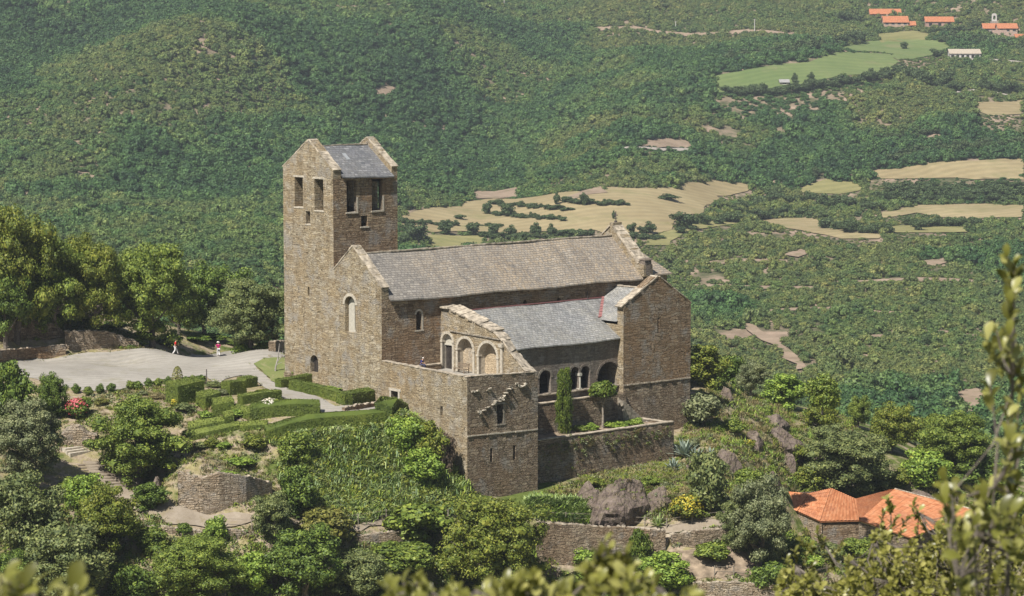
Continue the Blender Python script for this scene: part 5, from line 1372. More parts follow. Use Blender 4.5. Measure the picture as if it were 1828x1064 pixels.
# ------------------------------------------------------------------ dry stone walls
def wall_thing(name, pts, label, thick=.6, mat='dry', cap='coping', group=None, step=.6, amp=.08, cat='wall'):
    """pts: (x, y, z foot, z top) along the visible face; the wall's thickness goes behind it"""
    mb = MB(); cp_ = MB(); rs = random.Random(len(pts) * 7 + int(pts[0][0] * 10))
    dense = []
    for a, b in zip(pts[:-1], pts[1:]):
        L = math.hypot(b[0] - a[0], b[1] - a[1]); n = max(1, int(L / step))
        for i in range(n):
            t = i / n; dense.append([a[k] + (b[k] - a[k]) * t for k in range(4)])
    dense.append(list(pts[-1])); s = 0; S = [0]
    for a, b in zip(dense[:-1], dense[1:]):
        s += math.hypot(b[0] - a[0], b[1] - a[1]); S.append(s)
    for d in dense: d[3] += rs.uniform(-amp, amp)
    nr = []
    for i in range(len(dense)):
        a = dense[max(i - 1, 0)]; b = dense[min(i + 1, len(dense) - 1)]
        d = Vector((b[0] - a[0], b[1] - a[1], 0)).normalized(); n = Vector((-d.y, d.x, 0))
        if n.y < 0 and abs(n.y) > .2: n = -n
        nr.append(n)
    for i in range(1, len(nr)):
        if nr[i].dot(nr[i - 1]) < 0: nr[i] = -nr[i]
    for i in range(len(dense) - 1):
        a, b = dense[i], dense[i + 1]
        A0 = Vector((a[0], a[1], a[2] - .7)); B0 = Vector((b[0], b[1], b[2] - .7)); A1 = Vector((a[0], a[1], a[3])); B1 = Vector((b[0], b[1], b[3]))
        ta, tb = nr[i] * thick, nr[i + 1] * thick
        mb.poly([A0, B0, B1, A1], [(S[i], A0.z), (S[i + 1], B0.z), (S[i + 1], B1.z), (S[i], A1.z)])
        mb.poly([A1, B1, B1 + tb, A1 + ta], [(S[i], A1.z), (S[i + 1], B1.z), (S[i + 1], B1.z + thick), (S[i], A1.z + thick)])
        mb.poly([B0 + tb, A0 + ta, A1 + ta, B1 + tb])
    for i, k in ((0, 0), (-1, -1)):
        a = dense[i]; A0 = Vector((a[0], a[1], a[2] - .7)); A1 = Vector((a[0], a[1], a[3])); mb.poly([A0, A1, A1 + nr[k] * thick, A0 + nr[k] * thick])
    # loose stones along the top
    for i in range(len(dense) - 1):
        a, b = Vector((dense[i][0], dense[i][1], dense[i][3])), Vector((dense[i + 1][0], dense[i + 1][1], dense[i + 1][3]))
        d = (b - a).normalized(); n = nr[i]
        for j in range(2):
            q = a.lerp(b, rs.random()); l = rs.uniform(.2, .42); w = rs.uniform(.2, .4); h = rs.uniform(.06, .16); o = rs.uniform(-.06, thick - w + .05)
            c = [q + d * (-l / 2) + n * o, q + d * (l / 2) + n * o, q + d * (l / 2) + n * (o + w), q + d * (-l / 2) + n * (o + w)]
            c = [x + Vector((rs.uniform(-.04, .04), rs.uniform(-.04, .04), -.02)) for x in c]; c += [x + Vector((0, 0, h)) for x in c]
            if (c[1] - c[0]).cross(c[3] - c[0]).z < 0: c = [c[3], c[2], c[1], c[0], c[7], c[6], c[5], c[4]]
            cp_.hexa(c)
    o = mb.build(name, M[mat]); tag(o, label, cat, group)
    cp_.build('cap_stones', M[cap], o); return o

def wp(px, ptop, pbot):
    """wall point whose foot is on the ground at (px, pbot) and whose top is seen at row ptop"""
    p = G(px, pbot); r = ray(px, ptop); t = p.y / r.y
    return (p.x, p.y, p.z, HC + r.z * t)
wall_thing('dry_stone_wall', [wp(318, 842, 902), wp(360, 856, 919), wp(392, 846, 915), wp(440, 850, 898), wp(486, 862, 884)], 'tall dry stone wall turning a sharp corner above the dirt path', .8)
wall_thing('boundary_wall', [wp(-30, 630, 652), wp(0, 626, 647), wp(60, 621, 641), wp(118, 615, 634)], 'low straight boundary wall at the left edge of the gravel yard', .5, 'brown', 'coping', None, 1.2, .02)
wall_thing('ruined_wall', [wp(116, 592, 622), wp(129, 592, 626), wp(150, 591, 625), wp(185, 592, 622), wp(215, 598, 620), wp(248, 612, 622)], 'crumbling stone wall sloping down under the trees', .7)
wall_thing('stone_bank', [wp(-30, 566, 612), wp(0, 566, 610), wp(50, 568, 607), wp(100, 578, 606), wp(114, 590, 604)], 'dark rough stone bank in the shade of the trees', 1.0, 'rubble', 'coping_dark', None, .8, .15)
wall_thing('lower_wall', [wp(962, 937, 1008), wp(1000, 936, 1010), wp(1060, 940, 1008), wp(1120, 943, 1000), wp(1188, 948, 985)], 'rough retaining wall carrying the fenced path below the rock', .7, 'rubble')
wall_thing('lower_wall', [wp(1198, 955, 975), wp(1240, 948, 978), wp(1300, 944, 972)], 'short retaining wall right of the stone stairs', .6, 'rubble')
wall_thing('terrace_step_wall', [wp(1235, 1042, 1075), wp(1300, 1040, 1075), wp(1370, 1044, 1075), wp(1410, 1048, 1075)], 'dry stone wall at the bottom edge below the olive tree', .6, 'dry')
wall_thing('step_wall', [wp(960, 1008, 1030), wp(1000, 1014, 1034)], 'small broken wall beside the big round oak', .6, 'dry')
wall_thing('low_stone_edge', [wp(640, 958, 972), wp(700, 950, 975), wp(760, 945, 968)], 'low stone edging below the fenced path', .5, 'dry')
wall_thing('low_stone_edge', [wp(250, 938, 948), wp(330, 948, 960), wp(420, 950, 962), wp(520, 955, 966)], 'ragged line of stones along the lower rim of the dirt path', .6, 'dry', amp=.15)
wall_thing('low_stone_edge', [wp(460, 752, 758), wp(480, 756, 763), wp(500, 757, 764)], 'few edging stones under the broad front hedge', .5, 'dry', step=.5)
wall_thing('low_stone_edge', [wp(616, 727, 735), wp(650, 722, 731), wp(682, 717, 727)], 'dark stone edging under the hedge at the nave corner', .4, 'brown', step=.5)
wall_thing('low_stone_edge', [wp(520, 668, 676), wp(508, 665, 676)], 'low stone stub at the foot of the tower', .5, 'dry', step=.4)
wall_thing('tower_side_wall', [wp(492, 610, 630), wp(508, 609, 632)], 'low sunlit wall joining the tower on its left', .8, 'dry')
wall_thing('rubble_edge', [wp(110, 772, 796), wp(140, 765, 797), wp(170, 775, 800)], 'heap of pale rubble stones behind the spreading oak', 1.8, 'dry', amp=.35)

# ------------------------------------------------------------------ steps
def steps(px0, py0, px1, py1, n, width, label, mat):
    a = G(px0, py0); b = G(px1, py1); d = Vector((b.x - a.x, b.y - a.y, 0)); L = d.length; d.normalize(); s = Vector((-d.y, d.x, 0)); mb = MB()
    for k in range(n):
        t0 = L * k / n; t1 = L * (k + 1) / n + .12; z = a.z + (b.z - a.z) * (k + .6) / n + .12
        P = [a + d * t0 - s * width / 2, a + d * t1 - s * width / 2, a + d * t1 + s * width / 2, a + d * t0 + s * width / 2]
        c = [Vector((p.x + random.uniform(-.08, .08), p.y + random.uniform(-.08, .08), z - .6)) for p in P]; c += [Vector((p.x, p.y, z)) for p in c]
        mb.hexa(c)
    o = mb.build('stone_steps', M[mat]); tag(o, label, 'stairs'); return o
steps(205, 872, 178, 826, 9, 4.6, 'wide shallow steps climbing the slope left of the spreading oak', 'pathdirt')
steps(1165, 998, 1192, 955, 11, 1.1, 'narrow stone stairs between the two retaining walls', 'coping')
steps(150, 810, 135, 798, 3, 3.2, 'broken upper steps behind the rubble heap', 'lime')

# ------------------------------------------------------------------ rocks
ROCKS = []
def rock(px, py, wpx, hpx, label, seed, depth=.8, sink=.35, mat='rock'):
    p = G(px, py); sc_ = p.y / F; w = wpx * sc_ / 2 * 1.2; h = hpx * sc_ * 1.15
    bm = bmesh.new(); bmesh.ops.create_icosphere(bm, subdivisions=5 if wpx > 65 else 4, radius=1.0)
    rk = random.Random(seed * 17 + 3); PL_ = []
    for k in range(13):
        d = Vector((rk.gauss(0, 1), rk.gauss(0, 1), rk.gauss(0, .8) + .25)).normalized(); PL_.append((d, rk.uniform(.62, 1.0)))
    lay = Vector((rk.uniform(.6, 1), rk.uniform(-.5, .5), rk.uniform(.1, .5))).normalized()
    for v in bm.verts:
        c = v.co.copy(); o = Vector((seed * 3.1, seed * 1.7, 0))
        q_ = Vector((c.x * 1.0 + c.z * .35, c.y, c.z * .55)); n = mnoise.noise(c * 1.1 + o) * .30 + mnoise.noise(q_ * 2.3 + o) * .12 + abs(mnoise.noise(q_ * 3.2 + o * 2)) * -.14 + mnoise.noise(c * 9 + o) * .07 + mnoise.noise(c * 18 + o) * .035
        rr = min([hh / max(c.dot(d), 1e-3) for d, hh in PL_] + [1.25])       # broken along flat joints
        q = c.dot(lay) * 4.5 + mnoise.noise(c * 1.6 + o) * 1.2; n = n * .5 - .06 * (q - math.floor(q))   # tilted schist layers
        v.co = c * (rr * .95 + n)
        v.co.x *= w; v.co.y *= w * depth; tp_ = 1 - .38 * max(0, v.co.z); v.co.x *= tp_; v.co.y *= tp_; v.co.z = v.co.z * h * 1.12
    for f in bm.faces: f.smooth = False
    uvl = bm.loops.layers.uv.new('UVMap')
    for f in bm.faces:
        n = f.normal
        for l in f.loops:
            c = l.vert.co
            l[uvl].uv = (c.x, c.z) if abs(n.y) > max(abs(n.x), abs(n.z)) else (c.y, c.z) if abs(n.x) > abs(n.z) else (c.x, c.y)
    me = bpy.data.meshes.new('boulder'); bm.to_mesh(me); bm.free(); me.materials.append(M[mat])
    o = link(bpy.data.objects.new('boulder' if wpx < 70 else 'rock_outcrop', me)); o.location = (p.x, p.y, p.z - h * .06 - sink * .3); o.rotation_euler = (0, 0, seed)
    ROCKS.append(o); tag(o, label, 'rock'); return o
rock(1122, 908, 150, 66, 'large purple brown rock outcrop under the garden wall', 1, .5)
rock(1056, 896, 70, 28, 'rounded shoulder of bare rock left of the large outcrop', 2, .8)
rock(1182, 900, 56, 34, 'craggy rock right of the large outcrop', 3, .8)
rock(1300, 832, 50, 32, 'dark pointed boulder right of the agaves', 4)
rock(1345, 788, 50, 26, 'grey rock on the crest above the dark boulder', 5)
rock(1390, 782, 60, 22, 'pale broken rock beside the grassy track', 6)
rock(1420, 808, 52, 18, 'flat rocks in the middle of the right slope', 7)
rock(1408, 836, 32, 24, 'round grey boulder above the wide dense bush', 8)
rock(1298, 716, 34, 28, 'dark vertical crag at the chapel side', 9)
rock(1378, 758, 60, 20, 'ledge of rock just under the ridge bushes', 10)
rock(1480, 778, 50, 16, 'low ledge left of the forked tree', 11)
rock(1378, 862, 40, 16, 'flat stone in the grass above the olive', 12)
rock(1240, 842, 40, 30, 'rock half hidden behind the grey green bush', 13)
rock(1700, 905, 70, 34, 'dark rocks behind the right farmhouse roof', 14)
rock(1640, 885, 60, 14, 'rubble bank above the right farmhouse roof', 15)
rock(1580, 800, 30, 16, 'dark stone under the forked tree', 16)
rock(280, 878, 40, 22, 'pale boulder beneath the spreading oak', 17)
rock(130, 870, 34, 26, 'pale boulder in the shade left of the steps', 18)
rock(1330, 900, 36, 16, 'half buried stone beside the mid green bush', 19)
rock(1460, 815, 40, 16, 'stone ledge below the ridge bush', 20)

# ------------------------------------------------------------------ fences
def fence(pts, label, h=1.05, gap=2.6):
    g = [G(*p) for p in pts]; r = empty('wire_fence', g[0]); tag(r, label, 'fence'); o = g[0]; P = []
    for a, b in zip(g[:-1], g[1:]):
        n = max(1, round((b - a).length / gap))
        for i in range(n): P.append(a.lerp(b, i / n))
    P.append(g[-1]); P = [Vector((p.x, p.y, H(p.x, p.y) + .1)) - o for p in P]
    for p in P:
        x = MB(); l = random.uniform(-.05, .05); x.tube([p + Vector((0, 0, -.3)), p + Vector((l, l, h))], .06, 6); x.build('post', M['post'], r)
    for hh in (.45, .95):
        x = MB(); x.tube([p + Vector((0, 0, hh)) for p in P], .02, 4); x.build('wire', M['post'], r)
fence([(960, 932), (1010, 934), (1060, 936), (1113, 940), (1190, 945), (1235, 938), (1292, 931)], 'post and wire fence along the path below the rock outcrop')
fence([(560, 938), (640, 938), (690, 930), (740, 926), (800, 930)], 'post and wire fence along the path under the green bank')
fence([(400, 945), (450, 948), (500, 950), (540, 948)], 'short post and wire fence by the bluish grey tree')
fence([(1275, 1030), (1310, 1030), (1345, 1035), (1400, 1045)], 'post and wire fence at the bottom near the olive tree')
x = empty('sign_post', G(369, 688)); tag(x, 'thin dark post at the end of the row of young shrubs', 'post')
y = MB(); y.tube([(0, 0, -.2), (0, 0, 1.75)], .06, 6); y.build('pole', M['iron'], x)

# ------------------------------------------------------------------ bench on the terrace
bn = empty('bench', W(AU - .55, (A2[0] + A2[1]) / 2, DZ), PR_ANG + math.pi / 2); tag(bn, 'slatted wooden bench in the middle blind arch of the terrace', 'bench')
x = MB()
for k in range(3): x.box((-.95, -.1 + k * .16, .42), (.95, .03 + k * .16, .46))
x.build('seat', M['wood'], bn)
x = MB()
for k in range(3): x.box((-.95, -.3 - k * .05 + .02, .58 + k * .15), (.95, -.26 - k * .05 + .02, .69 + k * .15))
x.build('backrest', M['wood'], bn)
for sx in (-.8, .8):
    x = MB(); x.box((sx - .04, -.36, 0), (sx + .04, -.28, .95)); x.box((sx - .04, .3, 0), (sx + .04, .38, .42)); x.box((sx - .035, -.28, .36), (sx + .035, .36, .415)); x.build('leg', M['wood'], bn)
sb = empty('stone_bench', W(5.6, VS - .35, DZ), PR_ANG); tag(sb, 'low stone bench against the nave wall at the back of the terrace', 'bench')
x = MB(); x.box((-2.2, -.25, .54), (2.2, .3, .64)); x.build('seat', M['coping'], sb)
x = MB(); x.box((-2.1, -.2, 0), (2.1, .28, .54)); x.build('base', M['brown'], sb)

# ------------------------------------------------------------------ people
SKIN = plain('skin', (0.45, 0.28, 0.20), 0.6, 0.05)
def skin_mesh(name, joints, edges, mat, parent, root=0, sub=2):
    me = bpy.data.meshes.new(name); me.from_pydata([j[0] for j in joints], edges, []); me.materials.append(mat)
    o = link(bpy.data.objects.new(name, me), parent)
    me.skin_vertices or None
    m = o.modifiers.new('Skin', 'SKIN'); 
    sk_ = me.skin_vertices[0].data if me.skin_vertices else None
    if sk_ is None:
        bm = bmesh.new(); bm.from_mesh(me); bm.verts.layers.skin.verify(); bm.to_mesh(me); bm.free(); sk_ = me.skin_vertices[0].data
    for i, j in enumerate(joints): sk_[i].radius = (j[1], j[2] if len(j) > 2 else j[1])
    for i in range(len(joints)): sk_[i].use_root = (i == root)
    m.use_smooth_shade = True
    s = o.modifiers.new('Subdivision', 'SUBSURF'); s.levels = 1; s.render_levels = sub
    return o
def hand(parent_pts, base, d, curl):
    """palm and fingers appended to the joint list"""
def person(base, rz, label, pose, top_c, leg_c, hat=None, hair=(0.05, 0.035, 0.025), shorts=False, cat='person', skirt=False):
    r = empty('person', base, rz); tag(r, label, cat)
    P = pose; J = []; E = []
    def add(k, rad, rad2=None, prev=None):
        J.append((P[k] if isinstance(k, str) else k, rad, rad2 or rad)); i = len(J) - 1
        if prev is not None: E.append((prev, i))
        return i
    pel = add('pelvis', .135, .10); w = add('waist', .12, .09, pel); c = add('chest', .15, .11, w); nb = add('neck', .055, .055, c); hd0 = add('chin', .06, .075, nb); hd = add('head', .082, .10, hd0); add('crown', .055, .07, hd)
    for s in ('l', 'r'):
        sh = add('sh' + s, .055, .055, c); el = add('el' + s, .04, .04, sh); wr = add('wr' + s, .027, .027, el)
        h = Vector(P['wr' + s]); e = Vector(P['el' + s]); d = (h - e).normalized(); side = d.orthogonal().normalized()
        pm = add(tuple(h + d * .07), .036, .02, wr)
        for f in range(4):
            q = h + d * .1 + side * (f - 1.5) * .02; a = add(tuple(q), .010, .010, pm); ln = (.045, .055, .052, .04)[f]
            b = add(tuple(q + d * ln * .6 + Vector((0, .012, 0))), .009, .009, a); add(tuple(q + d * ln + Vector((0, .03, 0))), .008, .008, b)
        t = add(tuple(h + d * .045 + side * .04), .011, .011, pm); add(tuple(h + d * .085 + side * .055), .009, .009, t)
        hp = add('hp' + s, .09, .09, pel); kn = add('kn' + s, .058, .058, hp); an = add('an' + s, .038, .038, kn); ft = add('ft' + s, .036, .036, an)
    skin_mesh('body', J, E, SKIN, r)
    # clothes, a little larger than the body
    sm_ = plain('shirt', top_c, .85, .08, 6); lm_ = plain('trousers', leg_c, .85, .06, 6)
    T = [(P['pelvis'], .15, .115), (P['waist'], .145, .11), (P['chest'], .17, .125), (tuple(Vector(P['chest']).lerp(Vector(P['neck']), .6)), .10, .085)]
    TE = [(0, 1), (1, 2), (2, 3)]
    for s in ('l', 'r'):
        i = len(T); T += [(P['sh' + s], .078), (tuple(Vector(P['sh' + s]).lerp(Vector(P['el' + s]), .8)), .066)]; TE += [(2, i), (i, i + 1)]
    skin_mesh('shirt', T, TE, sm_, r)
    T = [(P['pelvis'], .152, .118)]; TE = []
    for s in ('l', 'r'):
        i = len(T); T += [(P['hp' + s], .105), (P['kn' + s], .08)]; TE += [(0, i), (i, i + 1)]
        if not shorts: T.append((P['an' + s], .066)); TE.append((i + 1, i + 2))
    skin_mesh('trousers', T, TE, lm_, r)
    for s in ('l', 'r'):
        f = Vector(P['ft' + s]); a = Vector(P['an' + s]); d = Vector((f.x - a.x, f.y - a.y, 0)).normalized()
        skin_mesh('shoe', [(tuple(a + Vector((0, 0, -.04)) - d * .03), .05, .05), (tuple(f + d * .03), .045, .04)], [(0, 1)], M['wood_dark'], r)
    h = Vector(P['head']); cw = Vector(P['crown'])
    def blob(name, c, sx, sy, sz, mat, cut=None, parent=r):
        bm = bmesh.new(); bmesh.ops.create_uvsphere(bm, u_segments=16, v_segments=10, radius=1)
        if cut is not None: bmesh.ops.delete(bm, geom=[v for v in bm.verts if v.co.z < cut and v.co.y > -.2], context='VERTS')
        for v in bm.verts: v.co = Vector((v.co.x * sx, v.co.y * sy, v.co.z * sz)) + c
        for f in bm.faces: f.smooth = True
        me = bpy.data.meshes.new(name); bm.to_mesh(me); bm.free(); me.materials.append(mat); return link(bpy.data.objects.new(name, me), parent)
    fc = Vector(P['face']) if 'face' in P else Vector((0, 1, 0))
    blob('hair', h + Vector((0, 0, .03)) - fc * .018, .098, .112, .12, plain('hair', hair, .6, .1), -.1)
    for sx in (-1, 1):
        side = fc.cross(Vector((0, 0, 1)))
        blob('eye', h + fc * .092 + side * sx * .032 + Vector((0, 0, -.01)), .012, .012, .012, M['dark'])
        blob('ear', h + side * sx * .088 + Vector((0, 0, -.02)), .015, .022, .032, SKIN)
    blob('nose', h + fc * .108 + Vector((0, 0, -.035)), .015, .02, .022, SKIN)
    blob('mouth', h + fc * .096 + Vector((0, 0, -.075)), .025, .01, .007, plain('lips', (.32, .12, .1), .5, .05))
    if hat is not None:
        y = MB(); n = 18; hm = plain('hat_cloth', hat, .85, .05)
        b = h + Vector((0, 0, .06))
        rings = [(.2, -.02), (.19, 0), (.112, .01), (.108, .07), (.07, .105), (0.005, .11)]
        for (r0, z0), (r1, z1) in zip(rings[:-1], rings[1:]):
            for k in range(n):
                t0, t1 = 6.2832 * k / n, 6.2832 * (k + 1) / n
                y.poly([b + Vector((r0 * math.cos(t0), r0 * math.sin(t0), z0)), b + Vector((r0 * math.cos(t1), r0 * math.sin(t1), z0)), b + Vector((r1 * math.cos(t1), r1 * math.sin(t1), z1)), b + Vector((r1 * math.cos(t0), r1 * math.sin(t0), z1))])
        y.build('hat', hm, r, True)
    return r
# facing +y in their own frame
STRIDE = dict(pelvis=(0, 0, .95), waist=(0, .02, 1.12), chest=(0, .05, 1.36), neck=(0, .06, 1.52), chin=(0, .08, 1.58), head=(0, .085, 1.66), crown=(0, .07, 1.73),
  shl=(-.19, .04, 1.42), ell=(-.27, .12, 1.17), wrl=(-.2, .32, 1.08), shr=(.19, .04, 1.42), elr=(.29, -.1, 1.16), wrr=(.27, .02, .95),
  hpl=(-.09, 0, .9), knl=(-.1, .2, .5), anl=(-.1, .30, .09), ftl=(-.1, .43, .05), hpr=(.09, 0, .9), knr=(.1, -.04, .48), anr=(.1, -.32, .12), ftr=(.1, -.2, .05))
STEP = dict(STRIDE); STEP.update(knl=(-.1, .09, .5), anl=(-.1, .1, .09), ftl=(-.1, .24, .05), knr=(.1, .05, .49), anr=(.1, -.1, .1), ftr=(.1, .03, .05), ell=(-.27, -.02, 1.16), wrl=(-.24, .1, .93), elr=(.27, -.04, 1.16), wrr=(.24, .08, .93))
SIT = dict(pelvis=(0, 0, .56), waist=(0, .06, .72), chest=(0, .16, .93), neck=(0, .22, 1.08), chin=(0, .26, 1.14), head=(0, .29, 1.20), crown=(0, .29, 1.27),
  shl=(-.19, .14, .99), ell=(-.25, .24, .76), wrl=(-.13, .42, .68), shr=(.19, .14, .99), elr=(.25, .24, .76), wrr=(.13, .42, .68),
  hpl=(-.1, .03, .54), knl=(-.13, .45, .52), anl=(-.13, .45, .09), ftl=(-.13, .58, .05), hpr=(.1, .03, .54), knr=(.13, .45, .52), anr=(.13, .45, .09), ftr=(.13, .58, .05))
p = G(313, 634); p.z += .08
person(p, -math.pi / 2 + .25, 'striding walker in a red shirt and white trousers at the back of the yard', STRIDE, (.62, .03, .025), (.75, .72, .70))
p = G(390, 637); p.z += .08
person(p, .35, 'walker in a magenta top, white trousers and white sun hat on the gravel', STEP, (.45, .02, .14), (.78, .76, .75), (.8, .76, .66))
person(W(4.95, VS - .42, DZ + .18), PR_ANG + math.pi + .5, 'seated visitor in navy blue on the bench behind the terrace parapet', SIT, (.03, .035, .16), (.06, .06, .1), None, (.55, .5, .45))

# ------------------------------------------------------------------ farmhouse with red tiles, lower right
def tile_mat():
    t = NT('red_roman_tiles')
    uv = t.n('ShaderNodeUVMap').outputs[0]; pos = t.n('ShaderNodeNewGeometry').outputs['Position']
    mp = t.n('ShaderNodeMapping'); mp.inputs['Scale'].default_value = (1 / .28, 1 / .42, 1); t.l(uv, mp.inputs[0])
    v = t.n('ShaderNodeTexVoronoi', voronoi_dimensions='2D'); v.inputs['Scale'].default_value = 1; v.inputs['Randomness'].default_value = .25; t.l(mp.outputs[0], v.inputs['Vector'])
    sep = t.n('ShaderNodeSeparateColor'); t.l(v.outputs['Color'], sep.inputs[0])
    c = t.ramp(sep.outputs[0], [(0, (.40, .15, .065)), (.5, (.48, .19, .085)), (1, (.54, .25, .125))])
    c = t.mix(t.ramp(t.noise(pos, .5, 5, .6), [(.5, (0, 0, 0)), (.75, (.5, .5, .5))]), c, (.27, .125, .085))
    return t.bsdf(c, .85, None, spec=.2)
M['tiles'] = tile_mat()
def tiled_roof(mb, A, B, C_, D, pitch=.44, amp=.075, th=.12):
    """A-B eave, D-C ridge; rows of half round tiles run from eave to ridge"""
    A, B, C_, D = map(Vector, (A, B, C_, D)); L = (B - A).length; n = max(2, int(L / pitch * 8)); nrm = (B - A).cross(D - A).normalized()
    if nrm.z < 0: nrm = -nrm
    R = max(2, int((D - A).length / .42))
    for i in range(n):
        t0, t1 = i / n, (i + 1) / n
        h = lambda t: nrm * (amp * abs(math.sin(math.pi * t * L / pitch)) ** .7)
        for r in range(R):
            s0, s1 = r / R, (r + 1) / R
            up = nrm * .03
            q = [A.lerp(B, t0).lerp(D.lerp(C_, t0), s0) + h(t0) + up, A.lerp(B, t1).lerp(D.lerp(C_, t1), s0) + h(t1) + up, A.lerp(B, t1).lerp(D.lerp(C_, t1), s1) + h(t1), A.lerp(B, t0).lerp(D.lerp(C_, t0), s1) + h(t0)]
            mb.poly(q, [(t0 * L, s0 * 5), (t1 * L, s0 * 5), (t1 * L, s1 * 5), (t0 * L, s1 * 5)])
    lo = [p - nrm * th for p in (A, B, C_, D)]; mb.poly(list(reversed(lo))); mb.poly([lo[0], lo[1], B, A]); mb.poly([lo[1], lo[2], C_, B]); mb.poly([lo[3], lo[0], A, D]); mb.poly([lo[2], lo[3], D, C_])
fh = empty('farmhouse', (0, 0, 0)); tag(fh, 'stone farmhouse with two red tiled roofs at the lower right', 'house')
def Q(px, py, z): return PZ(px, py, z)
RA = [Q(1464, 931, -14.9), Q(1537, 929, -14.9), Q(1527, 892, -13.4), Q(1484, 873, -12.9)]
RA2 = [Q(1424, 912, -14.6), Q(1464, 931, -14.9), Q(1484, 873, -12.9), Q(1444, 880, -13.2), Q(1432, 877, -13.3), Q(1402, 878, -13.5)]
RB = [Q(1537, 929, -15.0), Q(1627, 960, -15.9), Q(1660, 880, -13.6), Q(1597, 872.5, -13.0)]
x = MB()
def roof_fan(poly, zoff=0):
    pass
# left wing: eave from lower left to the valley, ridge along the back
tiled_roof(x, Q(1464, 931, -15.0), Q(1538, 929, -15.0), Q(1528, 891, -13.6), Q(1484, 872, -12.9))
tiled_roof(x, Q(1424, 913, -14.7), Q(1464, 931, -15.0), Q(1484, 872, -12.9), Q(1445, 881, -13.2))
tiled_roof(x, Q(1395, 900, -14.6), Q(1424, 913, -14.7), Q(1445, 881, -13.2), Q(1400, 877, -13.3))
r1 = x.build('roof', M['tiles'], fh); r1['label'] = 'smaller left roof'
x = MB()
tiled_roof(x, Q(1627, 960, -16.1), Q(1750, 913, -15.3), Q(1597, 872.5, -13.0), Q(1534, 929, -14.1))
tiled_roof(x, Q(1534, 930, -14.2), Q(1597, 873.5, -13.05), Q(1588, 875, -13.0), Q(1528, 891, -13.5))
r2 = x.build('roof', M['tiles'], fh); r2['label'] = 'larger right roof'
x = MB()
for k in range(24):
    a = Q(1597, 872.5, -12.95).lerp(Q(1750, 913, -15.25), k / 24); b = Q(1597, 872.5, -12.95).lerp(Q(1750, 913, -15.25), (k + .9) / 24); x.tube([a, b], [.12, .1], 6)
x.build('ridge_tiles', M['coping'], r2)
def wall_under(a, b, mat, zb=-24, drop=.16, inset=.25, din=None):
    a = Vector(a); b = Vector(b); d = (b - a); d.z = 0; d.normalize(); n = Vector((-d.y, d.x, 0))
    if n.y < 0: n = -n
    if din is not None and n.dot(din) < 0: n = -n
    a = a + n * inset; b = b + n * inset; y = MB()
    y.poly([(a.x, a.y, zb), (b.x, b.y, zb), (b.x, b.y, b.z - drop), (a.x, a.y, a.z - drop)]); return y.build('wall', M[mat], fh)
wall_under(Q(1395, 900, -14.6), Q(1424, 913, -14.7), 'dry'); wall_under(Q(1424, 913, -14.7), Q(1464, 931, -15.0), 'dry'); wall_under(Q(1464, 931, -15.0), Q(1538, 929, -15.0), 'brown')  # front wall given a darker stone to paint in its shade
wall_under(Q(1534, 929, -14.1), Q(1627, 960, -16.1), 'dry', din=Vector((0, 1, 0))); wall_under(Q(1627, 960, -16.1), Q(1750, 913, -15.3), 'brown', din=Vector((-1, 0, 0)))
wall_under(Q(1400, 877, -13.3), Q(1484, 872, -12.9), 'rubble', inset=-.3); wall_under(Q(1597, 872.5, -13.0), Q(1750, 913, -15.3), 'rubble', inset=-.3)

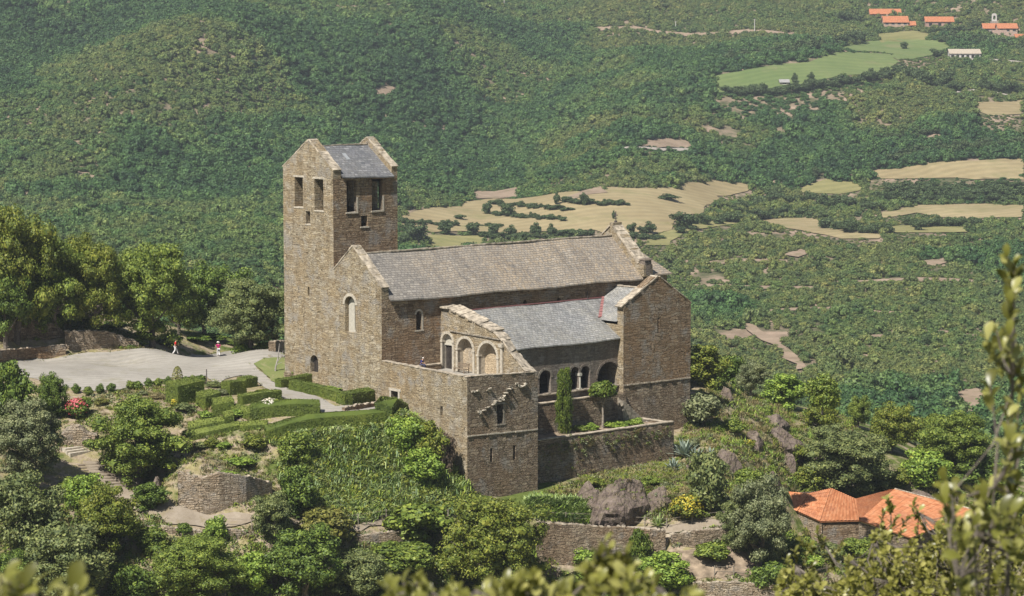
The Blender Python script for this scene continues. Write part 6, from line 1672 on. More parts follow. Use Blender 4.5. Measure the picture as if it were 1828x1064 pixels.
# ------------------------------------------------------------------ far village
FARW = {'cream': plain('cream_render', (.45, .32, .23), .9, .08, .3), 'white': plain('white_render', (.52, .49, .45), .9, .06, .3), 'stone': plain('grey_stone', (.30, .26, .22), .9, .15, .5), 'pink': plain('pink_render', (.40, .26, .20), .9, .1, .3)}
FARR = {'red': plain('red_roof', (.42, .165, .08), .85, .15, 1.2), 'brown': plain('brown_roof', (.27, .19, .145), .85, .15, 1.2), 'pale': plain('pale_roof', (.40, .34, .265), .85, .1, 1.2), 'slate': plain('slate_roof', (.3, .29, .28), .85, .1, 1.2)}
def far_house(name, px0, px1, pyb, pye, pyr, depth, wall, roof, label, nwin=0, rows=1, gable='x', rz=0.0, cat='house', Ydep=None, chim=0):
    """gabled house whose front runs from px0 to px1; rows: base, eaves, ridge"""
    b = GF((px0 + px1) / 2, pyb); sc_ = b.y / F; w = (px1 - px0) * sc_; hw = (pyb - pye) * sc_; hr = max(.8, (pye - pyr) * sc_)
    r = empty(name, (b.x, b.y, b.z), rz); tag(r, label, cat, 'houses on the far hillside')
    x = MB(); x.box((-w / 2, 0, -4), (w / 2, depth, hw))
    for sx in (-w / 2, w / 2): x.poly([(sx, 0, hw), (sx, depth, hw), (sx, depth / 2, hw + hr)] if sx > 0 else [(sx, depth, hw), (sx, 0, hw), (sx, depth / 2, hw + hr)])
    x.build('wall', FARW[wall], r)
    x = MB(); o = .5
    for s in (0, 1):
        y0 = -o if s == 0 else depth + o; ze = hw - o * hr / depth * 2
        P = [(-w / 2 - o, y0, ze + .1), (w / 2 + o, y0, ze + .1), (w / 2 + o, depth / 2, hw + hr + .1), (-w / 2 - o, depth / 2, hw + hr + .1)]
        if s: P.reverse()
        x.poly(P); x.poly([(a, b_, c - .25) for a, b_, c in reversed(P)])
        e = [P[0], P[1]] if s == 0 else [P[2], P[3]]
        x.poly([(e[0][0], e[0][1], e[0][2] - .25), (e[1][0], e[1][1], e[1][2] - .25), e[1], e[0]])
    rf_ = x.build('roof', FARR[roof], r)
    for k in range(chim):
        x = MB(); cx_ = -w / 3 + k * w / 2; x.box((cx_ - .4, depth * .5 - .4, hw + hr * .6), (cx_ + .4, depth * .5 + .4, hw + hr + 1.2)); x.build('chimney', FARW[wall], rf_)
    for j in range(rows):
        for k in range(nwin):
            cx_ = -w / 2 + w * (k + .5) / nwin; zb = hw * (j + .3) / rows; ww = min(.9, w / nwin * .28); hh = hw / rows * .45
            x = MB(); x.box((cx_ - ww, -.06, zb), (cx_ + ww, .1, zb + hh)); wn_ = x.build('window', M['dark'], r)
            x = MB(); x.box((cx_ - ww - .15, -.14, zb - .2), (cx_ + ww + .15, .1, zb)); x.build('sill', FARW['white'], wn_)
    return r
far_house('farmhouse', 1578, 1621, 53, 39, 29, 9, 'cream', 'red', 'two storey cream house with red roof in the far village', 4, 2, chim=1)
far_house('long_house', 1554, 1608, 31, 24, 16, 7, 'pink', 'red', 'long red roofed building behind the cream house', 5, 1)
far_house('annexe', 1622, 1634, 52, 44, 38, 5, 'cream', 'red', 'small red roofed annexe right of the cream house', 1, 1)
far_house('long_house', 1653, 1702, 50, 38, 30, 8, 'pink', 'red', 'long low red roofed house between the cream house and the chapel', 3, 1)
far_house('white_house', 1696, 1750, 107, 95, 88, 9, 'white', 'pale', 'long white house with pale roof beside the meadow', 6, 1)
far_house('village_house', 1756, 1780, 62, 50, 42, 8, 'stone', 'red', 'red roofed village house left of the belfry', 2, 1)
far_house('village_house', 1782, 1816, 66, 50, 42, 9, 'cream', 'red', 'red roofed village house right of the belfry', 3, 2)
far_house('village_house', 1774, 1797, 71, 62, 54, 7, 'stone', 'brown', 'brown roofed house below the belfry', 2, 1)
far_house('village_house', 1795, 1816, 74, 66, 57, 7, 'stone', 'brown', 'brown roofed barn right of the other brown roof', 1, 1)
far_house('village_house', 1814, 1845, 73, 66, 61, 7, 'pink', 'red', 'red roofed house cut by the right edge', 2, 1)
far_house('stone_hut', 1393, 1408, 152, 146, 142, 4, 'stone', 'slate', 'small stone hut in the green meadow', 1, 1)
b = GF(1775, 58); bf = empty('village_chapel', b); tag(bf, 'pale arched belfry of the far village chapel', 'chapel'); s_ = b.y / F
x = MB(); hb = 20 * s_; w_ = 11 * s_ / 2
x.box((-w_, 0, -3), (w_, 5, hb)); x.build('wall', FARW['stone'], bf)
x = MB(); x.panel((0, .6, hb), (1, 0, 0), arch(-w_ * .8, w_ * .8, 0, 14 * s_), [dict(poly=arch(-w_ * .4, w_ * .4, 3 * s_, 10 * s_), depth=1.2)], Vector((0, 1, 0)), 0)
x.panel((0, 1.8, hb), (1, 0, 0), arch(-w_ * .8, w_ * .8, 0, 14 * s_), [dict(poly=arch(-w_ * .4, w_ * .4, 3 * s_, 10 * s_), depth=.02)], Vector((0, -1, 0)), 0)
ao = arch(-w_ * .8, w_ * .8, 0, 14 * s_)
for k in range(len(ao)):
    a_, b_ = ao[k], ao[(k + 1) % len(ao)]; x.poly([(a_[0], .6, hb + a_[1]), (a_[0], 1.8, hb + a_[1]), (b_[0], 1.8, hb + b_[1]), (b_[0], .6, hb + b_[1])])
x.build('belfry', FARW['white'], bf)
def pole(px, pb, pt, label, cat='pole', name='utility_pole'):
    b = GF(px, pb); s_ = b.y / F; r = empty(name, b); tag(r, label, cat, 'poles on the far hillside'); x = MB(); x.tube([(0, 0, -1), (0, 0, (pb - pt) * s_)], [.3, .18], 6); x.build('mast', FARW['white'], r)
    x = MB(); x.box((-1, -.1, (pb - pt) * s_ * .93), (1, .1, (pb - pt) * s_ * .96)); x.build('crossarm', FARW['stone'], r)
pole(1347, 57, 34, 'white pole standing over the track left of the far village'); pole(900, 12, -4, 'pale pole at the top of the hill above the nave'); pole(766, 10, -4, 'pole near the end of the hilltop track'); pole(1206, 55, 38, 'pole beside the track left of the white pole')
# ------------------------------------------------------------------ instanced stuff
def scatter(name, protos, P, S, R, I, label=None, cat=None, tone=None):
    """one object: a cloud of points, a prototype instanced on each"""
    col = bpy.data.collections.new(name + '_prototypes')
    for k, o in enumerate(protos): o.name = '%s_prototype.%03d' % (name, k); col.objects.link(o)
    me = bpy.data.meshes.new(name); me.vertices.add(len(P)); me.vertices.foreach_set('co', np.asarray(P, np.float32).ravel())
    a = me.attributes.new('scl', 'FLOAT_VECTOR', 'POINT'); a.data.foreach_set('vector', np.asarray(S, np.float32).ravel())
    a = me.attributes.new('rot', 'FLOAT_VECTOR', 'POINT'); a.data.foreach_set('vector', np.asarray(R, np.float32).ravel())
    a = me.attributes.new('idx', 'INT', 'POINT'); a.data.foreach_set('value', np.asarray(I, np.int32))
    if tone is not None: a = me.attributes.new('tone', 'FLOAT', 'POINT'); a.data.foreach_set('value', np.asarray(tone, np.float32))
    me.update(); o = link(bpy.data.objects.new(name, me)); tag(o, label, cat, None, 'stuff')
    g = bpy.data.node_groups.new(name + '_nodes', 'GeometryNodeTree')
    g.interface.new_socket('Geometry', in_out='INPUT', socket_type='NodeSocketGeometry'); g.interface.new_socket('Geometry', in_out='OUTPUT', socket_type='NodeSocketGeometry')
    gi = g.nodes.new('NodeGroupInput'); go = g.nodes.new('NodeGroupOutput')
    ci = g.nodes.new('GeometryNodeCollectionInfo'); ci.inputs['Collection'].default_value = col; ci.inputs['Separate Children'].default_value = True; ci.inputs['Reset Children'].default_value = True
    iop = g.nodes.new('GeometryNodeInstanceOnPoints'); iop.inputs['Pick Instance'].default_value = True
    def attr(nm, ty):
        n = g.nodes.new('GeometryNodeInputNamedAttribute'); n.data_type = ty; n.inputs['Name'].default_value = nm; return n.outputs['Attribute']
    g.links.new(gi.outputs[0], iop.inputs['Points']); g.links.new(ci.outputs[0], iop.inputs['Instance'])
    g.links.new(attr('idx', 'INT'), iop.inputs['Instance Index']); g.links.new(attr('rot', 'FLOAT_VECTOR'), iop.inputs['Rotation']); g.links.new(attr('scl', 'FLOAT_VECTOR'), iop.inputs['Scale'])
    g.links.new(iop.outputs[0], go.inputs[0])
    m = o.modifiers.new('Scatter', 'NODES'); m.node_group = g
    return o
def proto(me): return bpy.data.objects.new('prototype', me)

def pix_np(x, y, z):
    """photograph position of world points (used only to skip what cannot be seen)"""
    dx, dy, dz = x, y, z - HC
    f = dy * CP - dz * SP; u = dy * SP + dz * CP
    return CX + F * dx / f, CY - F * u / f

# ---- far wood: maquis and holm oak
rng = np.random.default_rng(77)
FP = []
def forest_crown(seed):
    r = np.random.default_rng(seed); n = 13
    d = unit(r.normal(size=(n, 3)) + np.array([0, 0, .4])); c = d * np.array([.33, .33, .27]) * r.uniform(.6, 1.1, (n, 1)) + np.array([0, 0, .36])
    rad = r.uniform(.15, .25, n)[:, None] * np.array([1, 1, .85])
    me = with_cores('forest', cloud(r, c, rad, 34, .105, .4, .05, .35), c, rad, .7); me.materials.append(LM['forest']); return me
FP = [forest_crown(900 + k) for k in range(6)]
N = 270000
y = rng.uniform(430, 1640, N); a = rng.uniform(-.275, .275, N)
keep = rng.random(N) < (y / 1640) ; y = y[keep]; a = a[keep]; x = a * y
ok = np.ones(len(x), bool)
for Pw in CLEAR: ok &= ~inside_np(x, y, Pw)
low = np.ones(len(x)); dep = .5 * 3.0 * y / np.maximum(HC - hf_np(x, y), 12)
for (nm_, _k, _P), Pw in zip(FIELDS, CLEAR):
    if nm_ in ('field', 'bare_patch'):
        for f_ in (.5, 1.0):
            yb = y + np.minimum(dep, 55) * f_; low[inside_np(x * yb / y, yb, Pw)] = .34
left = 1 - sstep(-.05, .06, x / y); q = x - 0.22 * (y - 1000); gully = -np.sin(q / 38.0 + 0.9 * np.sin(y / 130.0))
wz = vnoise(x, y, 95, 30) * 1.1 + vnoise(x, y, 38, 31) * .7 + .30 * gully * left * sstep(820, 1000, y) + .16 * left * sstep(1000, 1150, y) - .12 * (1 - left) * (y < 900)
wood = sstep(-.02, .22, wz)                                  # closed woods, else open scrub
den = vnoise(x, y, 30, 12) * .6 + vnoise(x, y, 11, 13) * .6 + vnoise(x, y, 5, 16) * .35
ok &= (den > -.34 - .5 * left) | (wood > .4)
ok &= rng.random(len(x)) < 1 - .55 * wood
x = x[ok]; y = y[ok]; low = low[ok]; wood = wood[ok]; z = hf_np(x, y); a = x / y
px, py = pix_np(x, y, z); ok = (py > -70) & (py < 880) & (px > -260) & (px < 2090); x, y, z, a, low, wood = x[ok], y[ok], z[ok], a[ok], low[ok], wood[ok]; px, py = px[ok], py[ok]
n = len(x)
left = 1 - sstep(-.05, .06, a)
w = rng.lognormal(0, .34, n) * (2.45 + .5 * sstep(1000, 1200, y) + .4 * left + 3.0 * wood)
w = np.clip(w, 1.2, 9.0) * np.sqrt(low)
tone = np.clip(.72 - .14 * (1 - sstep(-.05, .06, a)) - .52 * wood + vnoise(x, y, 60, 33) * .45 + vnoise(x, y, 14, 34) * .3 + rng.normal(0, .11, n), 0, 1)
h = w * rng.uniform(.75, 1.15, n) * np.sqrt(low)
scatter('forest', [proto(m) for m in FP], np.stack([x, y, z - .15 * h], -1), np.stack([w, w, h], -1), np.stack([np.zeros(n), np.zeros(n), rng.uniform(0, 6.28, n)], -1), rng.integers(0, 6, n), 'dense oak maquis covering the slopes of the valley behind the priory', 'forest', tone)
NFOREST = n

# ---- trees standing singly or in hedgerows among the fields
ft = [crown_mesh('crown', 501, 16, 60, .10, .52, .36, .38, (.14, .24)), crown_mesh('crown', 502, 14, 60, .11, .5, .38, .36, (.16, .25)), crown_mesh('crown', 503, 18, 56, .10, .54, .34, .40, (.13, .22))]
for m in ft: m.materials.append(LM['field_oak'])
fst = trunk_mesh('trunk', 510, .5, .03, 3)
rs = random.Random(99)
def field_tree(px, py, hpx, wpx, label, group, name='field_oak', parts=True):
    p = GF(px, py); s_ = p.y / F; r = empty(name, (p.x, p.y, p.z - .1), rs.uniform(0, 6.28)); tag(r, label, 'tree', group)
    c = link(bpy.data.objects.new('crown', ft[rs.randrange(3)]), r); c.scale = (wpx * s_ * 1.15, wpx * s_ * 1.15, hpx * s_ * 1.05)
    t = link(bpy.data.objects.new('trunk', fst), r); t.scale = (wpx * s_, wpx * s_, hpx * s_)
    return r
SINGLE = [(868, 383, 22, 20, 'lone dark tree at the left end of a field hedgerow'), (905, 388, 26, 24, 'tall tree rising from the middle field hedgerow'), (820, 392, 10, 22, 'low bush at the left of the middle field hedgerow'), (1043, 368, 26, 14, 'slim tree rising from the upper field hedgerow'), (993, 366, 22, 14, 'smaller slim tree left of the slim hedgerow tree'),
 (1095, 392, 16, 8, 'tiny lone shrub in the open dry field'), (1128, 418, 22, 16, 'left tree of the trio above the church gable'), (1158, 418, 22, 26, 'right tree of the trio above the church gable'), (1145, 418, 16, 14, 'middle tree of the trio above the church gable'), (1192, 358, 12, 40, 'flat bush alone in the upper dry field'), (1222, 408, 32, 44, 'large tree clump at the corner of the dry field'),
 (1418, 148, 17, 12, 'dark conifer beside the stone hut'), (1448, 143, 14, 14, 'small tree in the green meadow right of the conifer'), (1613, 88, 14, 14, 'round dark tree at the top of the upper meadow'), (745, 432, 34, 36, 'dense tree between the tower and the small green field'), (797, 418, 24, 28, 'left round tree below the hedgerows'), (845, 420, 24, 26, 'round tree left of the ridge line trees'), (912, 422, 20, 24, 'round tree just above the nave ridge'), (958, 424, 26, 24, 'tall tree above the middle of the nave ridge'), (985, 424, 24, 18, 'slender tree right of the tall one above the nave'),
 (880, 420, 22, 22, 'round tree between two others above the nave'), (720, 440, 24, 24, 'tree half hidden by the bell tower edge'), (730, 415, 20, 22, 'dark tree close to the bell tower'), (1020, 422, 14, 30, 'low bush above the right part of the nave ridge'), (1455, 320, 24, 14, 'dark tree standing beside the small field'), (1395, 316, 16, 14, 'tree beside the pale road'), (1640, 412, 20, 22, 'tree at the left end of the small wood strip'), (1740, 404, 18, 22, 'tree at the right end of the lower field'), (1690, 148, 26, 24, 'tree below the white house'), (1672, 102, 16, 24, 'dark tree at the left gable of the white house')]
for a_ in SINGLE: field_tree(*a_, 'single trees among the far fields')
ROWS = [([(875, 366), (905, 368), (940, 371), (985, 374), (1020, 377)], 10, 16, 'upper'), ([(1000, 362), (1040, 364), (1080, 366), (1120, 367)], 11, 16, 'uppermost right'), ([(880, 384), (915, 388), (960, 392), (1010, 395)], 10, 15, 'middle'), ([(710, 400), (740, 400), (775, 402), (815, 404)], 10, 15, 'left'), ([(850, 402), (870, 404), (900, 406)], 7, 14, 'short'), ([(860, 425), (900, 427), (940, 427), (1000, 424), (1060, 420)], 12, 18, 'lowest'), ([(1120, 425), (1150, 427), (1185, 426)], 9, 18, 'gable side'), ([(1215, 418), (1240, 412)], 14, 22, 'corner'),
 ([(1255, 402), (1300, 398), (1350, 393), (1400, 386), (1440, 380)], 20, 26, 'wood edge'), ([(1460, 408), (1510, 414), (1570, 418), (1600, 416)], 22, 26, 'copse'), ([(1612, 404), (1650, 406), (1700, 405), (1728, 402)], 18, 22, 'strip'), ([(1300, 380), (1380, 366), (1450, 360)], 22, 26, 'wood'), ([(1470, 372), (1530, 368), (1560, 376)], 22, 26, 'wood right'), ([(1580, 345), (1640, 350), (1700, 352), (1760, 350), (1820, 350)], 22, 26, 'right belt'), ([(1560, 355), (1620, 362), (1700, 360), (1800, 362)], 18, 24, 'right lower belt'), ([(1640, 340), (1700, 341), (1780, 343), (1828, 343)], 20, 26, 'right upper belt'),
 ([(1290, 113), (1350, 108), (1410, 100), (1460, 92), (1510, 82), (1540, 78)], 24, 24, 'meadow upper edge'), ([(1680, 76), (1720, 80), (1760, 84), (1800, 88), (1828, 92)], 22, 22, 'grey avenue'), ([(1600, 128), (1640, 148), (1680, 158), (1720, 168)], 24, 24, 'slope below white house'), ([(1750, 165), (1790, 168), (1828, 170)], 24, 24, 'road side'), ([(1500, 40), (1530, 44), (1550, 48)], 22, 20, 'left of cream house'), ([(1660, 62), (1700, 62), (1740, 55)], 18, 20, 'village gardens'), ([(1300, 168), (1350, 172), (1420, 166), (1480, 158), (1540, 146), (1590, 140)], 20, 22, 'meadow lower edge'), ([(1490, 248), (1560, 250), (1640, 244), (1700, 235)], 12, 18, 'track side'), ([(1590, 290), (1660, 280), (1740, 275), (1828, 268)], 26, 26, 'big field edge')]
HP = []; HS = []
for pts_, hp, st, nm in ROWS:
    for a_, b_ in zip(pts_[:-1], pts_[1:]):
        L = math.hypot(b_[0] - a_[0], b_[1] - a_[1]); n_ = max(1, int(L / st * 2.2))
        for i in range(n_):
            t = (i + rs.random()) / n_; p = GF(a_[0] + (b_[0] - a_[0]) * t, a_[1] + (b_[1] - a_[1]) * t + rs.uniform(-2, 2)); s_ = p.y / F
            w_ = st * s_ * rs.uniform(.9, 1.5); h_ = hp * s_ * rs.uniform(.7, 1.35); HP.append((p.x, p.y, p.z - .1 * h_)); HS.append((w_, w_, h_))
n = len(HP)
scatter('hedgerow', [proto(m.copy()) for m in ft], HP, HS, [(0, 0, rs.uniform(0, 6.28)) for _ in range(n)], [rs.randrange(3) for _ in range(n)], 'dark hedgerows and belts of oaks between the far fields', 'hedgerow')

# ---- near ground cover
def blades(seed, n, L, wdt, spread, lean, mat, droop=.3):
    r = np.random.default_rng(seed); V = []
    for k in range(n):
        a = r.uniform(0, 6.28); b = np.array([r.normal() * spread, r.normal() * spread, -.05]); l = L * r.uniform(.55, 1.15); t = lean * r.uniform(.3, 1.2)
        d = np.array([math.cos(a) * t, math.sin(a) * t, 1.0]); d /= np.linalg.norm(d); s = np.array([-math.sin(a), math.cos(a), 0]) * wdt * .5
        m = b + d * l * .6; e = b + d * l + np.array([math.cos(a), math.sin(a), 0]) * l * droop - np.array([0, 0, l * droop * .6])
        V += [b - s, b + s, m + s, m - s, m - s, m + s, e + s * .1, e - s * .1]
    return quads_mesh('grass', np.array(V), mat)
def leafy_tuft(seed, n, size, rad, hgt, mat):
    r = np.random.default_rng(seed); d = unit(r.normal(size=(n, 3)) + np.array([0, 0, .6])); P = d * np.array([rad, rad, hgt]) * r.uniform(.6, 1.05, (n, 1)) + np.array([0, 0, hgt * .2])
    return quads_mesh('tuft', leaf_quads(P, unit(d + r.normal(size=(n, 3)) * .6), size, r), mat)
def pts_in(poly_px, n, rng, pad=1.0):
    P = [G(*p) for p in poly_px]; P = [(p.x, p.y) for p in P]
    x0, x1 = min(p[0] for p in P), max(p[0] for p in P); y0, y1 = min(p[1] for p in P), max(p[1] for p in P)
    x = rng.uniform(x0, x1, n * 3); y = rng.uniform(y0, y1, n * 3); k = inside_np(x, y, P); return x[k][:n], y[k][:n]
def avoid(x, y, polys):
    ok = np.ones(len(x), bool)
    for P in polys: ok &= ~inside_np(x, y, P)
    u = (x - CC.x) * EU.x + (y - CC.y) * EU.y; v = (x - CC.x) * EV.x + (y - CC.y) * EV.y
    ok &= ~((u > -.15) & (u < 9.8) & (v > -.2) & (v < 32)) & ~((u > 9) & (u < 31.8) & (v > 1.9) & (v < 32)) & ~((u > 28.4) & (u < 43) & (v > 6.9) & (v < 25))
    return ok
PATHS = [YARD, PATH1, PATH2, LAWN]
def cover(name, protos, x, y, smin, smax, label, cat='ground cover', sink=.02):
    ok = avoid(x, y, PATHS); x, y = x[ok], y[ok]; z = hn_np(x, y) + vnoise(x, y, 3.2, 5) * .22 + vnoise(x, y, 1.5, 6) * .1
    n = len(x); s = rng.uniform(smin, smax, n)
    scatter(name, [proto(m) for m in protos], np.stack([x, y, z - sink], -1), np.stack([s, s, s * rng.uniform(.8, 1.2, n)], -1), np.stack([rng.normal(size=n) * .12, rng.normal(size=n) * .12, rng.uniform(0, 6.28, n)], -1), rng.integers(0, len(protos), n), label, cat)
BANK = [(482, 790), (600, 770), (700, 756), (752, 746), (790, 800), (836, 890), (800, 915), (700, 915), (640, 930), (560, 930), (520, 880), (500, 850), (520, 800)]
x, y = pts_in(BANK, 8000, rng)
cover('bank_foliage', [leafy_tuft(601, 46, .24, .5, .30, LM['bright']), leafy_tuft(602, 40, .22, .45, .30, LM['olive']), leafy_tuft(603, 46, .28, .5, .3, LM['iris']), blades(604, 44, .65, .07, .3, .7, LM['iris']), blades(607, 44, .55, .06, .3, .7, LM['lush']), blades(608, 44, .5, .05, .3, .7, LM['bright']), leafy_tuft(606, 40, .24, .5, .45, LM['bright'])], x, y, .7, 1.5, 'dense green herbs and irises covering the bank below the terrace', 'ground cover')
UNDER = [(965, 885), (1060, 850), (1200, 825), (1206, 870), (1215, 905), (1190, 935), (1120, 930), (1112, 905), (1060, 893), (1000, 890)]
x, y = pts_in(UNDER, 1300, rng)
cover('outcrop_grass', [blades(614, 32, .6, .05, .22, .6, LM['dry']), leafy_tuft(615, 30, .2, .38, .3, LM['olive']), blades(616, 32, .6, .06, .22, .6, LM['bright']), leafy_tuft(617, 30, .2, .4, .3, LM['oak'])], x, y, .7, 1.4, 'dry grass and tufts round the rock outcrop under the garden wall', 'grass')
PATHE = [(1200, 890), (1300, 880), (1330, 930), (1300, 975), (1200, 975), (1200, 950), (1296, 945), (1296, 928), (1205, 932)]
x, y = pts_in(PATHE, 700, rng)
cover('path_edge_grass', [blades(618, 30, .5, .05, .2, .6, LM['dry']), leafy_tuft(619, 28, .2, .35, .28, LM['oak']), leafy_tuft(620, 28, .2, .35, .28, LM['olive'])], x, y, .6, 1.3, 'tufts along the path under the yellow broom', 'grass')
IRIS = [(940, 898), (1000, 893), (1060, 897), (1112, 905), (1118, 930), (1060, 930), (960, 927), (945, 915)]
x, y = pts_in(IRIS, 700, rng)
cover('iris_bed', [blades(611, 30, .85, .10, .2, .55, LM['iris']), blades(612, 26, .75, .10, .2, .7, LM['lush'])], x, y, .9, 1.4, 'bed of green irises at the foot of the garden wall', 'ground cover')
RIGHT = [(1205, 800), (1235, 750), (1260, 690), (1330, 700), (1420, 735), (1520, 750), (1640, 775), (1760, 830), (1780, 900), (1640, 880), (1500, 870), (1400, 868), (1300, 880), (1210, 880)]
x, y = pts_in(RIGHT, 4800, rng)
cover('hillside_grass', [blades(621, 34, .55, .045, .2, .6, LM['dry']), blades(622, 34, .5, .05, .2, .6, LM['bright']), leafy_tuft(623, 30, .2, .35, .3, LM['oak']), blades(624, 36, .6, .05, .22, .6, LM['lush']), leafy_tuft(625, 30, .18, .4, .32, LM['olive']), blades(626, 34, .5, .045, .22, .7, LM['dry']), leafy_tuft(627, 26, .16, .35, .22, LM['dry'])], x, y, .7, 1.5, 'mixed green and dry grass on the slope right of the chapel', 'grass')
LEFT = [(0, 700), (110, 720), (300, 690), (480, 770), (500, 860), (560, 925), (480, 915), (320, 900), (230, 890), (200, 830), (140, 800), (0, 850)]
x, y = pts_in(LEFT, 4200, rng)
g = green_np(x, y); k = rng.random(len(x)) < (.25 + g); x, y = x[k], y[k]
cover('garden_weeds', [blades(631, 30, .4, .04, .18, .6, LM['dry']), leafy_tuft(632, 26, .17, .3, .22, LM['olive']), leafy_tuft(633, 26, .18, .3, .25, LM['oak']), blades(634, 30, .4, .045, .18, .6, LM['bright'])], x, y, .6, 1.3, 'dry tufts and weeds of the garden plots and the slope', 'weeds')
LOW = [(0, 860), (230, 905), (320, 950), (560, 955), (700, 950), (830, 935), (960, 945), (960, 1010), (1200, 1015), (1300, 960), (1420, 960), (1420, 1075), (0, 1080)]
x, y = pts_in(LOW, 6500, rng)
x, y = x[(d_ := ~inside_np(x, y, DIRT))], y[d_]
cover('slope_scrub', [blades(641, 30, .5, .045, .2, .6, LM['dry']), leafy_tuft(642, 30, .2, .42, .36, LM['oak']), leafy_tuft(643, 30, .2, .4, .32, LM['olive']), leafy_tuft(644, 30, .2, .4, .36, LM['dark']), blades(645, 30, .5, .05, .2, .6, LM['lush'])], x, y, .6, 1.5, 'rough scrub and dry grass on the lowest slope', 'scrub')
x, y = pts_in([(503, 645), (545, 664), (560, 676), (505, 680), (470, 668), (458, 655)], 10, rng)
ex, ey = [], []
for q in range(len(YARD)):
    a_, b_ = YARD[q], YARD[(q + 1) % len(YARD)]
    for k in range(2): t_ = rng.random(); ex.append(a_[0] + (b_[0] - a_[0]) * t_ + rng.normal() * .35); ey.append(a_[1] + (b_[1] - a_[1]) * t_ + rng.normal() * .35)
ex, ey = np.array(ex), np.array(ey); sv_ = PATHS; PATHS = [LAWN]
cover('yard_weeds', [blades(655, 26, .28, .035, .2, .7, LM['dry']), leafy_tuft(656, 22, .13, .25, .16, LM['olive']), blades(657, 26, .26, .04, .2, .7, LM['bright'])], ex, ey, .6, 1.3, 'weeds and dry grass along the rim of the gravel yard', 'weeds')
PATHS = sv_
UPP = [(0, 545), (110, 560), (240, 600), (250, 625), (215, 622), (115, 600), (0, 600)]
x, y = pts_in(UPP, 1200, rng)
cover('wood_floor_plants', [blades(651, 30, .4, .045, .18, .6, LM['bright']), leafy_tuft(652, 30, .2, .35, .3, LM['oak']), blades(653, 30, .4, .04, .18, .6, LM['dry'])], x, y, .6, 1.3, 'grass and undergrowth under the oaks at the left', 'undergrowth')
RP = []
for o_ in ROCKS[:3]:
    cs_, sn_ = math.cos(o_.rotation_euler.z), math.sin(o_.rotation_euler.z)
    vv = [v.co for v in o_.data.vertices if v.co.z > 0.1 and v.normal.z > .25]
    for q in rng.choice(len(vv), min(len(vv), 46 if o_ is ROCKS[0] else 14), replace=False):
        c_ = vv[q]; w_ = (c_.x * cs_ - c_.y * sn_ + o_.location.x, c_.x * sn_ + c_.y * cs_ + o_.location.y, c_.z + o_.location.z - .05); RP.append(w_)
n = len(RP); sq = rng.uniform(.5, 1.2, n)
scatter('rock_plants', [proto(leafy_tuft(681, 26, .17, .34, .22, LM['olive'])), proto(blades(682, 28, .5, .045, .2, .7, LM['dry'])), proto(leafy_tuft(683, 26, .17, .32, .2, LM['oak']))], RP, np.stack([sq, sq, sq], -1), [(0, 0, r_) for r_ in rng.uniform(0, 6.28, n)], rng.integers(0, 3, n), 'dry grass and small plants growing on the rock outcrop', 'plants')
FARM = [(1375, 930), (1440, 935), (1475, 950), (1560, 965), (1600, 985), (1560, 1040), (1400, 1050), (1370, 990)]
x, y = pts_in(FARM, 900, rng)
cover('farm_scrub', [leafy_tuft(671, 30, .22, .45, .4, LM['oak']), blades(672, 32, .6, .05, .22, .6, LM['dry']), leafy_tuft(673, 30, .2, .4, .34, LM['bright'])], x, y, .7, 1.5, 'rough scrub round the foot of the farmhouse', 'scrub')
# tufts growing out of the garden wall
n = 260; u = rng.uniform(11, 31, n); zz = np.where(rng.random(n) < .6, rng.normal(-5.0, .5, n), rng.uniform(-8.5, -4.6, n)); k = (vnoise(u, zz * 3, 3.0, 21) > -.08); u, zz = u[k], zz[k]; n = len(u)
scatter('wall_plants', [proto(leafy_tuft(661, 24, .16, .28, .25, LM['olive'])), proto(blades(662, 24, .45, .04, .12, .9, LM['dry'], .5)), proto(leafy_tuft(663, 24, .15, .25, .2, LM['oak']))], [tuple(W(a_, GW - .05, b_)) for a_, b_ in zip(u, zz)], [(s_, s_, s_) for s_ in rng.uniform(.5, 1.2, n)], [(0, 0, r_) for r_ in rng.uniform(0, 6.28, n)], rng.integers(0, 3, n), 'tufts growing from the joints of the garden wall', 'wall plants')

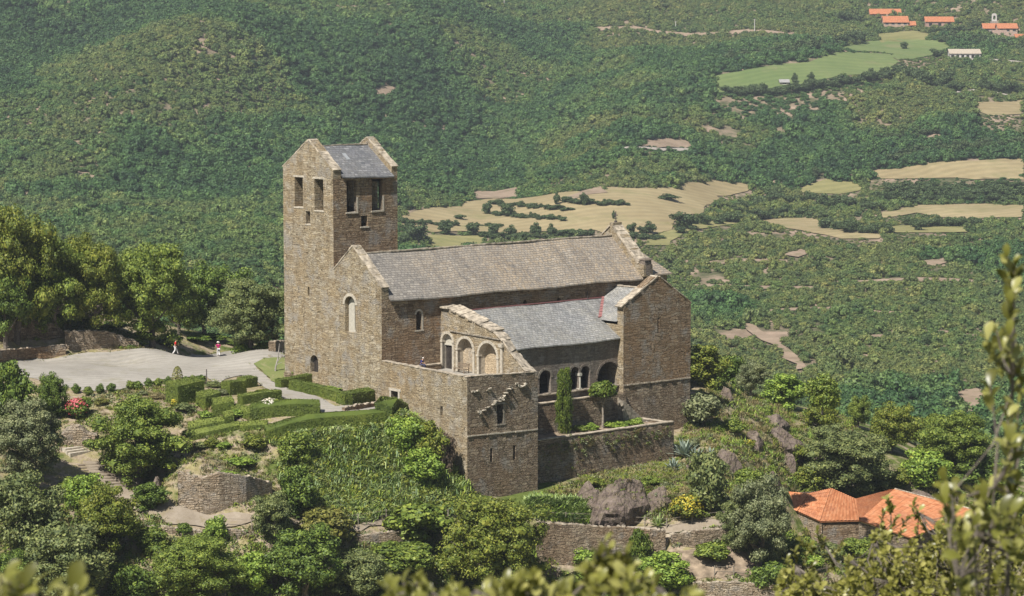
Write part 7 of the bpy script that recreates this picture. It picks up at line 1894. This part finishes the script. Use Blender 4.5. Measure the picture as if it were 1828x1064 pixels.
# ------------------------------------------------------------------ shrubs in front of the camera
def leaf_blade(c, d, n, L, wd):
    """folded, slightly cupped leaf: 6 quads"""
    s = d.cross(n).normalized(); out = []
    prof = [(0, .12), (.3, .75), (.62, 1.0), (.86, .7), (1.0, .08)]
    pts = []
    for t, w in prof:
        m = c + d * (L * t) + n * (L * .10 * math.sin(t * 3.0)); e = s * (wd * .5 * w); up = n * (wd * .16 * w)
        pts.append((m - e + up, m, m + e + up))
    for i in range(len(pts) - 1):
        a, b = pts[i], pts[i + 1]; out.append([a[0], a[1], b[1], b[0]]); out.append([a[1], a[2], b[2], b[1]])
    return out
def near_shrub(name, label, tips, root, leafL, mat, seed, nleaf=9, stems=None, group=None):
    """tips: world points of leafy twig ends; every twig runs back to a main stem that grows from the ground"""
    rs = random.Random(seed); r = empty(name, root); tag(r, label, 'shrub', group); o = Vector(root)
    br = MB(); main = [[Vector(root), Vector(root).lerp(s, .45) + Vector((rs.uniform(-.1, .1), rs.uniform(-.1, .1), .05)), s] for s in stems]
    for m in main:
        k = (m[2] - m[0]).length; br.tube([p - o for p in m], [.007 + .003 * k, .005 + .0018 * k, .003], 6)
    V = []
    for t in tips:
        best = None
        for m in main:
            for q in range(12):
                f = q / 11; p = m[0].lerp(m[1], f * 2) if f < .5 else m[1].lerp(m[2], f * 2 - 1)
                d_ = (p - t).length + (.25 if p.z > t.z else 0)
                if best is None or d_ < best[0]: best = (d_, p)
        b = best[1]; mid = b.lerp(t, .55) + Vector((rs.uniform(-.03, .03), rs.uniform(-.03, .03), -.03)); br.tube([b - o, mid - o, t - o], [.004, .003, .002], 5)
        ax = ((t - mid).normalized() + Vector((0, 0, .5))).normalized(); s0 = ax.orthogonal().normalized(); s1 = ax.cross(s0)
        for k in range(nleaf):
            a = k * 2.4 + rs.uniform(-.3, .3); back = (k / nleaf) * leafL * 1.9; el = rs.uniform(.25, .9) + .35 * (1 - k / nleaf)
            out = s0 * math.cos(a) + s1 * math.sin(a); d = (out * math.cos(el) + ax * math.sin(el)).normalized(); n = (ax - d * ax.dot(d)).normalized()
            n = (n + Vector((rs.uniform(-.4, .4), rs.uniform(-.4, .4), rs.uniform(-.2, .2)))).normalized()
            L = leafL * rs.uniform(.65, 1.15)
            V += [tuple(p - o) for q in leaf_blade(t - ax * back, d, n, L, L * rs.uniform(.46, .6)) for p in q]
    br.build('branches', M['bark'], r)
    # leaves are islands of eight quads, joined so that each leaf has one tint
    me = bpy.data.meshes.new('leaves'); v = np.array(V).reshape(-1, 3); nq = len(v) // 4
    bm = bmesh.new()
    for i in range(0, nq, 8):
        vs = {}
        for j in range(i, min(i + 8, nq)):
            f = []
            for k in range(4):
                key = tuple(np.round(v[j * 4 + k], 5))
                if key not in vs: vs[key] = bm.verts.new(key)
                if vs[key] not in f: f.append(vs[key])
            if len(f) > 2:
                try: bm.faces.new(f).smooth = True
                except ValueError: pass
    bm.to_mesh(me); bm.free(); me.materials.append(LM[mat]); link(bpy.data.objects.new('leaves', me), r)
    return r
rs = random.Random(4)
def gz(x, y): return float(side_np(np.array([x]), np.array([y]))[0])
def rootpt(px, Y):
    p = PY(px, 900, Y); return Vector((p.x, Y, gz(p.x, Y) - .1))
# right: tall open shoot
tips = []
for px, py in ((1800, 462), (1815, 480), (1795, 500), (1812, 520), (1805, 548), (1775, 585), (1760, 610), (1790, 615), (1812, 640), (1800, 600), (1775, 640), (1765, 690), (1805, 690), (1815, 720), (1798, 745), (1800, 785), (1818, 800), (1785, 850), (1800, 838), (1770, 870), (1815, 860), (1690, 865), (1705, 875), (1740, 880), (1760, 895), (1780, 905), (1800, 915), (1820, 900), (1820, 660)):
    tips.append(PY(px + rs.uniform(-4, 4), py + rs.uniform(-4, 4), 6.6 + rs.uniform(-.35, .35)))
for k in range(22):
    tips.append(PY(rs.uniform(1680, 1835), rs.uniform(890, 1064), 6.6 + rs.uniform(-.5, .5)))
near_shrub('near_shrub', 'tall out of focus shrub with yellow green leaves at the right edge', tips, rootpt(1815, 6.6), .052, 'cistus', 41, 6, [PY(1812, 470, 6.6), PY(1775, 870, 6.4), PY(1700, 880, 6.7), PY(1740, 960, 6.4)])
# right bottom: denser bush a little farther away
tips = []
for k in range(760):
    px = rs.uniform(1385, 1835); top = 1045 - (px - 1385) * .30 if px < 1560 else 965 - (px - 1560) * .12
    top += 22 * math.sin(px / 23.0) + 14 * math.sin(px / 9.0)
    py = top + (1085 - top) * rs.random() ** .9; tips.append(PY(px, py, 13.5 + rs.uniform(-1.0, 1.0)))
for px, py in ((1585, 890), (1590, 905), (1578, 915), (1600, 925), (1632, 897), (1640, 912), (1622, 925), (1645, 935), (1575, 940), (1590, 945), (1460, 950), (1470, 965), (1450, 975), (1420, 985), (1610, 950), (1635, 950), (1405, 1000), (1430, 965), (1440, 990), (1480, 990), (1500, 975), (1450, 1010), (1415, 1020), (1490, 1010)): tips.append(PY(px, py, 13.4))
near_shrub('near_shrub', 'dense yellow green shrub in front of the farmhouse', tips, rootpt(1620, 13.5), .042, 'cistus', 42, 9, [PY(p_[0], p_[1], 13.5) for p_ in ((1590, 905), (1640, 915), (1470, 970), (1420, 1010), (1520, 1000), (1560, 960), (1680, 960), (1750, 960), (1800, 950), (1700, 1020), (1620, 1010))])
tips = []
for k in range(130):
    px = rs.uniform(690, 1250); top = 1046 + 14 * math.sin(px / 31.0) + 8 * math.sin(px / 11.0) - 30 * math.exp(-((px - 1085) / 50) ** 2)
    tips.append(PY(px, top + rs.random() * (1095 - top), 5.6 + rs.uniform(-.4, .4)))
for px, py in ((1080, 968), (1088, 985), (1070, 992), (1098, 1000), (1060, 1010), (1085, 1012), (1110, 1018), (1120, 990), (1045, 1018), (1100, 1030)): tips.append(PY(px, py, 5.5))
near_shrub('near_shrub', 'blurred leafy shoots along the bottom edge at the centre', tips, rootpt(1000, 5.6), .04, 'cistus', 43, 7, [PY(p_[0], p_[1], 5.6) for p_ in ((1082, 985), (1060, 1025), (1110, 1020), (950, 1050), (850, 1055), (760, 1050), (720, 1058), (1180, 1050))])
tips = [PY(px + rs.uniform(-6, 6), py, 4.6 + rs.uniform(-.2, .2)) for px, py in ((5, 1030), (20, 1040), (40, 1045), (60, 1052), (0, 1050), (125, 1050), (135, 1058), (30, 1060), (80, 1064), (10, 1070), (115, 1070))]
near_shrub('near_shrub', 'few blurred pale leaves in the bottom left corner', tips, rootpt(40, 4.6), .05, 'cistus', 44, 7, [PY(20, 1040, 4.6), PY(60, 1055, 4.6), PY(130, 1055, 4.6)])

# ------------------------------------------------------------------ sun, sky, air, camera
SUN = Vector((EU * 1.4 + EV * .40)) + Vector((0, 0, -1.85)); SUN.normalize()
el = math.asin(-SUN.z); az = math.atan2(-SUN.x, -SUN.y)      # compass angle of the sun, from +y towards +x
sd = bpy.data.lights.new('sun', 'SUN'); sd.energy = 5.0; sd.angle = math.radians(.53); sd.color = (1.0, .96, .895)
so = link(bpy.data.objects.new('sun', sd)); so.rotation_euler = SUN.to_track_quat('-Z', 'Y').to_euler(); so.location = (0, 0, 300)
wd = bpy.data.worlds.new('World'); SC.world = wd; wd.use_nodes = True
nt = wd.node_tree; bg = nt.nodes['Background']; sky = nt.nodes.new('ShaderNodeTexSky'); sky.sky_type = 'NISHITA'; sky.sun_disc = False
sky.sun_elevation = el; sky.sun_rotation = az; sky.altitude = 600; nt.links.new(sky.outputs[0], bg.inputs[0]); bg.inputs[1].default_value = .052

if HAZE > 0:
    x = MB(); x.box((-760, -70, -60), (760, 2310, 330)); t = NT('air')
    v = t.n('ShaderNodeVolumePrincipled'); v.inputs['Color'].default_value = (.84, .90, .98, 1); v.inputs['Density'].default_value = HAZE; v.inputs['Anisotropy'].default_value = .2; t.l(v.outputs[0], t.out.inputs['Volume'])
    hz = x.build('haze', t.mat); tag(hz, kind='stuff'); hz['label'] = 'thin summer haze over the valley'; hz['category'] = 'haze'

cam = bpy.data.cameras.new('camera'); co = link(bpy.data.objects.new('camera', cam)); co.location = CAM; co.rotation_euler = (math.pi / 2 - PITCH, 0, 0)
cam.sensor_width = 36; cam.sensor_fit = 'HORIZONTAL'; cam.lens = 36 * F / 1828; cam.clip_start = .5; cam.clip_end = 6000
cam.dof.use_dof = True; cam.dof.focus_distance = 290; cam.dof.aperture_fstop = 8.5
SC.camera = co
SC.view_settings.view_transform = 'Standard'; SC.view_settings.look = 'None'; SC.view_settings.exposure = 0.58; SC.view_settings.gamma = 1
SC.cycles.max_bounces = 5; SC.cycles.diffuse_bounces = 3; SC.cycles.transmission_bounces = 4; SC.cycles.volume_bounces = 0; SC.cycles.transparent_max_bounces = 4; SC.cycles.use_denoising = True
print('forest', NFOREST)
